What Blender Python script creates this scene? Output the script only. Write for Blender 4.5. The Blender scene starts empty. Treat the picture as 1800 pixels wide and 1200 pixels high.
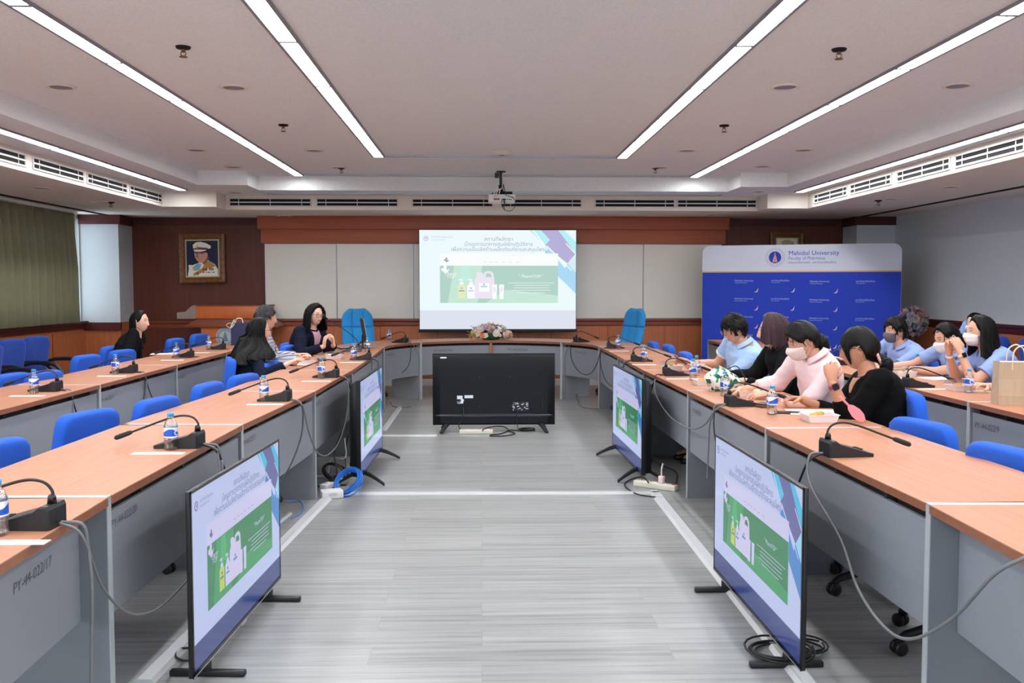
import bpy, bmesh, math, random
import numpy as np
from mathutils import Vector, Matrix, noise
R = math.radians
PI = math.pi
random.seed(7)
S = bpy.context.scene
C = S.collection

# ---------------------------------------------------------------- camera
CAM_H = 1.48
FPX = 1640.0
YAW = math.atan(54 / FPX)
PITCH = math.atan((600 - 505) / math.hypot(FPX, 54))
ROLL = R(0.15)
cd = bpy.data.cameras.new('camera')
cam = bpy.data.objects.new('camera', cd)
C.objects.link(cam)
cd.sensor_width = 36.0
cd.lens = FPX / 1800 * 36.0
cd.clip_start = 0.05
cd.clip_end = 100
cam.location = (0, 0, CAM_H)
cam.rotation_euler = (PI / 2 - PITCH, 0, -YAW)
S.camera = cam
_f = Vector((math.sin(YAW) * math.cos(PITCH), math.cos(YAW) * math.cos(PITCH), -math.sin(PITCH)))
_r = Vector((math.cos(YAW), -math.sin(YAW), 0))
_u = _r.cross(_f)

def at(px, py, z=None, y=None, x=None):
    """a point of the room from a measured sight line and one known plane"""
    d = _f * FPX + _r * (px - 900) + _u * (600 - py)
    if z is not None: t = (z - CAM_H) / d.z
    elif y is not None: t = y / d.y
    else: t = x / d.x
    return Vector((0, 0, CAM_H)) + d * t

# ---------------------------------------------------------------- world, exposure
EXPO = 0.0
S.view_settings.view_transform = 'Standard'
S.view_settings.look = 'None'
S.view_settings.exposure = EXPO
S.view_settings.gamma = 1
S.view_settings.use_curve_mapping = False
W = bpy.data.worlds.new('world')
S.world = W
W.use_nodes = True
W.node_tree.nodes['Background'].inputs[0].default_value = (0.80, 0.90, 1.0, 1)
W.node_tree.nodes['Background'].inputs[1].default_value = 6.5
S.cycles.max_bounces = 7
S.cycles.diffuse_bounces = 5
S.cycles.glossy_bounces = 3
S.cycles.transmission_bounces = 5
S.cycles.transparent_max_bounces = 12
S.cycles.caustics_reflective = False
S.cycles.caustics_refractive = False
S.cycles.sample_clamp_indirect = 6
LAMP = 36.0      # radiance of the lit ceiling diffusers

# ---------------------------------------------------------------- materials
def lin(h):
    h = h.lstrip('#')
    o = []
    for i in (0, 2, 4):
        c = int(h[i:i + 2], 16) / 255
        o.append(c / 12.92 if c <= 0.04045 else ((c + 0.055) / 1.055) ** 2.4)
    return (o[0], o[1], o[2], 1)

def mat(name, col, rough=0.5, metal=0.0, spec=0.5, noise_amt=0.0, nscale=(20, 20, 20), bump=0.0, bscale=None,
        col2=None, sheen=0.0, coat=0.0, detail=3, alpha=None):
    m = bpy.data.materials.new(name)
    m.use_nodes = True
    nt = m.node_tree
    b = nt.nodes['Principled BSDF']
    col = lin(col) if isinstance(col, str) else col
    b.inputs['Base Color'].default_value = col
    b.inputs['Roughness'].default_value = rough
    b.inputs['Metallic'].default_value = metal
    b.inputs['Specular IOR Level'].default_value = spec
    if sheen: b.inputs['Sheen Weight'].default_value = sheen
    if coat: b.inputs['Coat Weight'].default_value = coat
    tc = None
    if col2 is not None or noise_amt or bump:
        tc = nt.nodes.new('ShaderNodeTexCoord')
        mp = nt.nodes.new('ShaderNodeMapping')
        mp.inputs['Scale'].default_value = nscale
        nt.links.new(tc.outputs['Object'], mp.inputs['Vector'])
        nz = nt.nodes.new('ShaderNodeTexNoise')
        nz.inputs['Scale'].default_value = 1
        nz.inputs['Detail'].default_value = detail
        nt.links.new(mp.outputs[0], nz.inputs['Vector'])
    if col2 is not None:
        c2 = lin(col2) if isinstance(col2, str) else col2
        rp = nt.nodes.new('ShaderNodeValToRGB')
        rp.color_ramp.elements[0].position = 0.32
        rp.color_ramp.elements[1].position = 0.68
        rp.color_ramp.elements[0].color = col
        rp.color_ramp.elements[1].color = c2
        nt.links.new(nz.outputs['Fac'], rp.inputs[0])
        nt.links.new(rp.outputs[0], b.inputs['Base Color'])
    if bump:
        bp = nt.nodes.new('ShaderNodeBump')
        bp.inputs['Strength'].default_value = bump
        bp.inputs['Distance'].default_value = 0.004
        if bscale:
            mp2 = nt.nodes.new('ShaderNodeMapping')
            mp2.inputs['Scale'].default_value = bscale
            nt.links.new(tc.outputs['Object'], mp2.inputs['Vector'])
            n2 = nt.nodes.new('ShaderNodeTexNoise')
            n2.inputs['Scale'].default_value = 1
            n2.inputs['Detail'].default_value = 2
            nt.links.new(mp2.outputs[0], n2.inputs['Vector'])
            nt.links.new(n2.outputs['Fac'], bp.inputs['Height'])
        else:
            nt.links.new(nz.outputs['Fac'], bp.inputs['Height'])
        nt.links.new(bp.outputs[0], b.inputs['Normal'])
    return m

def emis(name, col, strength=1.0):
    m = bpy.data.materials.new(name)
    m.use_nodes = True
    nt = m.node_tree
    nt.nodes.remove(nt.nodes['Principled BSDF'])
    e = nt.nodes.new('ShaderNodeEmission')
    e.inputs[0].default_value = lin(col) if isinstance(col, str) else col
    e.inputs[1].default_value = strength
    nt.links.new(e.outputs[0], nt.nodes['Material Output'].inputs[0])
    return m

def screen_mat(name, col, strength=1.0, rough=0.25, base='#0a0a0c', spec=0.5):
    """a lit display pixel colour under a glossy face"""
    m = mat(name, base, rough=rough, spec=spec)
    b = m.node_tree.nodes['Principled BSDF']
    b.inputs['Emission Color'].default_value = lin(col)
    b.inputs['Emission Strength'].default_value = strength
    return m

def clear(name, tint=(0.9, 0.95, 1, 1), gloss=0.12, rough=0.05):
    m = bpy.data.materials.new(name)
    m.use_nodes = True
    nt = m.node_tree
    nt.nodes.remove(nt.nodes['Principled BSDF'])
    t = nt.nodes.new('ShaderNodeBsdfTransparent')
    t.inputs[0].default_value = tint
    g = nt.nodes.new('ShaderNodeBsdfGlossy')
    g.inputs['Roughness'].default_value = rough
    lw = nt.nodes.new('ShaderNodeLayerWeight')
    lw.inputs['Blend'].default_value = 0.35
    ma = nt.nodes.new('ShaderNodeMath')
    ma.operation = 'MULTIPLY_ADD'
    ma.inputs[1].default_value = 0.6
    ma.inputs[2].default_value = gloss
    nt.links.new(lw.outputs['Facing'], ma.inputs[0])
    mx = nt.nodes.new('ShaderNodeMixShader')
    nt.links.new(ma.outputs[0], mx.inputs[0])
    nt.links.new(t.outputs[0], mx.inputs[1])
    nt.links.new(g.outputs[0], mx.inputs[2])
    nt.links.new(mx.outputs[0], nt.nodes['Material Output'].inputs[0])
    return m

def floor_material():
    m = bpy.data.materials.new('grey_vinyl_planks')
    m.use_nodes = True
    nt = m.node_tree
    b = nt.nodes['Principled BSDF']
    b.inputs['Roughness'].default_value = 0.34
    b.inputs['Specular IOR Level'].default_value = 0.4
    tc = nt.nodes.new('ShaderNodeTexCoord')
    br = nt.nodes.new('ShaderNodeTexBrick')
    br.inputs['Scale'].default_value = 1
    br.inputs['Brick Width'].default_value = 1.22
    br.inputs['Row Height'].default_value = 0.18
    br.inputs['Mortar Size'].default_value = 0.0012
    br.inputs['Color1'].default_value = (0.35, 0.35, 0.35, 1)
    br.inputs['Color2'].default_value = (0.65, 0.65, 0.65, 1)
    br.inputs['Mortar'].default_value = (0.15, 0.15, 0.15, 1)
    br.offset = 0.37
    nt.links.new(tc.outputs['Object'], br.inputs['Vector'])
    mp = nt.nodes.new('ShaderNodeMapping')
    mp.inputs['Scale'].default_value = (1.1, 30, 1)
    nt.links.new(tc.outputs['Object'], mp.inputs['Vector'])
    # shift the grain plank by plank
    ad = nt.nodes.new('ShaderNodeVectorMath')
    ad.operation = 'ADD'
    sc = nt.nodes.new('ShaderNodeVectorMath')
    sc.operation = 'SCALE'
    sc.inputs['Scale'].default_value = 17.0
    nt.links.new(br.outputs['Color'], sc.inputs[0])
    nt.links.new(mp.outputs[0], ad.inputs[0])
    nt.links.new(sc.outputs[0], ad.inputs[1])
    nz = nt.nodes.new('ShaderNodeTexNoise')
    nz.inputs['Scale'].default_value = 1.0
    nz.inputs['Detail'].default_value = 6
    nz.inputs['Roughness'].default_value = 0.62
    nt.links.new(ad.outputs[0], nz.inputs['Vector'])
    rp = nt.nodes.new('ShaderNodeValToRGB')
    e = rp.color_ramp.elements
    e[0].position = 0.28; e[0].color = lin('#7b7b79')
    e[1].position = 0.70; e[1].color = lin('#a6a7a6')
    k = e.new(0.48); k.color = lin('#969796')
    nt.links.new(nz.outputs['Fac'], rp.inputs[0])
    mx = nt.nodes.new('ShaderNodeMix')
    mx.data_type = 'RGBA'
    mx.blend_type = 'OVERLAY'
    mx.inputs['Factor'].default_value = 0.30
    nt.links.new(rp.outputs[0], mx.inputs['A'])
    nt.links.new(br.outputs['Color'], mx.inputs['B'])
    nt.links.new(mx.outputs['Result'], b.inputs['Base Color'])
    return m

def wood(name, c1, c2, scale=(40, 2, 40), rough=0.4, coat=0.0, spec=0.4):
    return mat(name, c1, rough=rough, spec=spec, col2=c2, nscale=scale, detail=5, coat=coat)

M = {}
M['floor'] = floor_material()
M['ceiling'] = mat('ceiling_tile', '#f1f3f3', rough=0.95, spec=0.1, col2='#e8eaea', nscale=(70, 70, 70), bump=0.35, detail=2)
M['soffit'] = mat('soffit_paint', '#e9dfd3', rough=0.9, spec=0.1)
M['wall_paint'] = mat('grey_wall_paint', '#ccd2d6', rough=0.85, spec=0.2)
M['column'] = mat('pale_column_paint', '#c2c6c8', rough=0.8, spec=0.2)
M['wood_dark'] = wood('dark_wall_wood', '#6c3626', '#5c2d20', (30, 30, 1.2), rough=0.45)
M['wood_crown'] = wood('red_brown_trim', '#55201a', '#491a16', (2, 30, 30), rough=0.4)
M['wood_val'] = wood('valance_wood', '#ae5f45', '#a2563d', (1.5, 30, 40), rough=0.45)
M['wood_dado'] = wood('dado_wood', '#c07046', '#b0643c', (40, 40, 1.5), rough=0.4)
M['wood_rail'] = wood('dado_rail_wood', '#8e4630', '#7e3c28', (2, 2, 40), rough=0.35)
M['lect'] = wood('lectern_wood', '#d0703a', '#bf6230', (60, 60, 2.5), rough=0.4)
M['lect_dark'] = wood('lectern_dark_wood', '#86422a', '#783a24', (2, 30, 30), rough=0.4)
M['lect_grey'] = mat('lectern_grey_wing', '#94807a', rough=0.5)
M['table'] = wood('beech_laminate', '#b98165', '#b07759', (45, 2.2, 45), rough=0.42, spec=0.25)
M['table_x'] = wood('beech_laminate_cross', '#b98165', '#b07759', (2.2, 45, 45), rough=0.42, spec=0.25)
M['edge'] = wood('table_edge_band', '#96624a', '#8a5841', (30, 2, 30), rough=0.4)
M['panel'] = mat('grey_panel_laminate', '#8b8f97', rough=0.5, spec=0.35, col2='#8a8e96', nscale=(60, 60, 60))
M['panel_edge'] = mat('pale_leg_slab', '#aeb3b8', rough=0.45)
M['slab_face_shade'] = mat('grey_slab_face_shaded', '#7d8188', rough=0.5, spec=0.3)  # pale edges are banding; faces darkened as if turned from the light
M['orange_slab'] = wood('orange_slab_wood', '#b5663c', '#a85c34', (30, 30, 2), rough=0.4)
M['gap'] = mat('shade_and_dark_fittings', '#26262a', rough=0.7)  # dark fill for the shade under tabletops, also screws and sockets
M['blue'] = mat('royal_blue_fabric', '#2a5cc2', rough=0.9, spec=0.15, bump=0.3, nscale=(400, 400, 400), sheen=0.05)
M['blue_dk'] = mat('dark_blue_fabric', '#1a3f96', rough=0.9, spec=0.15, bump=0.3, nscale=(400, 400, 400), sheen=0.15)
M['teal'] = mat('sky_blue_fabric', '#2c8fd0', rough=0.85, spec=0.2, sheen=0.2, bump=0.2, nscale=(300, 300, 300))
M['black'] = mat('black_plastic', '#17171a', rough=0.45)
M['black_gl'] = mat('black_gloss', '#0d0d10', rough=0.2)
M['black_mt'] = mat('black_matte', '#1a1b1f', rough=0.7)
M['tvback'] = mat('tv_back_plastic', '#101217', rough=0.6, spec=0.3, bump=0.15, nscale=(500, 500, 500))
M['tvback_gl'] = mat('tv_back_gloss_lip', '#2a2f3a', rough=0.18)
M['steel'] = mat('brushed_steel', '#a8a8aa', rough=0.35, metal=0.9)
M['silver'] = mat('silver_frame', '#b8bbc0', rough=0.35, metal=0.5)
M['frame_grey'] = mat('fixture_grey', '#8d8f98', rough=0.4, metal=0.3)
M['louver'] = mat('louver_chrome', '#cfd0d2', rough=0.15, metal=1.0)
M['white'] = mat('white_plastic', '#e2e2e0', rough=0.45)
M['white_paint'] = mat('white_paint', '#d8d6d2', rough=0.6)
M['paper'] = mat('white_paper', '#f0efec', rough=0.8)
M['cream'] = mat('cream_plastic', '#e2ddcc', rough=0.45)
M['board'] = mat('whiteboard', '#e2ddd2', rough=0.22, spec=0.4)
M['trunk'] = mat('pale_trunking', '#c3c6c8', rough=0.45)
M['dark'] = mat('dark_void', '#0b0b10', rough=0.9)
M['curtain'] = mat('olive_curtain', '#8f8d70', rough=0.9, spec=0.1, col2='#888668', nscale=(300, 300, 40), sheen=0.2)
M['diffuser'] = emis('lit_diffuser', (0.955, 0.98, 1.0, 1), LAMP)
M['cable_grey'] = mat('grey_cable', '#6c6e70', rough=0.5)
M['cable_blk'] = mat('black_cable', '#1c1c1e', rough=0.5)
M['cable_blue'] = mat('blue_cable', '#1f6fd0', rough=0.45)
M['bottle'] = clear('clear_plastic', (0.965, 0.975, 0.985, 1), 0.10, 0.08)
M['water'] = clear('water', (0.965, 0.985, 1.0, 1), 0.03, 0.02)
M['cap'] = mat('bottle_cap_blue', '#2fa6e4', rough=0.35)
M['label_blue'] = mat('bottle_label_blue', '#2458c0', rough=0.35)
M['label_white'] = mat('bottle_label_white', '#dfe6f2', rough=0.4)
M['red'] = mat('red_ring', '#d8261c', rough=0.4)
M['glass'] = clear('window_glass', (0.95, 0.98, 1, 1), 0.06, 0.02)
M['ink'] = mat('marker_ink', '#555962', rough=0.7)
M['gold'] = wood('gilt_frame', '#8a5c36', '#6e4526', (20, 20, 20), rough=0.4)
M['orange'] = mat('orange_food', '#e8902c', rough=0.5)
M['kraft'] = mat('kraft_paper', '#b9a288', rough=0.8, col2='#b39c82', nscale=(60, 60, 6))
M['navy'] = mat('navy_card', '#20264e', rough=0.6)
M['pink_hot'] = mat('hot_pink', '#e0435c', rough=0.5)
M['kraft_pale'] = mat('pale_cord', '#d8cbb5', rough=0.8)
M['pink'] = mat('pink_plastic', '#e07a80', rough=0.5)

# ---------------------------------------------------------------- mesh builder
class MB:
    def __init__(s):
        s.v = []; s.f = []; s.m = []; s.sm = []
    def add(s, vs, fs, m=0, sm=False, T=None):
        o = len(s.v)
        for p in vs:
            s.v.append((T @ Vector(p)) if T is not None else Vector(p))
        for f in fs:
            s.f.append([i + o for i in f]); s.m.append(m); s.sm.append(sm)
        return s
    def box(s, lo, hi, m=0, T=None, bev=0.0, seg=2):
        x0, y0, z0 = lo; x1, y1, z1 = hi
        if not bev:
            vs = [(x0, y0, z0), (x1, y0, z0), (x1, y1, z0), (x0, y1, z0), (x0, y0, z1), (x1, y0, z1), (x1, y1, z1), (x0, y1, z1)]
            fs = [(0, 3, 2, 1), (4, 5, 6, 7), (0, 1, 5, 4), (1, 2, 6, 5), (2, 3, 7, 6), (3, 0, 4, 7)]
            return s.add(vs, fs, m, False, T)
        bm = bmesh.new()
        bmesh.ops.create_cube(bm, size=1)
        for v in bm.verts:
            v.co = Vector(((x0 + x1) / 2 + v.co.x * (x1 - x0), (y0 + y1) / 2 + v.co.y * (y1 - y0), (z0 + z1) / 2 + v.co.z * (z1 - z0)))
        bmesh.ops.bevel(bm, geom=bm.edges[:], offset=bev, segments=seg, affect='EDGES', profile=0.5)
        bm.verts.index_update()
        vs = [v.co.copy() for v in bm.verts]
        fs = [[v.index for v in f.verts] for f in bm.faces]
        bm.free()
        return s.add(vs, fs, m, seg > 1, T)
    def cbox(s, c, sz, m=0, T=None, bev=0.0, seg=2):
        return s.box([c[i] - sz[i] / 2 for i in range(3)], [c[i] + sz[i] / 2 for i in range(3)], m, T, bev, seg)
    def loft(s, rings, m=0, sm=True, cap=True, closed=False, T=None):
        n = len(rings[0]); vs = [p for r in rings for p in r]; fs = []
        k = len(rings)
        for i in range(k if closed else k - 1):
            a = i * n; b = ((i + 1) % k) * n
            for j in range(n):
                j2 = (j + 1) % n
                fs.append((a + j, a + j2, b + j2, b + j))
        s.add(vs, fs, m, sm, T)
        if cap and not closed:
            s.add(rings[0], [tuple(range(n))[::-1]], m, False, T)
            s.add(rings[-1], [tuple(range(n))], m, False, T)
        return s
    def tube(s, pts, r, n=8, m=0, cap=True, closed=False, T=None, flat=1.0):
        pts = [Vector(p) for p in pts]; k = len(pts)
        rs = [r] * k if isinstance(r, (int, float)) else list(r)
        tans = []
        for i in range(k):
            a = pts[(i - 1) % k] if (closed or i > 0) else pts[0]
            b = pts[(i + 1) % k] if (closed or i < k - 1) else pts[-1]
            t = b - a
            tans.append(t.normalized() if t.length > 1e-9 else Vector((0, 0, 1)))
        up = Vector((0, 0, 1)) if abs(tans[0].z) < 0.9 else Vector((1, 0, 0))
        nrm = (up - tans[0] * up.dot(tans[0])).normalized()
        rings = []
        for i in range(k):
            nrm = (nrm - tans[i] * nrm.dot(tans[i]))
            nrm = nrm.normalized() if nrm.length > 1e-6 else tans[i].orthogonal().normalized()
            bi = tans[i].cross(nrm)
            rings.append([pts[i] + (nrm * math.cos(2 * PI * j / n) * flat + bi * math.sin(2 * PI * j / n)) * rs[i] for j in range(n)])
        return s.loft(rings, m, True, cap, closed, T)
    def capsule(s, a, b, ra, rb, n=12, m=0, k=4):
        """tapered round ended limb"""
        a = Vector(a); b = Vector(b); d = (b - a)
        L = d.length; d = d / max(L, 1e-9)
        pts = []; rs = []
        for i in range(k + 1):
            t = (PI / 2) * (1 - i / k)
            pts.append(a - d * ra * math.sin(t)); rs.append(max(ra * math.cos(t), 1e-4))
        for i in range(1, 4):
            pts.append(a + d * L * i / 4); rs.append(ra + (rb - ra) * i / 4)
        for i in range(k + 1):
            t = (PI / 2) * i / k
            pts.append(b + d * rb * math.sin(t)); rs.append(max(rb * math.cos(t), 1e-4))
        return s.tube(pts, rs, n, m)
    def lathe(s, prof, n=20, m=0, T=None, sm=True):
        rings = [[(max(r, 1e-5) * math.cos(2 * PI * j / n), max(r, 1e-5) * math.sin(2 * PI * j / n), z) for j in range(n)] for r, z in prof]
        return s.loft(rings, m, sm, True, False, T)
    def ell(s, c, r, nu=16, nv=10, m=0, T=None):
        c = Vector(c)
        rings = []
        for i in range(nv + 1):
            t = -PI / 2 + PI * i / nv
            rr = max(math.cos(t), 1e-4)
            rings.append([c + Vector((r[0] * rr * math.cos(2 * PI * j / nu), r[1] * rr * math.sin(2 * PI * j / nu), r[2] * math.sin(t))) for j in range(nu)])
        return s.loft(rings, m, True, True, False, T)
    def prism(s, poly, h0, h1, m=0, T=None, axis='z'):
        n = len(poly)
        def P(p, h):
            return (p[0], p[1], h) if axis == 'z' else ((p[0], h, p[1]) if axis == 'y' else (h, p[0], p[1]))
        vs = [P(p, h0) for p in poly] + [P(p, h1) for p in poly]
        fs = [tuple(range(n))[::-1], tuple(range(n, 2 * n))] + [(i, (i + 1) % n, n + (i + 1) % n, n + i) for i in range(n)]
        return s.add(vs, fs, m, False, T)
    def grid(s, fn, nu, nv, m=0, sm=True, closed_u=False, T=None):
        vs = [fn(i / (nu if closed_u else nu - 1), j / (nv - 1)) for j in range(nv) for i in range(nu)]
        fs = []
        for j in range(nv - 1):
            for i in range(nu if closed_u else nu - 1):
                i2 = (i + 1) % nu
                fs.append((j * nu + i, j * nu + i2, (j + 1) * nu + i2, (j + 1) * nu + i))
        return s.add(vs, fs, m, sm, T)
    def mesh(s, name, mats, recalc=True):
        me = bpy.data.meshes.new(name)
        me.from_pydata([tuple(v) for v in s.v], [], s.f)
        if not isinstance(mats, (list, tuple)): mats = [mats]
        for q in mats: me.materials.append(q)
        me.polygons.foreach_set('material_index', s.m)
        me.polygons.foreach_set('use_smooth', s.sm)
        if recalc:
            bm = bmesh.new(); bm.from_mesh(me)
            bmesh.ops.recalc_face_normals(bm, faces=bm.faces)
            bm.to_mesh(me); bm.free()
        me.update()
        return me
    def build(s, name, mats, parent=None, recalc=True):
        o = bpy.data.objects.new(name, s.mesh(name, mats, recalc))
        C.objects.link(o)
        if parent is not None: o.parent = parent
        return o

def tag(o, label=None, cat=None, group=None, kind=None):
    if label: o['label'] = label
    if cat: o['category'] = cat
    if group: o['group'] = group
    if kind: o['kind'] = kind
    return o

def thing(name, label, cat, loc=(0, 0, 0), rz=0.0, group=None):
    o = bpy.data.objects.new(name, None)
    o.empty_display_size = 0.1
    C.objects.link(o)
    o.location = loc
    o.rotation_euler = (0, 0, rz)
    return tag(o, label, cat, group)

def struct(o, label=None):
    return tag(o, label, None, None, 'structure')

def dup(root, loc, rz, label, group=None):
    r = root.copy(); C.objects.link(r)
    r.location = loc; r.rotation_euler = (0, 0, rz)
    r['label'] = label
    if group: r['group'] = group
    for ch in list(root.children):
        c = ch.copy(); C.objects.link(c); c.parent = r
        for g in list(ch.children):
            d = g.copy(); C.objects.link(d); d.parent = c
    return r

def text_geo(body, size=1.0, align='CENTER', shear=0.0):
    cu = bpy.data.curves.new('t', 'FONT')
    cu.body = body; cu.size = size; cu.align_x = align; cu.align_y = 'CENTER'
    cu.resolution_u = 3; cu.shear = shear
    o = bpy.data.objects.new('t', cu)
    C.objects.link(o)
    dg = bpy.context.evaluated_depsgraph_get()
    me = bpy.data.meshes.new_from_object(o.evaluated_get(dg))
    vs = [v.co.copy() for v in me.vertices]
    fs = [tuple(p.vertices) for p in me.polygons]
    bpy.data.objects.remove(o); bpy.data.curves.remove(cu); bpy.data.meshes.remove(me)
    return vs, fs

class Flat:
    """draws flat printed shapes on a plane: origin = top left, u to the right, v down"""
    def __init__(s, mb, origin, right, up, w, h, step=0.0006):
        s.mb = mb; s.o = Vector(origin); s.r = Vector(right).normalized(); s.u = Vector(up).normalized()
        s.n = s.r.cross(s.u).normalized(); s.w = w; s.h = h; s.step = step; s.k = 0
    def pt(s, u, v, k=0):
        return s.o + s.r * (u * s.w) - s.u * (v * s.h) + s.n * (k * s.step)
    def poly(s, pts, m, k=1):
        s.mb.add([s.pt(u, v, k) for u, v in pts], [tuple(range(len(pts)))[::-1]], m)
    def rect(s, u0, v0, u1, v1, m, k=1):
        s.poly([(u0, v0), (u1, v0), (u1, v1), (u0, v1)], m, k)
    def disc(s, u, v, r, m, k=1, n=28, ry=None, a0=0, a1=2 * PI):
        ry = ry or r * s.w / s.h
        s.poly([(u + r * math.cos(a0 + (a1 - a0) * i / n), v + ry * math.sin(a0 + (a1 - a0) * i / n)) for i in range(n)], m, k)
    def text(s, body, u, v, size, m, k=2, align='CENTER', sx=1.0):
        vs, fs = text_geo(body, size, align)
        base = s.pt(u, v, k)
        s.mb.add([base + s.r * p.x * sx + s.u * p.y for p in vs], fs, m)
ORD = ['first', 'second', 'third', 'fourth', 'fifth', 'sixth', 'seventh', 'eighth', 'ninth', 'tenth', 'eleventh', 'twelfth', 'thirteenth']
# ================================================================ the room
Z0, Z1, Z2 = 2.91, 2.735, 2.537
XL, XR, YB, YF = -5.85, 6.2, 14.4, -5.0
mb = MB().box((XL - .2, YF - .2, -.12), (XR + .2, YB + .2, 0))
struct(mb.build('floor', M['floor']))
mb = MB()
mb.box((-3.47, YF, Z0), (3.83, 12.25, 3.15), 0)
for x0, x1, y0, y1 in ((-4.17, -3.47, YF, 12.45), (-3.47, -2.87, 11.65, 12.9), (-2.87, 3.24, 12.25, 12.9),
                       (3.24, 3.83, 11.65, 12.9), (3.83, 4.38, YF, 12.45)):
    mb.box((x0, y0, Z1), (x1, y1, 3.15), 0)
for x0, x1, y0, y1 in ((XL, -4.17, YF, YB), (-4.17, -3.47, 12.45, YB), (-3.47, 3.83, 12.9, YB), (3.83, 4.38, 12.45, YB), (4.38, XR, YF, YB)):
    mb.box((x0, y0, Z2), (x1, y1, 3.15), 1)
struct(mb.build('ceiling', [M['ceiling'], M['soffit']]))

# back wall and its woodwork
struct(MB().box((XL - .2, YB, 0), (XR + .2, YB + .2, 3.1)).build('wall_back', M['wood_dark']))
mb = MB().box((XL - .2, YF - .2, 0), (XR + .2, YF, .95)).box((XL - .2, YF - .2, 2.45), (XR + .2, YF, 3.1))
for x0, x1 in ((XL - .2, -5.3), (-.15, .45), (5.7, XR + .2)): mb.box((x0, YF - .2, .95), (x1, YF, 2.45))
struct(mb.build('wall_front', M['column']))
for q, (x0, x1) in enumerate(((-5.3, -.15), (.45, 5.7))):  # windows added behind the camera to brighten the ceiling
    w = thing('window_%d' % (q + 2), None, None, (0, YF - .1, 0)); w['kind'] = 'structure'
    mb = MB().box((x0, -.03, .95), (x1, .03, .99)).box((x0, -.03, 2.41), (x1, .03, 2.45))
    for k in range(5):
        x = x0 + (x1 - x0 - .04) * k / 4; mb.box((x, -.03, .95), (x + .04, .03, 2.45))
    mb.build('window_frame', M['silver'], w)
    MB().box((x0, -.004, .98), (x1, .004, 2.42)).build('pane', M['glass'], w)
mb = MB()
mb.box((XL - .2, YF, 0), (XL, YB, 1.0)); mb.box((XL - .2, YF, 2.47), (XL, YB, 3.1))
mb.box((XL - .2, YF, 1.0), (XL, -3.0, 2.47)); mb.box((XL - .2, 13.84, 1.0), (XL, YB, 2.47))
struct(mb.build('wall_left', M['column']))
struct(MB().box((XR, YF, 0), (XR + .2, YB, 3.1)).build('wall_right', M['wall_paint']))
# window band on the left, mostly behind the curtain
w = thing('window_1', None, None, (XL - .1, 0, 0)); w['kind'] = 'structure'
mb = MB()
for y in (-3.0, -1.0, 1.0, 3.0, 5.0, 7.0, 9.0, 11.0, 13.0, 13.81):
    mb.box((-.03, y, 1.0), (.03, y + .04, 2.47))
mb.box((-.03, -3, 1.0), (.03, 13.84, 1.04)); mb.box((-.03, -3, 2.43), (.03, 13.84, 2.47))
mb.build('window_frame', M['silver'], w)
MB().box((-.004, -3, 1.03), (.004, 13.83, 2.44)).build('pane', M['glass'], w)
# columns in the far corners
mb = MB().box((XL, 13.86, .97), (-5.29, YB, 2.42)).box((XL, 13.86, 0), (-5.29, YB, .97), 1)
struct(mb.build('column', [M['column'], M['wood_dado']]))
mb = MB().box((5.62, 13.86, .97), (XR, YB, 2.42)).box((5.62, 13.86, 0), (XR, YB, .97), 1)
struct(mb.build('column', [M['wall_paint'], M['wood_dado']]))
# red brown crown trim
mb = MB()
mb.box((XL, 13.82, 2.40), (-5.29, 13.9, Z2)); mb.box((-5.29, 13.82, 2.40), (-5.25, YB, Z2))
mb.box((-5.25, YB - .05, 2.43), (-3.32, YB, Z2)); mb.box((3.74, YB - .05, 2.43), (5.6, YB, Z2))
mb.box((5.62, 13.82, 2.41), (XR, 13.9, Z2)); mb.box((5.58, 13.82, 2.41), (5.62, YB, Z2))
struct(mb.build('trim_1', M['wood_crown']))
# valance above the whiteboards, two tiers, with the wall it stands on
mb = MB()
mb.box((-3.31, 13.98, 2.345), (3.73, YB, Z2), 0, bev=.006)
mb.box((-3.27, 14.03, 2.135), (3.69, YB, 2.347), 0, bev=.006)
mb.box((-3.24, 14.12, 1.0), (3.66, YB, 2.14), 0)
struct(mb.build('trim_2', M['wood_val']))
# dado: rail with a moulded profile and panelling under it
def rail_profile(d, z):
    return [(0, z - .11), (d * .45, z - .11), (d * .55, z - .09), (d * .55, z - .05), (d, z - .03), (d, z), (0, z)]
def rail(mb, p0, p1, out, d, z, m=0):
    p0 = Vector(p0); p1 = Vector(p1); out = Vector(out)
    rings = [[p + out * a + Vector((0, 0, b)) for a, b in rail_profile(d, z)] for p in (p0, p1)]
    mb.loft(rings, m, False, True)
mb = MB()
mb.box((-3.24, 14.08, 0), (3.66, 14.12, .96), 0)
rail(mb, (-3.24, 14.09, 0), (3.66, 14.09, 0), (0, -1, 0), .05, 1.01, 1)
mb.box((-5.29, YB - .03, 0), (-3.24, YB, .88), 2); mb.box((3.66, YB - .03, 0), (5.62, YB, .88), 2)
rail(mb, (-5.29, YB - .02, 0), (-3.24, YB - .02, 0), (0, -1, 0), .04, .97, 1)
rail(mb, (3.66, YB - .02, 0), (5.62, YB - .02, 0), (0, -1, 0), .04, .97, 1)
for x in [-3.24 + .86 * k for k in range(1, 8)]:
    mb.box((x - .004, 14.076, .1), (x + .004, 14.082, .9), 1)
struct(mb.build('trim_3', [M['wood_dado'], M['wood_rail'], M['wood_dark']]))
mb = MB()
mb.box((XL, YF, 0), (XL + .05, 13.86, .90), 0)
rail(mb, (XL + .04, YF, 0), (XL + .04, 13.86, 0), (1, 0, 0), .06, .99, 1)
mb.box((XL, 13.80, .86), (-5.27, 13.86, .97), 1)
for y in [8.2 + 1.15 * k for k in range(5)]:
    mb.box((XL + .048, y, .1), (XL + .054, y + .008, .85), 1)
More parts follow.
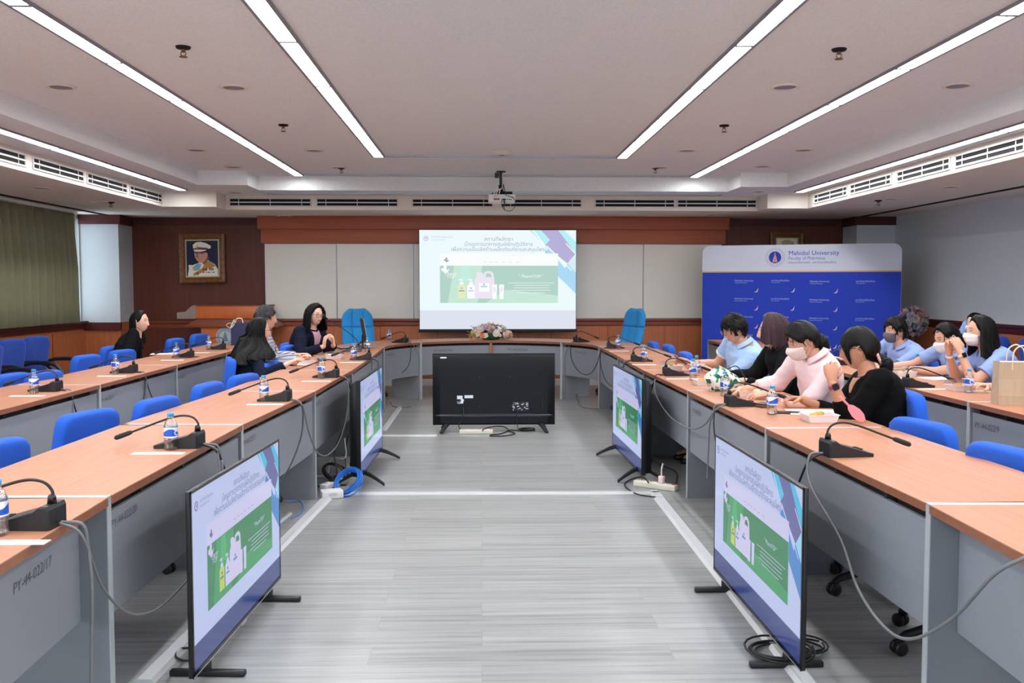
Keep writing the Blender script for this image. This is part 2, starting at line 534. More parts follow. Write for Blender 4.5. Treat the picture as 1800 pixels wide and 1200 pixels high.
struct(mb.build('trim_4', [M['wood_dado'], M['wood_crown']]))
mb = MB()
mb.box((XR - .05, YF, 0), (XR, 13.86, .95), 0)
rail(mb, (XR - .04, YF, 0), (XR - .04, 13.86, 0), (-1, 0, 0), .05, 1.05, 1)
struct(mb.build('trim_5', [M['wood_dado'], M['wood_crown']]))
struct(MB().box((-5.48, YF, Z2 - .012), (-5.43, 13.82, Z2 + .002)).build('trim_6', M['dark']))
struct(MB().box((5.64, YF, Z2 - .012), (5.69, 13.82, Z2 + .002)).build('trim_7', M['dark']))

struct(MB().box((-5.29, 14.06, 0), (5.62, 14.085, .10)).build('baseboard_back', M['white_paint']))
# olive curtain with deep folds
def curtain():
    root = thing('curtain', 'olive green pleated curtain hanging over the window on the left wall', 'curtain', (-5.67, 0, 0))
    mb = MB()
    rnd = random.Random(3)
    n = 900; y0, y1 = 3.0, 13.3
    ph = [0.0]
    for i in range(n): ph.append(ph[-1] + (y1 - y0) / n * 2 * PI / (0.20 + .09 * noise.noise((i * .012, 3, 0))))
    zt = [0, .06, .15, .5, .8, 1.0]
    rings = []
    for sgn in (1, -1):
        for t in (zt if sgn == 1 else zt[::-1]):
            row = []
            for i in range(n + 1):
                y = y0 + (y1 - y0) * i / n
                a = .020 + .055 * min(1, t * 2.5)
                x = a * math.sin(ph[i] + .35 * t * noise.noise((y * 2, t, 5))) + .02 * noise.noise((y * 3, t * 2, 1)) * t
                yy = y + (.05 * t * t if i > n * .93 else 0) * (i - n * .93) / (n * .07) + .014 * math.sin(2 * ph[i])
                row.append((x + sgn * .0025, yy, 2.51 - t * 1.515))
            rings.append(row)
    vs = [p for r in rings for p in r]; w_ = n + 1; fs = []
    for r in range(len(rings)):
        r2 = (r + 1) % len(rings)
        for i in range(n): fs.append((r * w_ + i, r * w_ + i + 1, r2 * w_ + i + 1, r2 * w_ + i))
    mb.add(vs, fs, 0, True)
    mb.build('drape', M['curtain'], root)
    MB().box((-.02, 2.9, 2.505), (.02, 13.35, 2.53)).build('track', M['white'], root)
curtain()

# ---------------------------------------------------------------- ceiling lights
def make_light(L=1.2, lit=True, label='', horiz=False):
    t = thing('ceiling_light', label, 'ceiling light', group='lit ceiling light panels' if lit else 'unlit ceiling fittings')
    mb = MB(); wd = .07; e = .05
    mb.box((-wd, -L / 2, -.014), (-e, L / 2, 0)); mb.box((e, -L / 2, -.014), (wd, L / 2, 0))
    mb.box((-e, -L / 2, -.016), (e, -L / 2 + .016, 0)); mb.box((-e, L / 2 - .016, -.016), (e, L / 2, 0))
    mb.build('frame', M['frame_grey'] if lit else M['silver'], t)
    mb = MB()
    if lit:
        mb.box((-e, -L / 2 + .008, -.010), (e, L / 2 - .008, -.002))
        mb.build('diffuser', M['diffuser'], t)
    else:
        mb.box((-e, -L / 2 + .008, -.004), (e, L / 2 - .008, -.001))
        k = int(L / .12)
        for i in range(k): mb.box((-e, -L / 2 + L * (i + .5) / k - .003, -.012), (e, -L / 2 + L * (i + .5) / k + .003, -.003))
        mb.build('louver', M['louver'], t)
    return t
proto = None
def light_row(x, z, yend, where, n):
    global proto
    for k in range(n):
        y = yend - 1.2 * (k + .5)
        lab = 'lit white ceiling light panel, %s, %s from the far end' % (where, ORD[k]) if k < 13 else 'lit white ceiling light panel overhead, behind the view'
        if y < 3.0: lab = 'lit white ceiling light panel overhead, behind the view'
        if proto is None:
            proto = make_light(1.2, True, lab); proto.location = (x, y, z)
        else:
            dup(proto, (x, y, z), 0, lab)
light_row(-1.115, Z0, 10.33, 'inner left row', 11)
light_row(1.55, Z0, 10.33, 'inner right row', 11)
light_row(-2.32, Z0, 12.07, 'outer left row', 12)
light_row(2.75, Z0, 12.07, 'outer right row', 12)
light_row(-3.83, Z1, 12.2, 'left row above the vents', 12)
light_row(4.17, Z1, 12.2, 'right row above the vents', 12)
for y, z, x0, x1, lab in ((10.27, Z0, -1.03, 1.47, 'unlit silver ceiling fitting spanning between the inner light rows'),
                          (11.99, Z0, -2.22, 2.66, 'unlit silver ceiling fitting spanning between the outer light rows'),
                          (12.62, Z1, -2.85, 3.24, 'unlit silver ceiling fitting on the soffit above the far vents')):
    t = make_light(x1 - x0, False, lab)
    t.location = ((x0 + x1) / 2, y, z); t.rotation_euler = (0, 0, PI / 2)

# ---------------------------------------------------------------- air vents
def make_vent(L, label):
    t = thing('air_vent', label, 'air vent', group='slotted air vents on the soffit')
    mb = MB(); h = .12
    mb.box((-L / 2, -.014, -h / 2), (L / 2, 0, -h / 2 + .016)); mb.box((-L / 2, -.014, h / 2 - .016), (L / 2, 0, h / 2))
    mb.box((-L / 2, -.014, -h / 2), (-L / 2 + .018, 0, h / 2)); mb.box((L / 2 - .018, -.014, -h / 2), (L / 2, 0, h / 2))
    mb.box((-L / 2, -.013, -.008), (L / 2, -.002, .008))
    mb.build('frame', M['white_paint'], t)
    MB().box((-L / 2 + .01, -.005, -h / 2 + .01), (L / 2 - .01, -.001, h / 2 - .01)).build('slot', M['dark'], t)
    for f in (-.38, 0, .38): MB().box((L * f - .004, -.010, -h / 2 + .01), (L * f + .004, -.004, h / 2 - .01)).build('divider', M['white_paint'], t)
    return t
zv = 2.637
v0 = None
def vent(x, y, rz, lab):
    global v0
    if v0 is None:
        v0 = make_vent(1.12, lab); v0.location = (x, y, zv); v0.rotation_euler = (0, 0, rz)
    else: dup(v0, (x, y, zv), rz, lab)
for k, y in enumerate((11.85, 10.65, 9.45, 8.2)):
    vent(-4.17, y, PI / 2, 'white slotted air vent on the left soffit, %s from the far end' % ORD[k])
for k, y in enumerate((11.65, 10.45, 9.2, 8.0)):
    vent(4.38, y, -PI / 2, 'white slotted air vent on the right soffit, %s from the far end' % ORD[k])
for k, x in enumerate((-2.87, -1.69, -.39, .83, 2.12, 3.26)):
    vent(x, 12.9, 0, 'white slotted air vent on the far soffit, %s from the left' % ORD[k])

# ---------------------------------------------------------------- small ceiling fittings
def make_sprinkler(lab):
    t = thing('sprinkler', lab, 'sprinkler', group='ceiling sprinklers')
    MB().lathe([(.0, 0), (.045, 0), (.04, -.012), (.02, -.016), (0, -.016)], 18).build('escutcheon', M['tvback'], t)
    mb = MB().lathe([(0, -.01), (.012, -.01), (.012, -.03), (.006, -.034), (0, -.034)], 12)
    mb.tube([(-.012, 0, -.03), (-.016, 0, -.045), (0, 0, -.058)], .003, 6); mb.tube([(.012, 0, -.03), (.016, 0, -.045), (0, 0, -.058)], .003, 6)
    mb.lathe([(0, -.057), (.024, -.058), (.024, -.062), (0, -.062)], 14)
    mb.build('head', M['gold'], t)
    return t
sp = None
for px, py, z, w_ in ((322, 82, Z0, 'nearest on the left half'), (1475, 86, Z0, 'nearest on the right half'), (498, 219, Z0, 'farther along the left half'),
                      (1273, 220, Z0, 'farther along the right half'), (600, 295, Z0, 'far end, left of the projector'), (1152, 295, Z0, 'far end, right of the projector'),
                      (195, 355, Z2, 'low ceiling strip above the curtain'), (1544, 352, Z2, 'low ceiling strip beside the right wall')):
    p = at(px, py, z=z); lab = 'dark brass ceiling sprinkler, ' + w_
    if sp is None: sp = make_sprinkler(lab); sp.location = p
    else: dup(sp, p, 0, lab)
def make_down(lab):
    t = thing('downlight', lab, 'downlight', group='round unlit downlights')
    MB().lathe([(.075, 0), (.105, 0), (.103, -.008), (.078, -.010), (.075, -.004)], 28).build('ring', M['soffit'], t)
    MB().lathe([(0, -.0065), (.076, -.007), (.076, 0), (0, 0)], 24).build('lens', M['frame_grey'], t)
    return t
dn = None
for px, py, z, w_ in ((107, 152, Z0, 'leftmost of the near pair on the left'), (411, 153, Z0, 'between the two left light rows, nearest'), (345, 263, Z0, 'outer left, before the stepped corner'),
                      (410, 293, Z0, 'left, just before the stepped corner'), (552, 264, Z0, 'between the left light rows, second'), (595, 294, Z0, 'far end between the left light rows'),
                      (1380, 152, Z0, 'between the two right light rows, nearest'), (1683, 150, Z0, 'rightmost of the near pair on the right'), (1207, 264, Z0, 'between the right light rows, second'),
                      (1412, 263, Z0, 'outer right, before the stepped corner'), (1340, 292, Z0, 'right, just before the stepped corner'), (1160, 294, Z0, 'far end between the right light rows'),
                      (414, 338, Z1, 'soffit at the left stepped corner'), (1333, 336, Z1, 'soffit at the right stepped corner'), (72, 330, Z2, 'low ceiling strip above the near curtain'),
                      (175, 354, Z2, 'low ceiling strip beside the far curtain end'), (1670, 328, Z2, 'low ceiling strip by the right wall, nearer'), (1565, 349, Z2, 'low ceiling strip by the right wall, farther'),
                      (500, 379, Z2, 'above the left whiteboard'), (1250, 377, Z2, 'above the right whiteboard')):
    p = at(px, py, z=z); lab = 'round recessed ceiling downlight, ' + w_
    if dn is None: dn = make_down(lab); dn.location = p
    else: dup(dn, p, 0, lab)
t = thing('smoke_detector', 'round pale smoke detector on the ceiling above the projector pole', 'smoke detector', at(882, 265, z=Z0))
MB().lathe([(0, -.045), (.04, -.044), (.055, -.03), (.085, -.02), (.09, 0), (0, 0)], 28).build('housing', M['soffit'], t)
MB().lathe([(.0, -.05), (.03, -.049), (.03, -.044), (0, -.044)], 18).build('sensor_cap', M['frame_grey'], t)

# ---------------------------------------------------------------- projector on its pole
def projector():
    p = at(882, 348, y=11.6)
    t = thing('projector', 'white projector hanging from a black pole in the middle of the ceiling', 'projector', (p.x, 11.6, p.z))
    mb = MB().box((-.165, -.12, -.06), (.165, .14, .035), 0, bev=.012)
    mb.box((-.165, -.122, -.055), (-.03, -.118, -.01), 0)
    mb.build('body', M['white'], t)
    mb = MB()
    for i in range(6): mb.box((-.005 + i * .022, -.1225, -.035), (.008 + i * .022, -.119, -.022))
    mb.box((-.1, -.1228, -.034), (-.03, -.119, -.016))
    mb.build('port_panel', M['black'], t)
    mb = MB().tube([(-.01, .02, .03), (-.01, .02, Z0 - p.z)], .019, 12)
    mb.cbox((-.06, .02, Z0 - p.z - .05), (.05, .05, .06))
    mb.lathe([(0, 0), (.06, 0), (.06, -.012), (0, -.012)], 20, T=Matrix.Translation((-.01, .02, Z0 - p.z)))
    mb.build('pole', M['black'], t)
    mb = MB()
    mb.box((-.07, -.06, .034), (.13, .09, .075), 0, bev=.006); mb.tube([(-.01, .02, .06), (-.01, .02, .16)], .03, 12)
    for s_ in (-1, 1): mb.tube([(0, .02, .09), (s_ * .12, .02 + .05 * s_, .05)], .009, 6)
    mb.build('mount_bracket', M['tvback'], t)
    mb = MB()
    for q in range(3):
        mb.tube([(-.105 + .03 * q, -.13, -.005), (-.10 + .035 * q, -.15, .04 + .01 * q), (-.06 + .02 * q, -.14, .08 + .012 * q), (.0, -.07, .105), (.01, .0, .17), (.008, 0, .3)], .006, 7)
    mb.build('white_cable', M['white'], t)
    mb = MB()
    lp = [(.06 + .085 * math.sin(a) * 1.1, -.14, -.10 - .08 * math.cos(a)) for a in [k * 2 * PI / 20 + .6 for k in range(18)]]
    MB().tube([(.15, -.125, -.02)] + [(.08 + .085 * math.cos(a), -.135, -.08 + .09 * math.sin(a)) for a in [.9 - k * .28 for k in range(18)]] + [(.03, -.125, -.02)], .004, 6).build('black_cable', M['cable_blk'], t)
    MB().tube([(.035, -.125, -.02), (.03, -.135, -.09), (.01, -.135, -.13)], .005, 6).build('black_cable', M['cable_blk'], t)
    MB().tube([(.02, -.125, -.02), (.025, -.14, -.10), (.03, -.135, -.165)], .004, 6).build('black_cable', M['cable_blk'], t)
    MB().tube([(.015, -.12, .16), (.05, -.13, .02), (.14, -.125, -.005)], .005, 6).build('black_cable', M['cable_blk'], t)
    MB().tube([(-.03, .0, .3), (-.032, .0, Z0 - p.z - .05)], .004, 6).build('black_cable', M['cable_blk'], t)
    MB().tube([(-.10, -.125, -.028), (-.07, -.15, -.027), (-.045, -.125, -.026)], .008, 6).build('red_plug', M['red'], t)
    MB().lathe([(0, .0), (.035, 0), (.035, .02), (0, .02)], 20, T=Matrix.Translation((-.08, .14, -.01)) @ Matrix.Rotation(-PI / 2, 4, 'X')).build('lens', M['black_gl'], t)
projector()

# ---------------------------------------------------------------- slide drawn on screens
SL = ['bg', 'band', 'white', 'green', 'cyan', 'purple', 'blue', 'ink', 'glow', 'yellow', 'pinkt', 'gold', 'lblue', 'green2']
def palette(kind):
    if kind == 'projected':
        col = dict(bg='#eefcff', band='#dfe4f1', white='#fcffff', green='#b5d6cb', cyan='#b8f3fa', purple='#b9b2dc', blue='#aedcf8', ink='#a6aabc',
                   glow='#c6f0e2', yellow='#e4f0c0', pinkt='#efe8f6', gold='#c9cfe8', lblue='#d8f0fa', green2='#c9ead9')
        return [screen_mat('projected_' + k, col[k], .98 / 2 ** EXPO, rough=.9, base='#1a1a1a', spec=0.0) for k in SL]
    col = dict(bg='#b3bfe6', band='#33427e', white='#c3c2e6', green='#2a7d52', cyan='#3fb4da', purple='#5b5f9a', blue='#3a80c4', ink='#63688c',
               glow='#3fa868', yellow='#b3c45a', pinkt='#c6c0e2', gold='#7f7aa8', lblue='#8fc8e6', green2='#36935f')
    return [screen_mat('display_' + k, col[k], .92 / 2 ** EXPO, rough=.16) for k in SL]
PAL_P = palette('projected'); PAL_T = palette('tv')
I = {k: i for i, k in enumerate(SL)}
TH1 = 'สถานที่ผลิตยา'
TH2 = '(โครงการอาคารศูนย์ฝึกปฏิบัติการ'
TH3 = 'เพื่อความเป็นเลิศด้านผลิตภัณฑ์ยาและสมุนไพร)'
def draw_slide(fl, band_top=.81):
    w, h = fl.w, fl.h
    fl.rect(0, 0, 1, 1, I['bg'], 0)
    fl.rect(0, band_top, 1, 1, I['band'])
    # diagonal ribbons, top right
    fl.poly([(.70, 0), (.775, 0), (.83, .105), (.80, .155)], I['cyan'])
    fl.poly([(.72, .0), (.73, 0), (.81, .165), (.80, .17)], I['white'], 2)
    fl.poly([(.775, 0), (.885, 0), (.998, .235), (.945, .335), (.80, .155), (.832, .10)], I['purple'], 2)
    fl.poly([(.885, 0), (.925, 0), (1, .12), (1, .235)], I['cyan'], 2)
    fl.poly([(.80, .225), (.82, .185), (.885, .275), (.885, .30), (.86, .30)], I['blue'], 2)
    fl.poly([(.885, .30), (.93, .385), (.945, .335), (1, .43), (1, .64), (.885, .465)], I['blue'], 1)
    fl.poly([(.945, .335), (1, .245), (1, .43)], I['lblue'], 2)
    fl.poly([(.81, .16), (.814, .152), (.975, .405), (.97, .41)], I['white'], 3)
    fl.poly([(.932, .135), (.937, .13), (1, .235), (1, .25)], I['white'], 3)
    # crest and heading
    fl.disc(.042, .085, .0165, I['gold'], 2); fl.disc(.042, .085, .010, I['white'], 3); fl.disc(.042, .083, .005, I['ink'], 4)
    fl.text('มหาวิทยาลัยมหิดล', .075, .070, h * .030, I['gold'], 2, 'LEFT')
    fl.text('คณะเภสัชศาสตร์', .075, .100, h * .022, I['gold'], 2, 'LEFT')
    fl.text(TH1, .505, .092, w * .0331, I['ink'], 4)
    fl.text(TH2, .505, .143, w * .0331, I['ink'], 4)
    fl.text(TH3, .505, .195, w * .0331, I['ink'], 4)
    # web page box
    fl.rect(.13, .235, .885, .362, I['white'], 4)
    fl.rect(.13, .358, .885, .735, I['green'], 5)
    fl.poly([(.22, .358), (.40, .358), (.37, .735), (.18, .735)], I['green2'], 6)
    fl.poly([(.27, .358), (.31, .358), (.33, .52), (.25, .52)], I['glow'], 7)
    fl.poly([(.42, .735), (.55, .60), (.885, .66), (.885, .735)], I['green2'], 6)
    for k, u in enumerate((.405, .445, .48, .525, .57, .615)):
        fl.rect(u, .318, u + .022, .322, I['gold'], 5)
    fl.rect(.52, .253, .68, .256, I['pinkt'], 5)
    def leafmark(u, v, s, m, k):
        for du, dv in ((0, -.03), (-.018, 0), (0, .0), (.0, .022)):
            fl.disc(u + du * s, v + dv * s, .012 * s, m, k, 14)
        fl.poly([(u + .002 * s, v + .02 * s), (u + .034 * s, v - .012 * s), (u + .02 * s, v + .03 * s)], m, k)
    leafmark(.172, .302, .55, I['ink'], 5)
    leafmark(.163, .398, .85, I['white'], 8)
    fl.text('Pharm', .20, .438, h * .045, I['white'], 8); fl.text('TOP', .20, .472, h * .045, I['white'], 8)
    # pump bottles, jug, tubes
    def pump(u, m):
        fl.poly([(u - .025, .69), (u - .025, .565), (u - .018, .548), (u + .018, .548), (u + .025, .565), (u + .025, .69)], m, 8)
        fl.rect(u - .012, .525, u + .012, .55, I['white'], 8); fl.rect(u - .003, .50, u + .003, .53, I['white'], 8); fl.rect(u - .02, .494, u + .008, .504, I['white'], 8)
        fl.rect(u - .017, .605, u + .017, .618, I['blue' if m == I['white'] else 'ink'], 9)
        fl.disc(u, .585, .006, I['purple'], 9, 12)
    pump(.268, I['yellow'])
    fl.poly([(.352, .69), (.352, .50), (.365, .465), (.362, .43), (.375, .418), (.402, .43), (.41, .45), (.412, .425), (.43, .413), (.455, .413), (.472, .435), (.478, .52), (.478, .69)], I['pinkt'], 8)
    fl.poly([(.42, .47), (.425, .44), (.445, .434), (.457, .45), (.458, .475)], I['green'], 9)
    fl.rect(.378, .535, .445, .62, I['white'], 9); fl.rect(.39, .562, .432, .576, I['blue'], 10); fl.disc(.411, .548, .006, I['purple'], 10, 12)
    pump(.328, I['white'])
    for u in (.478, .522):
        fl.poly([(u - .015, .548), (u + .017, .548), (u + .013, .695), (u - .012, .695)], I['white'], 10); fl.disc(u, .60, .008, I['pinkt'], 11, 12, ry=.03)
    fl.text('" PharmTOP "', .713, .466, h * .043, I['white'], 8)
    for v, a, b in ((.53, .565, .86), (.555, .605, .83), (.58, .60, .825), (.605, .585, .835), (.63, .625, .80)):
        fl.rect(a, v, b, v + .004, I['white'], 8)

def screen_pull():
    a = at(737, 404, y=13.8); b = at(1012, 578, y=13.8)
    w = b.x - a.x; h = a.z - b.z
    t = thing('projection_screen', 'lowered projection screen showing a slide in front of the whiteboards', 'projection screen', ((a.x + b.x) / 2, 13.8, b.z))
    mb = MB()
    Wt = PAL_P + [M['black_mt']]
    mb.box((-w / 2 - .006, .001, -.0), (w / 2 + .006, .004, h), len(SL))
    fl = Flat(mb, (-w / 2, -.0005, h), (1, 0, 0), (0, 0, 1), w, h, .0004)
    draw_slide(fl)
    mb.build('screen_sheet', Wt, t, recalc=False)
    MB().box((-w / 2 - .02, -.015, -.045), (w / 2 + .02, .02, .0), 0, bev=.006).build('weight_bar', M['black_mt'], t)
    MB().tube([(-w / 2 + .01, .035, h - .03), (w / 2 - .01, .035, h - .03)], .024, 14).build('roller_case', M['wood_val'], t)
    for s_ in (-1, 1): MB().box((s_ * w * .46 - .02, .04, h - .05), (s_ * w * .46 + .02, .20, h - .01)).build('bracket', M['wood_val'], t)
screen_pull()

# ---------------------------------------------------------------- whiteboards
def board(x0, x1, lab):
    t = thing('whiteboard', lab, 'whiteboard', ((x0 + x1) / 2, 14.12, 1.01), group='whiteboard panels on the back wall')
    w = x1 - x0
    MB().box((-w / 2, -.014, .01), (w / 2, 0, 1.115)).build('panel', M['board'], t)
    mb = MB(); e = .008
    mb.box((-w / 2, -.018, 1.11), (w / 2, -.001, 1.122)); mb.box((-w / 2, -.018, .002), (w / 2, -.001, .012))
    mb.box((-w / 2, -.018, .002), (-w / 2 + e, -.001, 1.122)); mb.box((w / 2 - e, -.018, .002), (w / 2, -.001, 1.122))
    mb.build('frame', M['silver'], t)
    return t
board(-3.23, -2.17, 'plain whiteboard panel farthest left on the back wall')
t = board(-2.16, -1.02, 'whiteboard panel behind the left blue executive chair')
board(-1.01, 1.32, 'whiteboard panel hidden behind the projection screen')
board(1.33, 2.45, 'whiteboard panel just right of the projection screen')
board(2.46, 3.64, 'whiteboard panel at the right end, beside the blue banner')
t['label'] = 'whiteboard panel behind the left blue executive chair'
# ================================================================ tables
TZ = 0.76
def make_table(name, p0, p1, D, label, group, writing=None, end=False, recess=.03, tsize=.05, tz=.60, tx=.06, slab0=True):
    p0 = Vector(p0); p1 = Vector(p1); d = p1 - p0; L = math.hypot(d.x, d.y)
    t = thing(name, label, 'table', (p0.x, p0.y, 0), math.atan2(d.y, d.x), group)
    MB().box((.017, .0015, .730), (L - .017, D, TZ), 0).build('tabletop', M['table_x'], t)
    mb = MB().box((.017, -.001, .730), (L - .017, .0015, TZ - .0015)).box((.017, D, .730), (L - .017, D + .002, TZ - .0015))
    mb.build('edge_band', M['edge'], t)
    MB().box((.02, recess, .33), (L - .02, recess + .018, .695), 0, bev=.002, seg=1).build('modesty_panel', M['panel'], t)
    mb = MB().box((.02, recess + .05, .65), (L - .02, recess + .09, .73))  # dark box put in for the shade under the top, brackets below
    for f in (.22, .5, .78): mb.box((L * f - .012, recess + .01, .68), (L * f + .012, recess + .06, .732))
    mb.build('shade_rail', M['gap'], t)
    def slab(x):
        mb = MB().box((x - .0165, .006, 0), (x + .0165, D - .03, TZ - .001), 0)
        lg = mb.build('leg_panel', M['slab_face_shade'], t)
        MB().box((x - .017, .003, 0), (x + .017, .0065, TZ + .0005)).box((x - .017, .0065, TZ - .001), (x + .017, D - .03, TZ + .0005)).build('edge_strip', M['panel_edge'], lg)
    if slab0: slab(0)
    if end: slab(L)
    if writing:
        vs, fs = text_geo(writing, tsize, 'LEFT', .15)
        T = Matrix.Translation((tx, recess - .0012, tz)) @ Matrix.Rotation(PI / 2, 4, 'X') @ Matrix.Rotation(R(2), 4, 'Z')
        MB().add(vs, fs, 0, False, T).build('handwritten_tag', M['ink'], t)
    return t
GI = 'straight modules of the inner conference table'
GO = 'straight modules of the outer tables'
lp = [Vector((-1.22, 1.5, 0)), at(193, 872, z=TZ), at(427, 746, z=TZ), at(555, 687, z=TZ), at(620, 650, z=TZ), at(656, 625, z=TZ), Vector((-1.175, 11.30, 0))]
names = ['nearest module of the left inner table, at the left edge', 'second left inner table module, behind the nearest left television', 'third left inner table module from the camera, three blue chairs behind it',
         'fourth left inner table module, behind the farther left television', 'fifth left inner table module, in front of the plaid shirt', 'last left inner table module, where the presenter sits']
wr = ['PY-44-022/17', 'PY-44-022/20', 'PY-44-022/21', 'PY-44-022/22', None, 'PY-44-022/2']
for k in range(6):
    make_table('conference_table', lp[k], lp[k + 1], .64, 'wood-topped grey ' + names[k], GI, wr[k], k == 5, .10 if k == 0 else .02,
               tsize=.048 if k == 0 else .042, tz=.60 if k == 0 else .645, tx=1.22 if k == 0 else .05)
rp = [Vector((1.43, 1.5, 0)), at(1630, 885, z=TZ), at(1345, 752, z=TZ), at(1208, 686, z=TZ), at(1130, 650, z=TZ), at(1085, 625, z=TZ), Vector((1.43, 11.30, 0))]
names = ['nearest module of the right inner table, at the right edge', 'second right inner table module, behind the nearest right television', 'third right inner table module, where the black sweater sits',
         'fourth right inner table module, where the black blazer sits', 'fifth right inner table module, beside the light blue polo', 'last right inner table module, three small blue chair backs behind it']
for k in range(6):
    make_table('conference_table', rp[k + 1], rp[k], .64, 'wood-topped grey ' + names[k], GI, ['PY-44-022/0', None, 'PY-44-022/1', None, None, None][k], k == 0, .10 if k == 0 else .02, tsize=.048, tz=.60 if k == 0 else .63, tx=.53 if k == 0 else .10, slab0=True)
yl = [3.55, 5.28, 7.0, 8.76, 10.45, 12.1]
names = ['nearest visible module of the left outer table', 'second module of the left outer table', 'third module of the left outer table', 'fourth module of the left outer table, by the person in black', 'far module of the left outer table, in front of the lectern']
for k in range(5):
    make_table('conference_table', (-2.83, yl[k], 0), (-2.83 - .01 * (k == 4), yl[k + 1], 0), .63, 'wood-topped grey ' + names[k], GO, [None, None, 'PY-44-022/3', 'PY-44-022/4', None][k], k == 4, .02, tsize=.045, tz=.63, tx=.06)
yr = [4.05, 5.76, 7.5, 9.25, 11.0, 12.75]
xr_ = [3.07, 3.07, 3.06, 3.07, 3.09, 3.12]
names = ['nearest visible module of the right outer table, holding the paper bag', 'second right outer table module, by the person with clasped hands', 'third right outer table module, by the person in a grey mask',
         'fourth right outer table module, behind the pink shirt', 'far right outer table module, its end in front of the blue banner']
for k in range(5):
    make_table('conference_table', (xr_[k + 1], yr[k + 1], 0), (xr_[k], yr[k], 0), .63, 'wood-topped grey ' + names[k], GO, 'PY-44-022/9' if k == 0 else None, k == 0, .02, tsize=.055, tz=.62, tx=.05)

# curved head table: four annular modules
HC = Vector((.13, 11.35, 0)); RI, RO = 1.30, 1.95
def arc(r, a, z): return Vector((HC.x + r * math.cos(a), HC.y + r * math.sin(a), z))
hl = ['leftmost curved head table module, beside the left executive chair', 'curved head table module left of the flowers', 'curved head table module right of the flowers', 'rightmost curved head table module, beside the right executive chair']
hw = ['PY-44-022/X', 'PY-44-022/44', 'PY-44-022/43', 'PY-44-022/5']
for k in range(4):
    a0 = PI - k * PI / 4; a1 = PI - (k + 1) * PI / 4; am = (a0 + a1) / 2
    o = arc(RI, am, 0)
    t = thing('head_table', 'wood-topped grey ' + hl[k], 'table', o, 0, 'curved modules of the head table')
    n = 12
    ang = [a0 + (a1 - a0) * i / n for i in range(n + 1)]
    pad = .012
    ang_t = [a0 - pad + (a1 - a0 + 2 * pad) * i / n for i in range(n + 1)]
    def sector(r0, r1, z0, z1, m, name):
        poly = [(p.x - o.x, p.y - o.y) for p in [arc(r0, a, 0) for a in ang_t] + [arc(r1, a, 0) for a in ang_t[::-1]]]
        return MB().prism(poly, z0, z1).build(name, m, t)
    sector(RI + .001, RO, .730, TZ, M['table'], 'tabletop')
    sector(RI - .0015, RI + .0012, .7305, TZ - .001, M['edge'], 'edge_band')
    sector(RI + .03, RI + .048, .32, .695, M['panel'], 'modesty_panel')
    sector(RI + .08, RI + .12, .66, .73, M['gap'], 'shade_rail')  # dark arc put in for the shade under the curved top
    def radial(a, m):
        c = math.cos(a); s_ = math.sin(a); q = Vector((-s_, c, 0)) * .018; e = Vector((c, s_, 0))
        b0 = HC - o
        poly = [b0 + e * (RI + .006) - q, b0 + e * (RO - .06) - q, b0 + e * (RO - .06) + q, b0 + e * (RI + .006) + q]
        MB().prism([(p.x, p.y) for p in poly], 0, TZ - .028 if m is M['orange_slab'] else TZ + .0005).build('leg_panel', m, t)
    radial(a0 - .001 if k else a0 - .02, M['orange_slab'] if k == 2 else M['panel_edge'])
    if k == 3: radial(a1 + .02, M['panel_edge'])
    # handwriting on the curved panel
    vs, fs = text_geo(hw[k], .050, 'CENTER', .15)
    aw = am + (a0 - am) * .30
    vv = []
    for p in vs:
        a = aw - p.x / (RI + .03); q = arc(RI + .0285, a, .635 + p.y)
        vv.append(q - o)
    MB().add(vv, fs, 0).build('handwritten_tag', M['ink'], t)

# ================================================================ chairs
def pad_rings(w, h, t, e=5.0, bulge=.018, bend=0.0, n=44, taper=0.0):
    """upholstered slab in the XZ plane, centred, thickness along Y"""
    prof = [(.02, -t / 2 - bulge), (.5, -t / 2 - bulge * .75), (.82, -t / 2 - bulge * .25), (.93, -t / 2), (.975, -t / 2 + .008), (1, -t / 2 + .022), (1, t / 2 - .022), (.975, t / 2 - .008), (.93, t / 2), (.5, t / 2 + .004), (.02, t / 2 + .005)]
    rings = []
    for s_, y in prof:
        row = []
        for j in range(n):
            a = 2 * PI * j / n
            c, s2 = math.cos(a), math.sin(a)
            q = (abs(c) ** e + abs(s2) ** e) ** (-1 / e)
            x = w / 2 * q * c * s_; z = h / 2 * q * s2 * s_
            x *= 1 - taper * (z / h)
            row.append(Vector((x, y + bend * x * x, z)))
        rings.append(row)
    return rings
def pad(mb, w, h, t, T, m=0, **k):
    return mb.loft(pad_rings(w, h, t, **k), m, True, True, False, T)
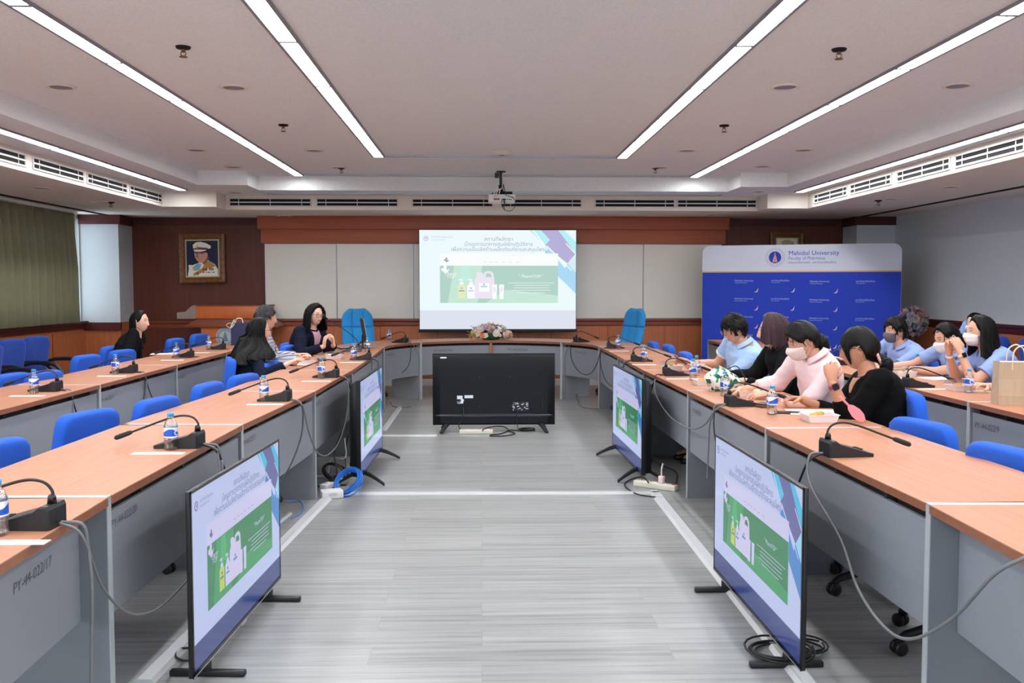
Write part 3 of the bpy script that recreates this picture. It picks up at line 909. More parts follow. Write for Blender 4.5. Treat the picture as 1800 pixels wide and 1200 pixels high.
def star_base(t, zc, m=None):
    m = m or M['black']
    mb = MB().lathe([(0, .07), (.045, .07), (.04, .11), (.03, .13), (.03, .22), (.022, .22), (.022, zc), (0, zc)], 16)
    mb.build('gas_lift', m, t)
    mb = MB()
    for k in range(5):
        a = 2 * PI * k / 5 + .3; e = Vector((math.cos(a), math.sin(a), 0))
        mb.tube([e * .02 + Vector((0, 0, .105)), e * .15 + Vector((0, 0, .10)), e * .27 + Vector((0, 0, .078)), e * .30 + Vector((0, 0, .06))], [.026, .023, .018, .016], 8)
    mb.build('star_base', m, t)
    for k in range(5):
        a = 2 * PI * k / 5 + .3; e = Vector((math.cos(a), math.sin(a), 0)); q = Vector((-e.y, e.x, 0))
        mb = MB(); c = e * .30 + Vector((0, 0, .029))
        for s_ in (-1, 1):
            ax = c + q * s_ * .016
            T = Matrix.Translation(ax) @ Matrix.Rotation(a, 4, 'Z') @ Matrix.Rotation(PI / 2, 4, 'X')
            mb.lathe([(0, -.010), (.022, -.010), (.029, -.006), (.029, .006), (.022, .010), (0, .010)], 16, 0, T)
        mb.tube([c + Vector((0, 0, 0)), c + Vector((0, 0, .035))], .010, 8)
        mb.build('caster', m, t)
def make_task_chair(label):
    t = thing('task_chair', label, 'chair', group='blue task chairs at the tables')
    T = Matrix.Translation((0, -.21, .655)) @ Matrix.Rotation(R(-9), 4, 'X') @ Matrix.Rotation(PI, 4, 'Z')
    mb = MB(); pad(mb, .44, .36, .075, T, e=8, bulge=.010, bend=-.25, taper=.10)
    mb.build('backrest', M['blue'], t)
    T = Matrix.Translation((0, .03, .455)) @ Matrix.Rotation(R(90), 4, 'X')
    mb = MB(); pad(mb, .48, .46, .07, Matrix.Translation((0, .03, .44)) @ Matrix.Rotation(R(-90), 4, 'X'), e=4.5, bulge=.012)
    mb.build('seat', M['blue'], t)
    mb = MB(); mb.tube([(0, .02, .40), (0, -.20, .40), (0, -.265, .44), (0, -.275, .60)], .02, 8)
    mb.cbox((0, .02, .395), (.2, .2, .03), bev=.008)
    mb.build('back_support', M['black'], t)
    star_base(t, .395)
    return t
tc0 = None
def task(px, py, ztop, rz, label, dx=0):
    global tc0
    p = at(px, py, z=ztop)
    f = Vector((-math.sin(rz), math.cos(rz), 0))
    q = Vector((p.x, p.y, 0)) + f * .235
    if tc0 is None:
        tc0 = make_task_chair(label); tc0.location = (q.x, q.y, 0); tc0.rotation_euler = (0, 0, rz); o = tc0
    else: o = dup(tc0, (q.x, q.y, 0), rz, label)
    o.location.z = 0
    o.scale = (1, 1, ztop / .835)
    return o
RL, RR = R(-90), R(90)
task(-38, 775, .83, RL - .25, 'blue chair back cut off at the left edge, behind the left inner table')
task(140, 721, .83, RL - .32, 'largest blue chair back on the left, behind the second left inner table module')
task(262, 698, .83, RL - .22, 'blue chair back behind the left inner table, right of the largest left chair')
task(352, 672, .83, RL - .12, 'blue chair back behind the left inner table, just before the seated people')
task(417, 657, .82, RL - .22, 'small blue chair back in front of the person in the navy jacket')
task(464, 634, .82, RL - .10, 'blue chair back in front of the plaid shirt, pushed to the left inner table')
task(498, 606, .86, RL - .1, 'blue chair between the plaid shirt and the presenter')
task(6, 656, .83, RL - .15, 'blue chair back cut off at the left edge, behind the left outer table')
task(66, 651, .83, RL - .15, 'blue chair back behind the left outer table, at its second bottle from the left edge')
task(142, 623, .85, RL - .15, 'blue chair back behind the left outer table, in front of the dark blue armchairs')
task(206, 614, .85, RL - .2, 'blue chair back nearest the person in black, behind the left outer table')
task(300, 594, .88, RL - .1, 'blue chair back behind the left outer table, just right of the person in black')
task(343, 586, .90, RL - .15, 'blue chair back in front of the lectern')
task(1156, 600, .83, RR, 'farthest small blue chair back behind the right inner table')
task(1183, 605, .83, RR, 'middle of the three small blue chair backs behind the right inner table')
task(1214, 618, .83, RR, 'small blue chair back nearest the person in the blue polo')
task(1637, 737, .83, RR + .25, 'blue chair back at the right inner table, next to the black sweater')
task(1790, 783, .83, RR + .2, 'blue chair back cut off at the right edge, behind the right inner table')
task(1450, 597, .84, RR, 'blue chair back seen between the pink shirt and the black sweater')

def make_exec(label):
    t = thing('executive_chair', label, 'chair', group='sky blue executive chairs at the head table')
    def surf(sgn):
        def fn(u, v):
            z = v; x = u * 2 - 1
            hw = .235 * (1 - .10 * z - .42 * max(0, z - .80) ** 1.6 * 4.5)
            if z > .80: hw *= 1 - .40 * ((z - .80) / .20) ** 2.8
            d = .055 * (1 - abs(x) ** 6)
            g = 0
            if sgn > 0:
                for sx in (-.34, .34): g += .022 * math.exp(-((x - sx * (1 + .25 * (z - .5))) / .035) ** 2)
                g += .026 * math.exp(-((z - .64) / .016) ** 2)
                d = .075 * (1 - abs(x) ** 5) * (1 - .7 * max(0, (z - .92) / .08) ** 2) - g + .015 * math.sin(z * PI * 2.2)
            return Vector((x * hw, sgn * d + .05 * x * x, z * .735))
        return fn
    T = Matrix.Translation((0, -.25, .46)) @ Matrix.Rotation(R(12), 4, 'X')
    mb = MB(); mb.grid(surf(1), 81, 121, 0, T=T); mb.grid(surf(-1), 31, 31, 0, T=T)
    # top seam closing strip
    a = [surf(1)(i / 30, 1.0) for i in range(31)]; b = [surf(-1)(i / 30, 1.0) for i in range(31)]
    mb.add(a + b, [(i, i + 1, 32 + i, 31 + i) for i in range(30)], 0, True, T)
    mb.build('backrest', M['teal'], t)
    mb = MB(); pad(mb, .54, .52, .12, Matrix.Translation((0, .02, .47)) @ Matrix.Rotation(R(-90), 4, 'X'), e=4.5, bulge=.015)
    mb.build('seat', M['teal'], t)
    for s_ in (-1, 1):
        mb = MB().tube([(s_ * .27, -.2, .46), (s_ * .31, -.2, .64), (s_ * .31, .12, .66), (s_ * .29, .2, .52), (s_ * .24, .15, .43)], .022, 8)
        mb.build('armrest', M['black'], t)
    star_base(t, .40)
    return t
p = at(629, 543, z=1.19)
e1 = make_exec('sky blue executive chair behind the head table, left of the projection screen')
def face(o, p, rz, back=.42):
    f = Vector((-math.sin(rz), math.cos(rz), 0))
    o.location = (p.x + f.x * back, p.y + f.y * back, 0); o.rotation_euler = (0, 0, rz)
face(e1, Vector((-1.72, 12.98, 0)), R(200), .35)
e2 = dup(e1, (0, 0, 0), 0, 'sky blue executive chair behind the head table, right of the projection screen')
face(e2, Vector((2.16, 13.0, 0)), R(122), .35)

def make_armchair(label, m):
    t = thing('armchair', label, 'armchair', group='dark blue armchairs along the walls')
    T = Matrix.Translation((0, -.24, .70)) @ Matrix.Rotation(R(-12), 4, 'X') @ Matrix.Rotation(PI, 4, 'Z')
    mb = MB(); pad(mb, .46, .50, .07, T, e=6, bulge=.012, bend=-.2, taper=.06); mb.build('backrest', m, t)
    mb = MB(); pad(mb, .48, .50, .08, Matrix.Translation((0, .03, .44)) @ Matrix.Rotation(R(-90), 4, 'X'), e=5, bulge=.012); mb.build('seat', m, t)
    for s_ in (-1, 1):
        x = s_ * .27
        mb = MB().tube([(x, -.29, .64), (x, -.15, .675), (x, .02, .68), (x, .12, .66), (x, .19, .60), (x, .245, .50), (x, .27, .40)], [.018, .02, .022, .022, .02, .018, .016], 10)
        mb.build('armrest', M['black'], t)
        mb = MB().tube([(x * .93, .27, .41), (x * .93, .27, .015), (x * .93, -.28, .015), (x * .93, -.28, .40)], .012, 8)
        mb.build('leg', M['steel'], t)
    return t
ac = None
def armchair(x, y, rz, lab):
    global ac
    if ac is None: ac = make_armchair(lab, M['blue_dk']); ac.location = (x, y, 0); ac.rotation_euler = (0, 0, rz)
    else: dup(ac, (x, y, 0), rz, lab)
for k, (px, py, l) in enumerate(((42, 587, 'dark blue armchair against the left wall, farthest and rightmost of the row'), (-4, 592, 'dark blue armchair against the left wall, second from the far end'), (-50, 600, 'dark blue armchair against the left wall, cut off by the left edge'))):
    p = at(px, py, z=.97); armchair(p.x + .30, p.y, RL - .18, l)
armchair(5.10, 11.75, RL - .1, 'dark blue armchair')
C.objects[-1]
for o in list(C.objects):
    if o.get('label') == 'dark blue armchair':
        o['label'] = 'dark blue armchair by the right wall, behind the person with clasped hands'
        o.location = (5.56, 10.22, 0); o.rotation_euler = (0, 0, RR)
armchair(5.56, 9.55, RR, 'dark blue armchair by the right wall, behind the paper bag handles')

# ================================================================ televisions
def make_tv(name, label, loc, rz, w, h, zb, style, lit):
    t = thing(name, label, 'television', loc, rz, 'televisions standing on the floor')
    dep = .018 if style == 'slab' else .03
    mb = MB().box((-w / 2, 0, zb), (w / 2, dep, zb + h), 0, bev=.004)
    if style == 'slab':
        mb.box((-w * .36, dep, zb + .05), (w * .36, dep + .035, zb + h * .62), 0, bev=.015)
    mb.build('cabinet', M['black'] if style == 'slab' else M['tvback'], t)
    e = .010
    mb = MB()
    if lit:
        fl = Flat(mb, (-w / 2 + e, -.0012, zb + h - e), (1, 0, 0), (0, 0, 1), w - 2 * e, h - 2 * e - .012, .00025)
        draw_slide(fl, .855)
        mb.build('display', PAL_T, t, recalc=False)
    else:
        MB().box((-w / 2 + e, -.0015, zb + e + .01), (w / 2 - e, 0, zb + h - e)).build('display', M['black_gl'], t)
    mb = MB()
    mb.box((-w / 2, -.003, zb + h - e), (w / 2, .001, zb + h)); mb.box((-w / 2, -.003, zb), (w / 2, .001, zb + e + .010))
    mb.box((-w / 2, -.003, zb), (-w / 2 + e, .001, zb + h)); mb.box((w / 2 - e, -.003, zb), (w / 2, .001, zb + h))
    mb.build('bezel', M['black_gl'], t)
    if style == 'slab':
        MB().box((-.03, -.006, zb - .006), (.03, .01, zb + .004), 0).build('sensor_strip', M['silver'], t)
        MB().box((-w / 2, -.0035, zb + .0015), (w / 2, -.0025, zb + .006)).build('chin_trim', M['silver'], t)
    if style != 'slab':
        # swollen back shell with sloping shoulders
        rings = []
        for yy, s_ in ((dep, .992), (dep + .018, .985), (dep + .030, .965), (dep + .040, .935), (dep + .048, .895), (dep + .054, .85), (dep + .0575, .80), (dep + .058, .76)):
            zt = zb + h - .006 - (1 - s_) * h * .9; zl = zb + .015 + (1 - s_) * h * .05
            hw = w / 2 * (1 - (1 - s_) * .55)
            rings.append([(-hw, yy, zl), (hw, yy, zl), (hw, yy, zt), (-hw, yy, zt)])
        mb = MB().loft(rings, 0, True, True)
        mb.build('back_shell', M['tvback'], t)
        # the glossy sound ledge
        def ledge(u, v):
            x = (u * 2 - 1) * w * .475
            q = math.sqrt(max(0, 1 - (abs(u * 2 - 1)) ** 4))
            a = -PI / 2 + PI * v
            return Vector((x, dep + .050 + .018 * math.cos(a) * (.3 + .7 * q), zb + h * .14 + .024 * math.sin(a) * (.25 + .75 * q)))
        mb = MB().grid(ledge, 40, 8); mb.build('sound_ledge', M['tvback_gl'], t)
    for s_ in (-1, 1):
        if style == 'slab':
            x = s_ * w * .36
            mb = MB().box((x - .016, -.14, 0), (x + .016, .15, .024), 0, bev=.006)
            mb.cbox((x, .015, zb * .5 + .006), (.03, .045, zb - .008), bev=.006)
            mb.build('foot', M['black'], t)
        else:
            x = s_ * w * .37
            for q in (-1, 1):
                mb = MB()
                rings = []
                for f in (0, .35, .7, 1.0):
                    yy = .02 + q * (.012 + .17 * f); zz = zb + .01 - (zb + .004) * (f ** 1.3)
                    xx = x + s_ * .07 * f
                    ww = .022 - .006 * f; hh = .017 - .009 * f
                    rings.append([(xx - ww, yy, zz - hh * 0 + .0), (xx + ww, yy, zz), (xx + ww, yy, zz + hh * 1.6 + .004), (xx - ww, yy, zz + hh * 1.6 + .004)])
                mb.loft(rings, 0, False, True)
                mb.build('foot', M['black_mt'], t)
    return t
def tv_between(pl, pr, zb):
    a = at(pl[0], pl[1], z=zb); b = at(pr[0], pr[1], z=zb)
    d = b - a
    return (a + b) / 2, math.atan2(d.y, d.x), math.hypot(d.x, d.y)
c, rz, w = tv_between((340, 1194), (493, 1017), .055)
make_tv('television', 'nearest left television, showing a green slide, standing on flat slab feet', (c.x, c.y, 0), rz, w, .69, .055, 'slab', True)
c, rz, w = tv_between((1255, 1001), (1408, 1180), .055)
make_tv('television', 'nearest right television, showing a green slide, standing on flat slab feet', (c.x, c.y, 0), rz, w, .69, .055, 'slab', True)
c, rz, w = tv_between((634, 842), (672, 789), .075)
make_tv('television', 'farther left television on splayed feet beside the blue cable coil', (c.x, c.y, 0), rz, w, .725, .075, 'shell', True)
c, rz, w = tv_between((1077, 783), (1128, 836), .075)
make_tv('television', 'farther right television on splayed feet beside the beige power strip', (c.x, c.y, 0), rz, w, .725, .075, 'shell', True)
a = at(761, 746, z=.07); b = at(975, 745, z=.07)
cw = b.x - a.x
ctv = make_tv('television', 'large television in the middle of the floor, seen from behind', ((a.x + b.x) / 2, a.y, 0), PI, cw, .735, .07, 'shell', False)
def back_details(t, w, zb, h):
    fl = MB()
    y = .0895
    def bx(x0, x1, z0, z1, m, nm, yy=y): MB().box((x0 * w, yy - .003, zb + z0 * h), (x1 * w, yy, zb + z1 * h)).build(nm, m, t)
    # the back is seen mirrored: +x is the left of the picture
    bx(.385, .435, .935, .957, M['label_white'], 'sticker', .069)
    for x0, x1, z0, z1 in ((.255, .30, .37, .42), (.245, .27, .34, .372), (.272, .30, .32, .342), (.17, .24, .385, .425), (.25, .296, .31, .34)):
        bx(x0, x1, z0, z1, M['label_white'], 'sticker')
    mb = MB()
    mb.box((-.145 * w, y - .004, zb + .20 * h), (-.285 * w, y + .001, zb + .335 * h)); mb.build('port_panel', M['black_gl'], t)
    mb = MB(); rnd = random.Random(5)
    for k in range(26):
        xx = -.155 * w - rnd.random() * .12 * w; zz = zb + (.215 + rnd.random() * .105) * h; s_ = .003 + rnd.random() * .010
        mb.box((xx - s_, y + .001, zz - .003), (xx + s_, y + .002, zz + .003))
    mb.build('port_lettering', M['label_white'], t)
    mb = MB()
    x0, x1, z0, z1 = -.305 * w, -.395 * w, zb + .22 * h, zb + .45 * h
    for a_, b_ in (((x0, z0), (x1, z0 + .006)), ((x0, z1 - .006), (x1, z1)), ((x0, z0), (x0 - .006, z1)), ((x1 + .006, z0), (x1, z1))):
        mb.box((min(a_[0], b_[0]), y - .003, a_[1]), (max(a_[0], b_[0]), y + .001, b_[1]))
    mb.build('cover_hatch', M['black_gl'], t)
    for x, z in ((.12, .68), (-.13, .68), (.12, .27), (-.13, .27), (.47, .1), (-.47, .1), (.46, .66), (-.46, .66)):
        MB().lathe([(0, 0), (.008, 0), (.008, .004), (0, .004)], 10, T=Matrix.Translation((x * w, (.0872 if abs(x) < .4 else .034), zb + z * h)) @ Matrix.Rotation(-PI / 2, 4, 'X')).build('screw', M['gap'], t)
    mb = MB().tube([(.25 * w, y + .002, zb + .26 * h), (.245 * w, y + .03, zb + .2 * h), (.26 * w, y + .035, zb + .1 * h), (.29 * w, .12, zb + .02), (.27 * w, .19, .03)], .005, 7)
    mb.build('power_cord', M['cable_blk'], t)
    mb = MB().tube([(-.19 * w, y + .002, zb + .25 * h), (-.19 * w, y + .025, zb + .15 * h), (-.185 * w, .11, .10), (-.20 * w, .14, .012)], .004, 7)
    mb.build('signal_cord', M['cable_blk'], t)
back_details(ctv, cw, .07, .735)

# ================================================================ lectern, portraits, banner
def lectern():
    y = 13.5
    def X(px): return at(px, 560, y=y).x
    def Zp(py): return at(400, py, y=y).z
    x0, x1 = X(345), X(470)
    t = thing('lectern', 'wooden lectern with a round crest, behind the left outer table', 'lectern', ((x0 + x1) / 2, y, 0))
    w = x1 - x0; h = w / 2
    zt, zb, zl = Zp(536), Zp(560), Zp(575)
    MB().box((-h + .06, .02, 0), (h - .06, .5, zl)).build('body', M['lect'], t)
    MB().box((-h, 0, zb), (h, .45, zt - .012), 0, bev=.004).build('top_box', M['lect'], t)
    mb = MB().box((-h - .01, -.01, zt - .014), (h + .01, .47, zt)).box((-h - .01, -.008, zb - .006), (h + .01, .46, zb + .006))
    mb.build('top_trim', M['lect_dark'], t)
    rings = [[(-h - .16 + a, b, c) for a, b, c in ((.0, -.02, zl), (0, -.02, zl + .02), (.16, 0, zb - .01), (.16, .45, zb - .01), (0, .45, zl + .02), (0, .45, zl))],
             [(h + .16 - a, b, c) for a, b, c in ((.0, -.02, zl), (0, -.02, zl + .02), (.16, 0, zb - .01), (.16, .45, zb - .01), (0, .45, zl + .02), (0, .45, zl))]]
    MB().loft(rings, 0, False, True).build('shelf', M['lect_dark'], t)
    # grey wing shelf on the left with a sloping cheek
    poly = [(-h - .28, zb + .02), (-h - .17, zb + .02), (-h - .09, zt - .03), (-h - .03, zt - .002), (-h, zt - .002), (-h, zb - .01), (-h - .28, zb - .005 + .005)]
    poly = [(-h - .28, zb), (-h - .28, zb + .09), (-h - .16, zb + .10), (-h - .08, zt - .02), (-h - .03, zt), (-h, zt), (-h, zb)]
    MB().prism(poly, .02, .42, axis='y').build('side_wing', M['lect_grey'], t)
    mb = MB()
    cx, cz, r = X(395) - (x0 + x1) / 2, Zp(592), .135
    T = Matrix.Translation((cx, .02, cz)) @ Matrix.Rotation(PI / 2, 4, 'X')
    mb.lathe([(0, 0), (r, 0), (r, .008), (r * .97, .010), (0, .010)], 48, 0, T, False)
    mb.add([(r * .70 * math.cos(2 * PI * j / 48), r * .70 * math.sin(2 * PI * j / 48), .0104) for j in range(48)], [tuple(range(48))], 1, False, T)
    mb.add([(r * .66 * math.cos(2 * PI * j / 48), r * .66 * math.sin(2 * PI * j / 48), .0108) for j in range(48)], [tuple(range(48))], 2, False, T)
    for k in range(24):
        a = 2 * PI * k / 24
        mb.box((-.006, -.008, .0102), (.006, .008, .0125), 1, T @ Matrix.Rotation(a, 4, 'Z') @ Matrix.Translation((0, r * .81, 0)))
    for k in range(5):
        s_ = 1 - k * .17
        mb.prism([(-.045 * s_, -.06 + k * .025), (.045 * s_, -.06 + k * .025), (.035 * s_, -.04 + k * .025), (-.035 * s_, -.04 + k * .025)], .0104, .0135, 1, T)
    mb.prism([(-.006, .05), (.006, .05), (0, .085)], .0104, .0135, 1, T)
    mb.build('crest', [M['crest_pale'], M['crest_blue'], M['crest_mid']], t)
M['crest_pale'] = mat('crest_pale', '#a9b4c0', rough=.5); M['crest_blue'] = mat('crest_blue', '#5a6f8e', rough=.5); M['crest_mid'] = mat('crest_mid', '#b4c0c4', rough=.5)
lectern()

def portrait(name, label, px0, py0, px1, py1, y, visible='full', tilt=0):
    a = at(px0, py0, y=y); b = at(px1, py1, y=y)
    w = b.x - a.x; h = a.z - b.z
    t = thing(name, label, 'framed picture', ((a.x + b.x) / 2, y, (a.z + b.z) / 2), 0)
    t.rotation_euler = (R(-3), tilt, 0)
    prof = [(0, 0), (.0, -.05), (.02, -.06), (.045, -.045), (.06, -.055), (.085, -.03), (.085, 0)]
    mb = MB()
    cs = [(-1, -1), (1, -1), (1, 1), (-1, 1)]
    rings = []
    for sx, sz in cs:
        rings.append([(sx * (w / 2 - d), yy, sz * (h / 2 - d)) for d, yy in prof])
    n = len(prof); vs = [p for r_ in rings for p in r_]; fs = []
    for k in range(4):
        for j in range(n - 1):
            fs.append((k * n + j, k * n + j + 1, ((k + 1) % 4) * n + j + 1, ((k + 1) % 4) * n + j))
    mb.add(vs, fs); mb.build('frame', M['gold'], t)
    e = .085; m_ = .018
    iw, ih = w - 2 * e, h - 2 * e
    MB().box((-iw / 2, -.025, -ih / 2), (iw / 2, -.005, ih / 2)).build('mat_border', M['paper_cream'], t)
    iw -= 2 * m_; ih -= 2 * m_
    mb = MB()
    fl = Flat(mb, (-iw / 2, -.026, ih / 2), (1, 0, 0), (0, 0, 1), iw, ih, .0006)
    cols = ['#1c2340', '#efeadc', '#7a2c44', '#d39480', '#b9a98c', '#7fb7c0', '#c08a4a', '#1d1d22', '#6a4a5e', '#8d5848']
    ms = [PM(c) for c in cols]
    if visible == 'full':
        fl.rect(0, 0, 1, 1, 0, 0)
        fl.poly([(.03, 1), (.06, .80), (.16, .70), (.36, .63), (.50, .60), (.62, .50), (.72, .58), (.90, .68), (.985, .82), (.985, 1)], 1)
        fl.poly([(.24, .34), (.66, .34), (.68, .46), (.60, .58), (.50, .63), (.40, .62), (.32, .55), (.27, .47)], 3, 2)
        fl.poly([(.50, .63), (.60, .56), (.66, .44), (.70, .47), (.66, .60), (.54, .68)], 9, 3)
        fl.poly([(.20, .12), (.30, .045), (.45, .03), (.62, .07), (.78, .15), (.77, .22), (.66, .24), (.40, .22), (.22, .22)], 1, 3)
        fl.poly([(.24, .215), (.40, .185), (.66, .205), (.72, .25), (.60, .262), (.40, .25), (.25, .25)], 2, 4)
        fl.poly([(.22, .255), (.42, .245), (.64, .262), (.60, .30), (.40, .32), (.26, .31)], 1, 4)
        fl.poly([(.26, .31), (.44, .318), (.64, .285), (.64, .31), (.46, .34), (.28, .335)], 7, 5)
        fl.poly([(.31, .225), (.345, .11), (.38, .22)], 6, 5)
        fl.rect(.27, .352, .56, .362, 7, 4); fl.rect(.285, .36, .37, .372, 7, 4); fl.rect(.44, .36, .53, .372, 7, 4); fl.rect(.33, .50, .44, .508, 9, 4)
        fl.poly([(.30, .42), (.36, .38), (.37, .48), (.31, .47)], 9, 4)
        fl.poly([(.18, .76), (.34, .64), (.46, .66), (.40, .82), (.24, .86)], 5, 2)
        fl.poly([(.60, .60), (.72, .58), (.93, .72), (.60, .86), (.22, 1), (.20, .93), (.50, .78)], 6, 2)
        for k in range(7): fl.rect(.50 + k * .052, .78, .535 + k * .052, .845, [2, 8, 7, 1, 8, 2, 0][k], 3)
        for k in range(8): fl.disc(.47 + k * .055, .90, .022, [6, 7, 4, 6, 7, 6, 4, 7][k], 3, 12)
        for k in range(9): fl.disc(.08 + .03 * (k % 3), .70 + .03 * (k // 3), .022, 1, 3, 10)
        fl.disc(.24, .80, .05, 4, 3, 16); fl.disc(.34, .93, .05, 9, 3, 16)
    else:
        fl.rect(0, 0, 1, 1, 1, 0)
        fl.poly([(.18, .14), (.34, .05), (.60, .04), (.82, .12), (.86, .22), (.60, .25), (.30, .24)], 4, 2)
        fl.poly([(.26, .22), (.60, .24), (.80, .20), (.76, .30), (.50, .33), (.32, .30)], 7, 3)
        fl.poly([(.30, .30), (.76, .30), (.70, .52), (.56, .62), (.40, .58)], 3, 2)
        fl.poly([(.05, 1), (.12, .74), (.40, .60), (.66, .60), (.90, .74), (.97, 1)], 4, 1)
    mb.build('picture', ms, t, recalc=False)
    MB().box((-.05, -.01, -.05), (.05, 14.41 - y, .05)).build('wall_cleat', M['wood_dark'], t)
_pm = {}
def PM(c):
    if c not in _pm: _pm[c] = mat('painted_' + c[1:], c, rough=.35, spec=.4)
    return _pm[c]
M['paper_cream'] = mat('cream_mount', '#c9bd9a', rough=.6)
portrait('framed_portrait', 'gilt framed portrait of an officer in a white cap on the dark left wall', 316, 411, 397, 497, 14.33, 'full', R(-1.0))
portrait('framed_portrait', 'gilt framed picture half hidden behind the top of the blue banner', 1354, 408, 1411, 478, 14.33, 'part')

def banner():
    a = Vector((3.17, 13.32, 0)); b = Vector((5.66, 12.42, 0))
    d = b - a; w = d.length
    H = 2.075
    t = thing('backdrop_banner', 'blue pop-up backdrop with white header and university lettering behind the right seats', 'banner', ((a.x + b.x) / 2, (a.y + b.y) / 2, 0), math.atan2(d.y, d.x))
    r = .11
    poly = [(-w / 2, .01), (w / 2, .01)]
    for k in range(9):
        q = PI / 2 * k / 8; poly.append((w / 2 - r + r * math.cos(q), H - r + r * math.sin(q)))
    for k in range(9):
        q = PI / 2 + PI / 2 * k / 8; poly.append((-w / 2 + r + r * math.cos(q), H - r + r * math.sin(q)))
    MB().prism(poly, 0, .05, axis='y').build('fabric_cover', M['banner_white'], t)
    MB().box((-w / 2 + .05, -.12, 0), (-w / 2 + .11, .22, .02)).build('base_foot', M['black'], t)
    MB().box((w / 2 - .11, -.12, 0), (w / 2 - .05, .22, .02)).build('base_foot', M['black'], t)
    mb = MB()
    fl = Flat(mb, (-w / 2, -.0008, H), (1, 0, 0), (0, 0, 1), w, H, .0008)
    hv = .365 / H
    fl.rect(0.001, hv, .999, .993, 1, 0)
    fl.rect(0.001, hv - .0, .999, hv + .0085, 2, 1)
    cu, cv = .378, .175 / H
    rr = .130 / w
    fl.disc(cu, cv, rr, 3, 0, 48); fl.disc(cu, cv, rr * .965, 0, 1, 48); fl.disc(cu, cv, rr * .66, 2, 2, 48); fl.disc(cu, cv, rr * .64, 1, 3, 48)
    for k in range(30):
        q = 2 * PI * k / 30
        fl.disc(cu + rr * .81 * math.cos(q), cv + rr * .81 * w / H * math.sin(q), rr * .05, 3, 2, 6)
    sx = rr
    for k, (yy, hw_) in enumerate(((.42, .30), (.22, .26), (.05, .20), (-.12, .13), (-.28, .07))):
        fl.poly([(cu - hw_ * sx, cv + (yy + .10) * sx * w / H), (cu - hw_ * .55 * sx, cv + (yy - .09) * sx * w / H), (cu + hw_ * .55 * sx, cv + (yy - .09) * sx * w / H), (cu + hw_ * sx, cv + (yy + .10) * sx * w / H)], 2, 4)
        fl.poly([(cu - hw_ * .5 * sx, cv + (yy + .06) * sx * w / H), (cu, cv + (yy - .03) * sx * w / H), (cu + hw_ * .5 * sx, cv + (yy + .06) * sx * w / H)], 4, 5)
    fl.poly([(cu - .05 * sx, cv - .36 * sx * w / H), (cu, cv - .60 * sx * w / H), (cu + .05 * sx, cv - .36 * sx * w / H)], 2, 4)
    fl.text('Mahidol University', .446, .120 / H, .088, 1, 2, 'LEFT')
    fl.text('Faculty of Pharmacy', .446, .190 / H, .060, 4, 2, 'LEFT')
    fl.text('คณะเภสัชศาสตร์  มหาวิทยาลัยมหิดล', .446, .250 / H, .044, 4, 2, 'LEFT')
    for row in range(7):
        for col in range(4):
            u = (.172, .360, .556, .782)[col]; z = .50 + row * .255 + (.012 if col > 1 else 0)
            v = z / H
            if v > .94: continue
            if col % 2 == 0:
                fl.text('Mahidol University', u, v, .034, 6, 2, 'LEFT'); fl.text('Faculty of Pharmacy', u, v + .014, .021, 6, 2, 'LEFT')
            else:
                fl.text('มหาวิทยาลัยมหิดล', u, v, .034, 6, 2, 'LEFT'); fl.text('คณะเภสัชศาสตร์', u, v + .013, .018, 6, 2, 'LEFT')
            if col < 3:
                uu = (.282, .468, .682)[col]; vv = v + .066
                fl.poly([(uu - .008, vv + .010), (uu + .006, vv + .004), (uu + .014, vv - .018), (uu + .010, vv + .008), (uu + .002, vv + .014)], 5, 2)
                fl.poly([(uu + .004, vv + .004), (uu + .014, vv - .018), (uu + .008, vv + .006)], 0, 3)
    mb.build('print', [M['banner_white'], M['banner_blue'], M['banner_gold'], M['banner_ring'], M['banner_ink'], M['banner_pink'], M['banner_pale']], t, recalc=False)
M['banner_white'] = mat('banner_white', '#c9cddb', rough=.8); M['banner_blue'] = mat('banner_blue', '#2a40ae', rough=.75, spec=.2)
M['banner_gold'] = mat('banner_gold', '#d79a62', rough=.6); M['banner_ring'] = mat('banner_ring', '#8a7f98', rough=.7)
M['banner_pale'] = mat('banner_pale_print', '#aab4dc', rough=.7); M['banner_ink'] = mat('banner_ink', '#4a5790', rough=.7); M['banner_pink'] = mat('banner_pink', '#c8a89a', rough=.7)
banner()
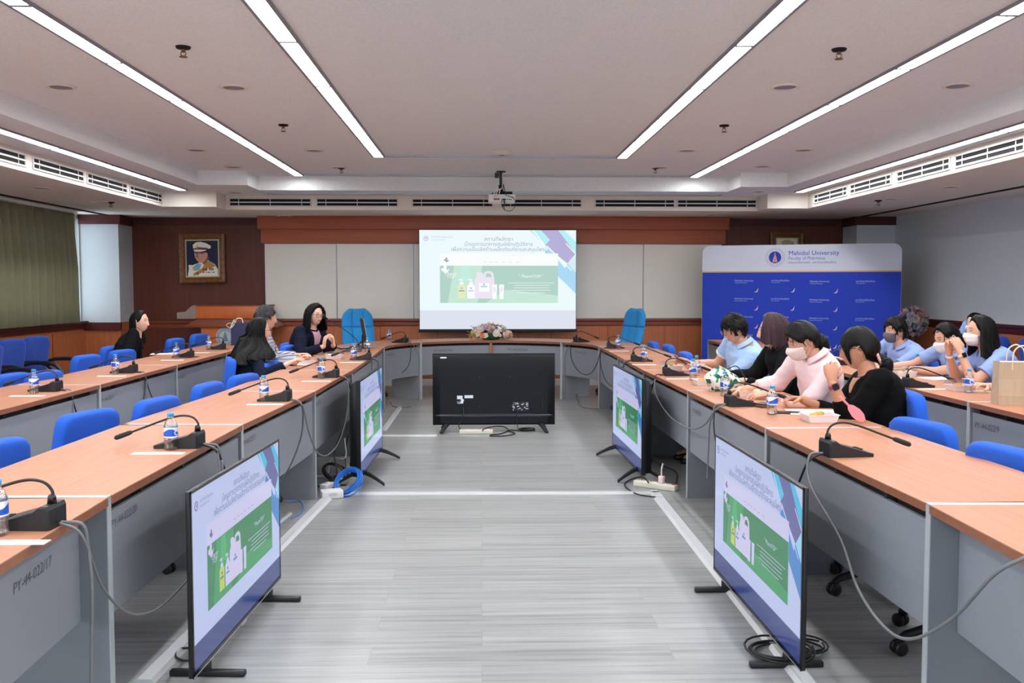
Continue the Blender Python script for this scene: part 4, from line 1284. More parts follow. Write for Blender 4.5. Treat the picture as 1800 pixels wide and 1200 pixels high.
# ================================================================ microphones
def smooth(pts, n=8):
    P = [Vector(p) for p in pts]; P = [P[0] * 2 - P[1]] + P + [P[-1] * 2 - P[-2]]
    out = []
    for i in range(1, len(P) - 2):
        for k in range(n):
            t = k / n; a, b, c, d = P[i - 1], P[i], P[i + 1], P[i + 2]
            out.append(.5 * ((2 * b) + (c - a) * t + (2 * a - 5 * b + 4 * c - d) * t * t + (3 * b - a - 3 * c + d) * t ** 3))
    return out + [P[-2]]
def make_mic(label, tall=False):
    t = thing('conference_microphone', label, 'microphone', group='gooseneck microphones on the tables')
    side = [(-.10, 0), (.10, 0), (.10, .014), (-.055, .058), (-.072, .072), (-.095, .072), (-.10, .06)]
    mb = MB()
    for x0, x1, s_ in ((-.055, .055, 1),):
        n = len(side)
        rings = []
        for x, k in ((-.055, .93), (-.050, 1), (.050, 1), (.055, .93)):
            rings.append([(x, y * k, .003 + (z - .003) * k if z > 0 else 0) for y, z in side])
        mb.loft(rings, 0, False, True)
    mb.build('base', M['mic_silver'] if tall else M['black'], t)
    mb = MB()
    for k in range(3): mb.box((-.03 + k * .022, .045, .0275), (-.014 + k * .022, .06, .0325), 0, Matrix.Rotation(0, 4, 'X'))
    mb.build('button', M['tvback'], t)
    MB().lathe([(0, 0), (.014, 0), (.012, .022), (.008, .028), (0, .028)], 14, T=Matrix.Translation((0, -.083, .07))).build('neck_socket', M['black_gl'], t)
    if tall: path = [(0, -.083, .08), (-.01, -.07, .13), (-.03, .0, .20), (-.06, .12, .29), (-.09, .23, .36)]
    else: path = [(0, -.083, .08), (0, -.085, .108), (0, -.06, .135), (0, -.01, .142), (0, .06, .125), (0, .16, .088), (0, .22, .066)]
    P = smooth(path)
    MB().tube(P, .0048, 8).build('gooseneck', M['black'], t)
    d = (P[-1] - P[-3]).normalized(); e = P[-1]
    MB().tube([e - d * .005, e, e + d * .01, e + d * .05, e + d * .075, e + d * .082], [.006, .0085, .0105, .0115, .0105, .004], 12).build('microphone_head', M['black_mt'], t)
    if tall: MB().tube([e - d * .004, e + d * .012], .0125, 14).build('ring_light', M['red'], t)
    return t
M['mic_silver'] = mat('mic_silver_grey', '#6a6d74', rough=.35, metal=.3)
mics = {}
m0 = None
def mic(key, px, py, rz, label, text=None):
    global m0
    p = at(px, py, z=TZ)
    if m0 is None:
        m0 = make_mic(label); o = m0; o.location = (p.x, p.y, TZ); o.rotation_euler = (0, 0, rz)
    else: o = dup(m0, (p.x, p.y, TZ), rz, label)
    if text:
        vs, fs = text_geo(text, .026, 'CENTER')
        T = Matrix.Translation((0, .012, .0420)) @ Matrix.Rotation(R(-16), 4, 'X') @ Matrix.Rotation(PI / 2, 4, 'Z') 
        T = Matrix.Translation((0.0535, .0, .018)) @ Matrix.Rotation(PI / 2, 4, 'Z') @ Matrix.Rotation(PI / 2, 4, 'X') if text[0] == 's' else T
        T = Matrix.Translation((0, .022, .0395)) @ Matrix.Rotation(R(-15.5), 4, 'X') @ Matrix.Rotation(-PI / 2 if px > 900 else PI / 2, 4, 'Z')
        MB().add(vs, fs, 0, False, T).build('marker_number', M['label_white'], o)
    mics[key] = o
    return o
# +Y of the unit points to the seat: left tables -> -x, right tables -> +x
ML, MR = R(90), R(-90)
mic('L0', 45, 925, ML - .06, 'gooseneck microphone at the left edge of the view, nearest on the left inner table')
mic('L1', 316, 785, ML - .05, 'gooseneck microphone with a bottle in front, second on the left inner table')
mic('L2', 483, 704, ML - .05, 'gooseneck microphone on the left inner table, left of the farther left television')
mic('L3', 573, 663, ML - .05, 'gooseneck microphone on the left inner table, before the plaid shirt')
mic('L4', 634, 632, ML - .05, 'gooseneck microphone on the left inner table, at the white food box before the presenter')
mic('O0', 80, 687, ML - .05, 'gooseneck microphone nearest on the left outer table')
mic('O1', 218, 655, ML - .05, 'gooseneck microphone second from the left edge on the left outer table')
mic('O2', 322, 628, ML - .05, 'gooseneck microphone on the left outer table in front of the person in black')
mic('O3', 380, 614, ML - .05, 'farthest gooseneck microphone on the left outer table, below the lectern crest')
mic('R0', 1487, 800, MR + .10, 'nearest gooseneck microphone on the right inner table, above the near right television')
mic('R1', 1305, 713, MR + .08, 'gooseneck microphone with white marker digits on the right inner table, by the floral pouch', 'PY-44-022/28')
mic('R2', 1188, 660, MR + .08, 'gooseneck microphone on the right inner table, before the light blue polo')
mic('R3', 1128, 635, MR + .05, 'gooseneck microphone on the right inner table, fourth from the camera')
mic('R4', 1082, 612, MR + .05, 'farthest gooseneck microphone on the right inner table, by the head table')
mic('Q0', 1614, 680, MR + .08, 'gooseneck microphone with white marker digits on the right outer table', 'PY-44-022/27')
mic('Q1', 1478, 641, MR + .08, 'gooseneck microphone on the right outer table, glimpsed behind the person in the black sweater')
mic('H0', 703, 602, R(62), 'gooseneck microphone on the head table, left of the flowers')
mic('H1', 1022, 601, R(-58), 'gooseneck microphone on the head table, right of the flowers')
pm = make_mic('presenter microphone with a red ring on a raised neck and silver base', True)
p = at(618, 618, z=TZ); pm.location = (p.x, p.y, TZ); pm.rotation_euler = (0, 0, R(75)); mics['P'] = pm

def cable(o, pts, r=.004, m='cable_grey', name='cable'):
    bpy.context.view_layer.update()
    T = (Matrix.Translation(o.location) @ Matrix.Rotation(o.rotation_euler.z, 4, 'Z')).inverted()
    MB().tube(smooth([T @ Vector(p) for p in pts], 6), r, 7).build(name, M[m], o)
def tail(k, back=.105):
    o = mics[k]; a = o.rotation_euler.z
    f = Vector((-math.sin(a), math.cos(a), 0))
    return Vector(o.location) - f * back + Vector((0, 0, .012)), -f
def droop(k, k2, zl, r=.0045, m='cable_grey', m_in=.035, s0=0.0):
    a, na = tail(k); b, nb = tail(k2)
    side = Vector((0, s0, 0))
    def edge(p, n): return Vector((p.x + n.x * .055, p.y + n.y * .055, TZ + .004))
    ea, eb = edge(a, na) + side, edge(b, nb)
    n = (na + nb).normalized() * m_in
    pts = [a + side, ea + na * .012 - Vector((0, 0, .03))]
    for t, q in ((.06, .45), (.2, .8), (.36, .97), (.5, 1), (.64, .97), (.8, .8), (.94, .45)):
        pp = ea.lerp(eb, t) + n
        pp.z = TZ - .02 - (TZ - zl) * q
        pts.append(pp)
    pts += [eb + nb * .012 - Vector((0, 0, .03)), b]
    cable(mics[k], pts, r, m)
droop('L0', 'L1', .33, .0045); droop('L2', 'L3', .31, .0055); droop('L1', 'L2', .40, .005, 'cable_blk')
droop('R2', 'R1', .54, .0055); droop('R1', 'R0', .42, .005, 'cable_blk'); droop('R3', 'R2', .46, .005, 'cable_blk')
droop('R4', 'R3', .45, .005, 'cable_blk'); droop('R4', 'H1', .42, .005, 'cable_blk'); droop('L3', 'L4', .44, .005, 'cable_blk')
for a_, b_ in (('O0', 'O1'), ('O1', 'O2'), ('O2', 'O3')): droop(a_, b_, .34, .005, 'cable_blk')
def hang(k, z, dy, m='cable_grey', r=.0045, s0=.02, dx=.03):
    a, na = tail(k); e = Vector((a.x + na.x * .06, a.y + na.y * .06 + s0, TZ + .003))
    q = [a + Vector((0, s0 * .5, 0)), e, e + na * dx * .5 - Vector((0, 0, .06))]
    for f in (.25, .5, .8, 1): q.append(Vector((e.x + na.x * dx, e.y + dy * f, TZ - (TZ - z) * f)))
    cable(mics[k], q, r, m)
hang('L0', .006, -.06, r=.0055); hang('L1', .42, -.10, r=.005); hang('O0', .25, -.12); hang('O1', .3, -.12); hang('O2', .4, -.1)
hang('R1', .30, .06, r=.005); hang('R2', .36, .25, 'cable_blk'); hang('H0', .02, -.15, dx=.12); hang('H1', .02, -.1, dx=.10); hang('R3', .4, .12); hang('L4', .4, -.06); hang('Q0', .4, -.12, 'cable_blk')
# loop from the near right unit to a neighbour outside the frame
a, na = tail('R0')
cable(mics['R0'], [a, a + na * .06 + Vector((0, 0, -.01)), a + na * .075 + Vector((0, -.05, -.12)), Vector((1.40, 3.55, .50)), Vector((1.37, 3.30, .385)), Vector((1.36, 3.05, .335)), Vector((1.36, 2.85, .37)), Vector((1.37, 2.62, .52)), Vector((1.39, 2.45, .70)), Vector((1.44, 2.38, .772))], .0055)
a, na = tail('H0')
cable(mics['H0'], [a, a + na * .06, a + na * .09 + Vector((-.05, -.05, -.3)), a + na * .05 + Vector((-.2, -.2, -.42)), a + Vector((-.33, -.30, -.2)), a + Vector((-.45, -.5, -.04))], .004, 'cable_blk')

# ================================================================ bottles
def make_bottle(label, open_=False):
    t = thing('water_bottle', label, 'bottle', group='small water bottles on the tables')
    prof = [(0, 0), (.024, 0), (.029, .004), (.030, .012), (.028, .022), (.030, .03), (.028, .04), (.030, .05), (.0305, .056), (.0305, .104), (.029, .112), (.022, .13), (.014, .14), (.0125, .152)]
    MB().lathe(prof, 24).build('bottle_body', M['bottle'], t)
    MB().lathe([(0, .003), (.027, .004), (.028, .012), (.0265, .022), (.028, .03), (.0265, .04), (.0285, .05), (.029, .06), (.029, .103), (.025, .117), (0, .118)], 20).build('water', M['water'], t)
    mb = MB(); n = 108; nv = 19
    def lab(u, v):
        a = 2 * PI * u
        return Vector((.0309 * math.cos(a), .0309 * math.sin(a), .058 + .044 * v))
    mb.grid(lab, n, nv, 0, True, True)
    for i, f in enumerate(mb.f):
        ph = ((i % n) / n * 2) % 1; v = (i // n) / (nv - 1)
        wave = .62 + .20 * math.sin(ph * 2 * PI + .6)
        if v > wave: mb.m[i] = 1
        du, dv = (ph - .5) / .17, (v - .42) / .30
        q = du * du + dv * dv
        if .45 < q < 1.0 and not (du > .2 and abs(dv) < .25): mb.m[i] = 1
        if v < .07: mb.m[i] = 1
    mb.build('label', [M['label_blue'], M['label_white']], t)
    MB().lathe([(0, .164), (.0135, .164), (.0145, .162), (.0145, .149), (.0125, .149)], 24).build('cap', M['cap'], t)
    return t
b0 = None
def bottle(px, py, label, rz=0.0):
    global b0
    p = at(px, py, z=TZ)
    if b0 is None: b0 = make_bottle(label); b0.location = (p.x, p.y, TZ)
    else: dup(b0, (p.x, p.y, TZ), rz, label)
for k, (px, py, l) in enumerate(((-4, 940, 'half cut water bottle at the left edge of the view'), (301, 790, 'nearest whole water bottle, blue cap, on the left inner table'), (464, 705, 'water bottle on the left inner table, second in view'),
        (565, 665, 'water bottle on the left inner table before the plaid shirt'), (622, 633, 'water bottle beside the white box before the presenter'), (646, 619, 'water bottle on the left inner table near the monitor'),
        (684, 600, 'water bottle on the left arm of the head table'), (60, 691, 'water bottle nearest on the left outer table'), (203, 657, 'second water bottle on the left outer table'),
        (310, 630, 'water bottle on the left outer table before the person in black'), (367, 615, 'farthest water bottle on the left outer table, below the crest'),
        (1357, 728, 'water bottle in front of the black phone on the right inner table'), (1274, 696, 'water bottle in front of the floral pouch'), (1218, 668, 'left of two touching bottles before the blue polo'),
        (1224, 660, 'right of two touching bottles before the blue polo'), (1132, 636, 'water bottle on the right inner table with no one seated behind'), (1086, 613, 'farthest water bottle on the right inner table'),
        (1703, 690, 'water bottle in front of the kraft paper bag on the right outer table'), (1612, 656, 'water bottle behind the numbered microphone on the right outer table'), (1455, 630, 'water bottle seen over the pink shoulder'))):
    bottle(px, py, l, k * 1.3)

# ================================================================ paper strips, papers, phones
def slip(px, py, label, L=.24, D=.05, rz=0.0, name='paper_slip', m='paper', cat='paper slip', grp='white paper slips at the seats', h=.0025):
    p = at(px, py, z=TZ)
    t = thing(name, label, cat, (p.x, p.y, TZ), rz, grp)
    MB().box((-L / 2, -D / 2, 0), (L / 2, D / 2, h)).build('sheet', M[m], t)
    return t
for px, py, l in ((14, 954, 'white paper slip cut off at the left edge of the view'), (278, 797, 'white paper slip in front of the nearest whole bottle'), (466, 711, 'white paper slip at the second bottle, left inner table'), (556, 670, 'white paper slip before the plaid shirt'),
                  (618, 637, 'white paper slip at the white box before the presenter'), (48, 696, 'white paper slip at the nearest bottle, left outer table'), (196, 661, 'white paper slip at the second bottle, left outer table'), (303, 633, 'white paper slip before the person in black'),
                  (350, 620, 'white paper slip below the crest, left outer table'), (1196, 666, 'white paper slip at the two touching bottles'), (1132, 641, 'white paper slip on the right inner table, no one behind'), (1088, 617, 'farthest white paper slip on the right inner table'),
                  (1640, 684, 'white paper slip at the numbered microphone, right outer table'), (1578, 664, 'white paper slip by the clear lunch box, right outer table')):
    slip(px, py, l, D=.045, L=.22)
def paper(px, py, L, D, rz, label, h=.004):
    slip(px, py, label, L, D, rz, 'paper_sheet', 'paper', 'paper', None, h)
paper(288, 622, .26, .18, .2, 'white papers on the left outer table by the person in black')
paper(1432, 725, .30, .21, -.15, 'white notebook page on the table before the black sweater', .006)
paper(1655, 665, .30, .21, .25, 'white sheets before the person with clasped hands', .004)
paper(1720, 688, .16, .10, -.3, 'small white card beside the kraft paper bag', .004)
paper(515, 641, .26, .16, .1, 'white papers at the plaid elbow', .006)
paper(1315, 682, .22, .16, .2, 'white note sheet under the black sleeve', .004)
def phone(px, py, rz, label, z=TZ, tilt=(0, 0), p=None, sz=(.074, .15)):
    p = p or at(px, py, z=z)
    t = thing('phone', label, 'phone', (p[0], p[1], p[2] if len(p) > 2 and p[2] > TZ else z), rz)
    t.rotation_euler = (tilt[0], tilt[1], rz)
    MB().box((-sz[0] / 2, -sz[1] / 2, 0), (sz[0] / 2, sz[1] / 2, .009), bev=.003).build('phone_body', M['black'], t)
    MB().box((-sz[0] / 2 + .004, -sz[1] / 2 + .004, .0088), (sz[0] / 2 - .004, sz[1] / 2 - .004, .0096)).build('screen', M['black_gl'], t)
    return t
phone(1384, 726, R(75), 'black phone lying flat before the black sweater')
t = thing('wallet', 'small brown wallet by the bottle on the right inner table', 'wallet', at(1342, 715, z=TZ), .3)
MB().box((-.045, -.05, 0), (.045, .05, .016), bev=.004).build('cover', mat('brown_leather', '#5a3328', rough=.5), t)
MB().box((-.04, -.046, .016), (.04, .046, .024), bev=.003).build('flap', M['black'], t)
phone(558, 633, R(10), 'black tablet lying before the presenter', sz=(.17, .24))

# ================================================================ food boxes
food_cols = [mat('orange_pastry', '#e0902f', rough=.5), mat('pale_bun', '#e8d9b5', rough=.6), mat('green_garnish', '#7f9a4a', rough=.6), mat('pink_sweet', '#d9a0a0', rough=.5)]
M['tray'] = mat('white_tray', '#e9dedd', rough=.4); M['tray_pink'] = mat('pinkish_tray', '#e6cfcb', rough=.4)
def foodbox(px, py, rz, label, lid=False, pink=False, fill=(0, 0, 1, 2)):
    p = at(px, py, z=TZ)
    t = thing('food_box', label, 'food box', (p.x, p.y, TZ), rz, 'snack boxes on the tables')
    w, d, h = .085, .065, .038
    def ring(k, z): return [(-w * k, -d * k, z), (w * k, -d * k, z), (w * k, d * k, z), (-w * k, d * k, z)]
    mb = MB().loft([ring(.86, 0), ring(.98, h), ring(1.04, h), ring(1.04, h + .003), ring(.96, h + .003), ring(.84, .004)], 0, False, True)
    mb.build('tray', M['tray_pink' if pink else 'tray'], t)
    for k, c in enumerate(fill):
        x = (-.042, .0, .042, .02)[k % 4]; y = (-.02, .022, -.018, .03)[k % 4]
        MB().ell((x, y, .030), (.026, .022, .020), 14, 8).build('pastry', food_cols[c], t)
    if lid:
        mb = MB().loft([ring(1.03, h + .003), ring(.98, h + .03), ring(.90, h + .034), ring(.1, h + .034)], 0, False, False)
        mb.build('lid', M['bottle'], t)
foodbox(1440, 740, .05, 'open snack box with orange pastries before the black sweater', fill=(0, 0, 3, 2))
foodbox(1240, 676, .05, 'snack box with orange pastry before the black blazer', fill=(0, 0, 1))
foodbox(1318, 696, -.1, 'snack box with orange pastries before the pink shirt', pink=True, fill=(0, 0, 1, 2))
foodbox(1180, 650, .1, 'white closed snack box before the blue polo', True, fill=(1, 2, 1))
foodbox(1688, 686, .05, 'snack box with a raised clear lid beside the kraft bag', True, fill=(0, 0, 3))
foodbox(1562, 648, .05, 'open snack box with orange pastries before the grey masked person', fill=(0, 1, 0))
foodbox(1588, 661, .1, 'clear lidded white lunch box before the white masked person', True, fill=(1, 2, 1))
foodbox(588, 630, .0, 'white snack box with clear lid before the presenter', True, fill=(1, 2, 1))
foodbox(540, 640, .1, 'white snack box beside the plaid elbow', True, fill=(1, 1, 3))

# ================================================================ bags
p = at(1775, 711, z=TZ)
t = thing('paper_bag', 'brown kraft paper bag with twisted handles on the right outer table', 'paper bag', (p.x + .06, p.y + .02, TZ), R(-8))
w, d, h = .135, .06, .265
rings = [[(-w, -d, 0), (w, -d, 0), (w, d, 0), (-w, d, 0)], [(-w, -d, h * .25), (w, -d, h * .25), (w, d, h * .25), (-w, d, h * .25)],
         [(-w * .98, -d * .9, h), (w * .98, -d * .9, h), (w * .98, d * .9, h), (-w * .98, d * .9, h)]]
rings = []
for f, sx, sy in ((0, 1, 1), (.2, 1, .98), (.205, 1.002, 1.0), (.6, .995, .8), (1, .985, .78)):
    q = d * sy; fold = d * .25 * f
    rings.append([(-w * sx, -q, h * f), (w * sx, -q, h * f), (w * sx - fold, 0, h * f), (w * sx, q, h * f), (-w * sx, q, h * f), (-w * sx + fold, 0, h * f)])
MB().loft(rings, 0, False, False).add(rings[0], [(5, 4, 3, 2, 1, 0)]).build('bag_body', M['kraft'], t)
for s_ in (-1, 1):
    y = s_ * d * .74
    MB().tube(smooth([(-.055, y, h - .05), (-.055, y, h), (-.045, y * 1.05, h + .07), (0, y * 1.1, h + .10), (.045, y * 1.05, h + .07), (.055, y, h), (.055, y, h - .05)]), .0045, 8).build('handle', M['kraft_pale'] if 'kraft_pale' in M else M['kraft'], t)
MB().box((-w * .97, -d * .80, h - .001), (w * .97, -d * .76, h + .006)).build('rim', M['paper'], t)
p = at(428, 605, z=TZ)
t = thing('gift_bag', 'navy gift bag with cream ribbon at the far end of the left outer table', 'bag', (-3.02, 11.75, TZ), .2)
MB().loft([[(-.10, -.05, 0), (.10, -.05, 0), (.10, .05, 0), (-.10, .05, 0)], [(-.10, -.045, .28), (.10, -.045, .28), (.10, .045, .28), (-.10, .045, .28)]], 0, False, True).build('bag_body', M['navy'], t)
mb = MB()
for s_ in (-1, 1):
    mb.tube(smooth([(-.06, -.05, .26), (-.085 + s_ * .03, -.07, .30 + .02 * s_), (-.12 + s_ * .03, -.075, .25), (-.10, -.06, .22), (-.06, -.05, .26)]), .010, 6, flat=.35)
mb.tube(smooth([(-.05, -.04, .27), (-.03, -.03, .33), (.03, -.03, .33), (.05, -.04, .27)]), .006, 6)
mb.build('ribbon', M['cream'], t)
# floral pouch
def pouch():
    m = bpy.data.materials.new('floral_cloth'); m.use_nodes = True; nt = m.node_tree; b = nt.nodes['Principled BSDF']; b.inputs['Roughness'].default_value = .85
    tc = nt.nodes.new('ShaderNodeTexCoord'); v = nt.nodes.new('ShaderNodeTexVoronoi'); v.inputs['Scale'].default_value = 34
    nt.links.new(tc.outputs['Object'], v.inputs['Vector']); r_ = nt.nodes.new('ShaderNodeValToRGB'); r_.color_ramp.interpolation = 'CONSTANT'
    e = r_.color_ramp.elements; e[0].color = lin('#dfe6de'); e[1].position = .42; e[1].color = lin('#2f8a63')
    for pos, c in ((.58, '#e3ded2'), (.70, '#1f5a4a'), (.82, '#c9a08c')): q = e.new(pos); q.color = lin(c)
    nt.links.new(v.outputs['Color'], r_.inputs[0]); nt.links.new(r_.outputs[0], b.inputs['Base Color'])
    p = at(1268, 688, z=TZ)
    t = thing('floral_pouch', 'green and white floral cloth pouch on the right inner table', 'pouch', (p.x + .03, p.y + .06, TZ), .3)
    def fn(u, v_):
        a = 2 * PI * u; s_ = math.sin(PI * min(1, v_ * .97 + .03)); z = .155 * v_ ** .8
        rr = (.075 + .035 * math.sin(v_ * PI)) * (1 - .55 * v_ ** 3)
        q = 1 + .14 * noise.noise((math.cos(a) * 2, math.sin(a) * 2, v_ * 3)) + .05 * math.sin(7 * a + v_ * 4)
        return Vector((rr * 1.25 * q * math.cos(a), rr * .8 * q * math.sin(a), z * (1 - .15 * math.cos(a))))
    mb = MB().grid(fn, 56, 24, 0, True, True); n = 56
    mb.add([fn(i / n, 0) for i in range(n)], [tuple(range(n))[::-1]]); mb.add([fn(i / n, 1) for i in range(n)], [tuple(range(n))])
    mb.build('pouch_body', m, t)
    mb = MB().tube(smooth([(.03, 0, .15), (.09, -.02, .17), (.14, -.04, .10), (.15, -.05, .004)]), .014, 6, flat=.3); mb.build('strap', M['navy'], t)
pouch()
p = at(1510, 728, z=.80)
t = thing('hand_fan', 'pink hand fan leaning against the black sweater elbow', 'hand fan', (2.03, 4.86, TZ + .012), 0)
t.rotation_euler = (Matrix.Rotation(R(8), 3, 'Z') @ Matrix.Rotation(R(-42), 3, 'Y') @ Matrix.Rotation(R(74), 3, 'X')).to_euler()
poly = [(-.012, .0), (-.03, .03), (-.034, .07), (-.022, .115), (-.006, .135), (.006, .135), (.022, .115), (.034, .07), (.03, .03), (.012, .0)]
poly = [(a * .85, b * .85) for a, b in poly]
MB().prism(poly, 0, .006).build('blade', M['pink'], t)
MB().box((-.006, .11, .0), (.006, .18, .006), bev=.002).build('handle', M['pink'], t)
p = at(1590, 644, z=TZ)
t = thing('drinking_straw', 'pink red strap standing by the blue polo elbow of the masked person', 'strap', (p.x, p.y + .1, TZ), 0)
t.name = 'key_strap'
MB().box((-.009, -.004, 0), (.009, .004, .11), bev=.002).build('band', M['pink_hot'] if 'pink_hot' in M else mat('hot_pink', '#e0435c', rough=.5), t)
MB().ell((0, 0, .112), (.013, .006, .010)).build('clip', M['pink'], t)

# monitor on the left arm of the head table
t = thing('computer_monitor', 'thin dark monitor seen edge-on at the left end of the head table', 'monitor', (-1.36, 11.12, TZ), R(100))
MB().box((-.25, -.008, .05), (.25, .014, .36), 0, Matrix.Rotation(R(-9), 4, 'X'), .004).build('panel', M['black'], t)
MB().box((-.252, -.0105, .048), (.252, -.007, .362), 0, Matrix.Rotation(R(-9), 4, 'X')).build('bezel', M['silver'], t)
MB().box((-.09, -.02, 0), (.09, .12, .012), bev=.004).box((-.02, .04, 0), (.02, .06, .16)).build('stand', M['black'], t)
MB().tube(smooth([(.05, .02, .12), (.08, .1, .03), (.02, .2, .006), (-.1, .30, .006), (-.12, .36, .01), (-.13, .41, -.12), (-.1, .40, -.3)]), .005, 7).build('video_cable', M['cable_blk'], t)
MB().tube(smooth([(.0, .02, .12), (.02, .14, .02), (-.06, .22, .006), (-.2, .3, .006), (-.2, .38, .0), (-.2, .41, -.2), (-.2, .41, -.6)]), .004, 7).build('power_cable', M['cable_blk'], t)
MB().box((-.03, .16, 0), (.03, .2, .025), bev=.005).build('adapter', M['black'], t)

# ================================================================ flowers
def petal_flower(mb, c, nrm, r, n, m, cup=.5):
    nrm = Vector(nrm).normalized(); a = nrm.orthogonal().normalized(); b = nrm.cross(a)
    for layer, (k, rr, cu) in enumerate(((n, 1.0, cup * .4), (n - 1, .75, cup), (n - 2, .48, cup * 1.8))):
        for i in range(k):
            q = 2 * PI * i / k + layer * .5
            d = a * math.cos(q) + b * math.sin(q); s_ = a * -math.sin(q) + b * math.cos(q)
            w = rr * r * .62; L = rr * r
            pts = [c, c + d * L * .45 + s_ * w * .7 + nrm * cu * r * .25, c + d * L * .85 + s_ * w * .55 + nrm * cu * r * .6, c + d * L + nrm * cu * r * .7, c + d * L * .85 - s_ * w * .55 + nrm * cu * r * .6, c + d * L * .45 - s_ * w * .7 + nrm * cu * r * .25, c + d * L * .55 + nrm * cu * r * .18]
            mb.add(pts, [(0, 1, 6), (1, 2, 6), (2, 3, 6), (3, 4, 6), (4, 5, 6), (5, 0, 6)], m, True)
    mb.ell(c + nrm * r * .1, (r * .22,) * 3, 8, 6, m)
def leaf(mb, c, d, L, w, m=0):
    c = Vector(c); d = Vector(d).normalized(); s_ = d.cross(Vector((0, 0, 1))); s_ = s_.normalized() if s_.length > .1 else Vector((1, 0, 0)); up = s_.cross(d)
    mid = [c, c + d * L * .35 + up * .012, c + d * L * .7 + up * .010, c + d * L]
    P = [mid[0], mid[1] + s_ * w, mid[2] + s_ * w * .7, mid[3], mid[2] - s_ * w * .7, mid[1] - s_ * w, mid[1] - up * .006, mid[2] - up * .006]
    mb.add(P, [(0, 1, 6), (1, 2, 7, 6), (2, 3, 7), (3, 4, 7), (4, 5, 6, 7), (5, 0, 6)], m, True)
FC = [mat('petal_' + n_, c_, rough=.7, spec=.2) for n_, c_ in (('cream', '#f6ead9'), ('blush', '#f9e0d8'), ('peach', '#f5b89a'), ('white', '#f7f4ef'), ('lilac', '#dab8e2'), ('orange', '#ec9a5a'), ('blue', '#9fb4b8'), ('lime', '#c8cf6a'))]
LC = [mat('leaf_' + n_, c_, rough=.6, spec=.3) for n_, c_ in (('green', '#4f8a56'), ('pale', '#a9cfa6'), ('lime', '#b3c92f'), ('dark', '#2f5a3c'))]
def flowers():
    q = arc(RI + .28, PI / 2, TZ)
    t = thing('flower_arrangement', 'low pastel flower arrangement in the middle of the head table', 'flower arrangement', (q.x + .0, q.y - .05, TZ))
    MB().ell((0, 0, .04), (.15, .05, .05), 20, 10).build('foam_base', LC[3], t)
    rnd = random.Random(11); k = 0
    for i in range(92):
        a = rnd.random() * 2 * PI; e = math.asin(rnd.random() ** 1.15)
        d = Vector((math.cos(a) * math.cos(e), math.sin(a) * math.cos(e) * .9, math.sin(e)))
        c = Vector((d.x * .27, d.y * .13, .03 + d.z * .175))
        low = c.z < .085
        m = rnd.choice([2, 5, 2, 1, 6, 0, 7] if low else [0, 3, 1, 0, 3, 3, 1, 4, 0, 3])
        mb = MB(); petal_flower(mb, c, Vector((d.x, d.y - .2, d.z + .45)), rnd.uniform(.032, .050), rnd.choice((6, 7, 8)), 0, rnd.uniform(.5, .9))
        mb.build('flower', FC[m], t)
    for c, d, L, m in (((-.25, -.04, .05), (-1, -.1, .25), .11, 1), ((-.26, -.02, .08), (-1, 0, .5), .09, 1), ((-.22, 0, .04), (-1, -.3, .05), .10, 1), ((-.2, 0, .12), (-1, 0, .9), .12, 0), ((.26, -.03, .06), (1, -.1, .25), .10, 0),
                       ((.27, -.02, .04), (1, 0, .05), .09, 2), ((.22, -.08, .02), (1, -.5, .0), .10, 2), ((.2, -.08, .02), (.8, -.5, .2), .08, 2), ((.1, 0, .17), (.2, 0, 1), .06, 0), ((.13, 0, .16), (.5, 0, 1), .06, 0), ((-.06, -.11, .03), (-.2, -1, -.1), .07, 0),
                       ((.05, -.11, .03), (.1, -1, 0), .06, 3), ((-.15, -.1, .02), (-.5, -1, -.1), .07, 0), ((.14, -.1, .03), (.5, -1, .1), .06, 3)):
        mb = MB(); leaf(mb, c, d, L, .024); mb.build('leaf', LC[m], t)
flowers()
def standing_flowers():
    t = thing('standing_bouquet', 'wilting pink bouquet on a dark stand beside the blue banner', 'flower stand', (5.72, 12.2, 0))
    mb = MB()
    for k in range(3):
        a = 2 * PI * k / 3 + .4
        mb.tube([(.02 * math.cos(a), .02 * math.sin(a), .95), (.26 * math.cos(a), .26 * math.sin(a), .01)], .008, 8)
    mb.tube([(0, 0, .6), (0, 0, 1.0)], .012, 8)
    mb.build('tripod', M['black'], t)
    MB().ell((0, 0, 1.02), (.11, .08, .12), 16, 10).build('foam_base', LC[3], t)
    rnd = random.Random(4)
    cols = [mat('dry_' + n_, c_, rough=.8) for n_, c_ in (('rose', '#b07078'), ('dusty', '#a58a92'), ('mauve', '#8d8198'), ('grey', '#8a8a8e'), ('pale', '#b5a09c'))]
    for i in range(80):
        a = rnd.random() * 2 * PI; e = math.asin(rnd.uniform(-.85, 1))
        d = Vector((math.cos(a) * math.cos(e), math.sin(a) * math.cos(e), math.sin(e)))
        mb = MB(); petal_flower(mb, Vector((d.x * .17, d.y * .13, 1.02 + d.z * .17)), d, rnd.uniform(.045, .065), 7, 0, .7); mb.build('flower', rnd.choice(cols), t)
    for i in range(16):
        a = rnd.random() * 2 * PI
        mb = MB(); leaf(mb, (.15 * math.cos(a), .11 * math.sin(a), .98 + .1 * rnd.random()), (math.cos(a), math.sin(a), rnd.uniform(-.8, .6)), .13, .022); mb.build('leaf', LC[3], t)
standing_flowers()

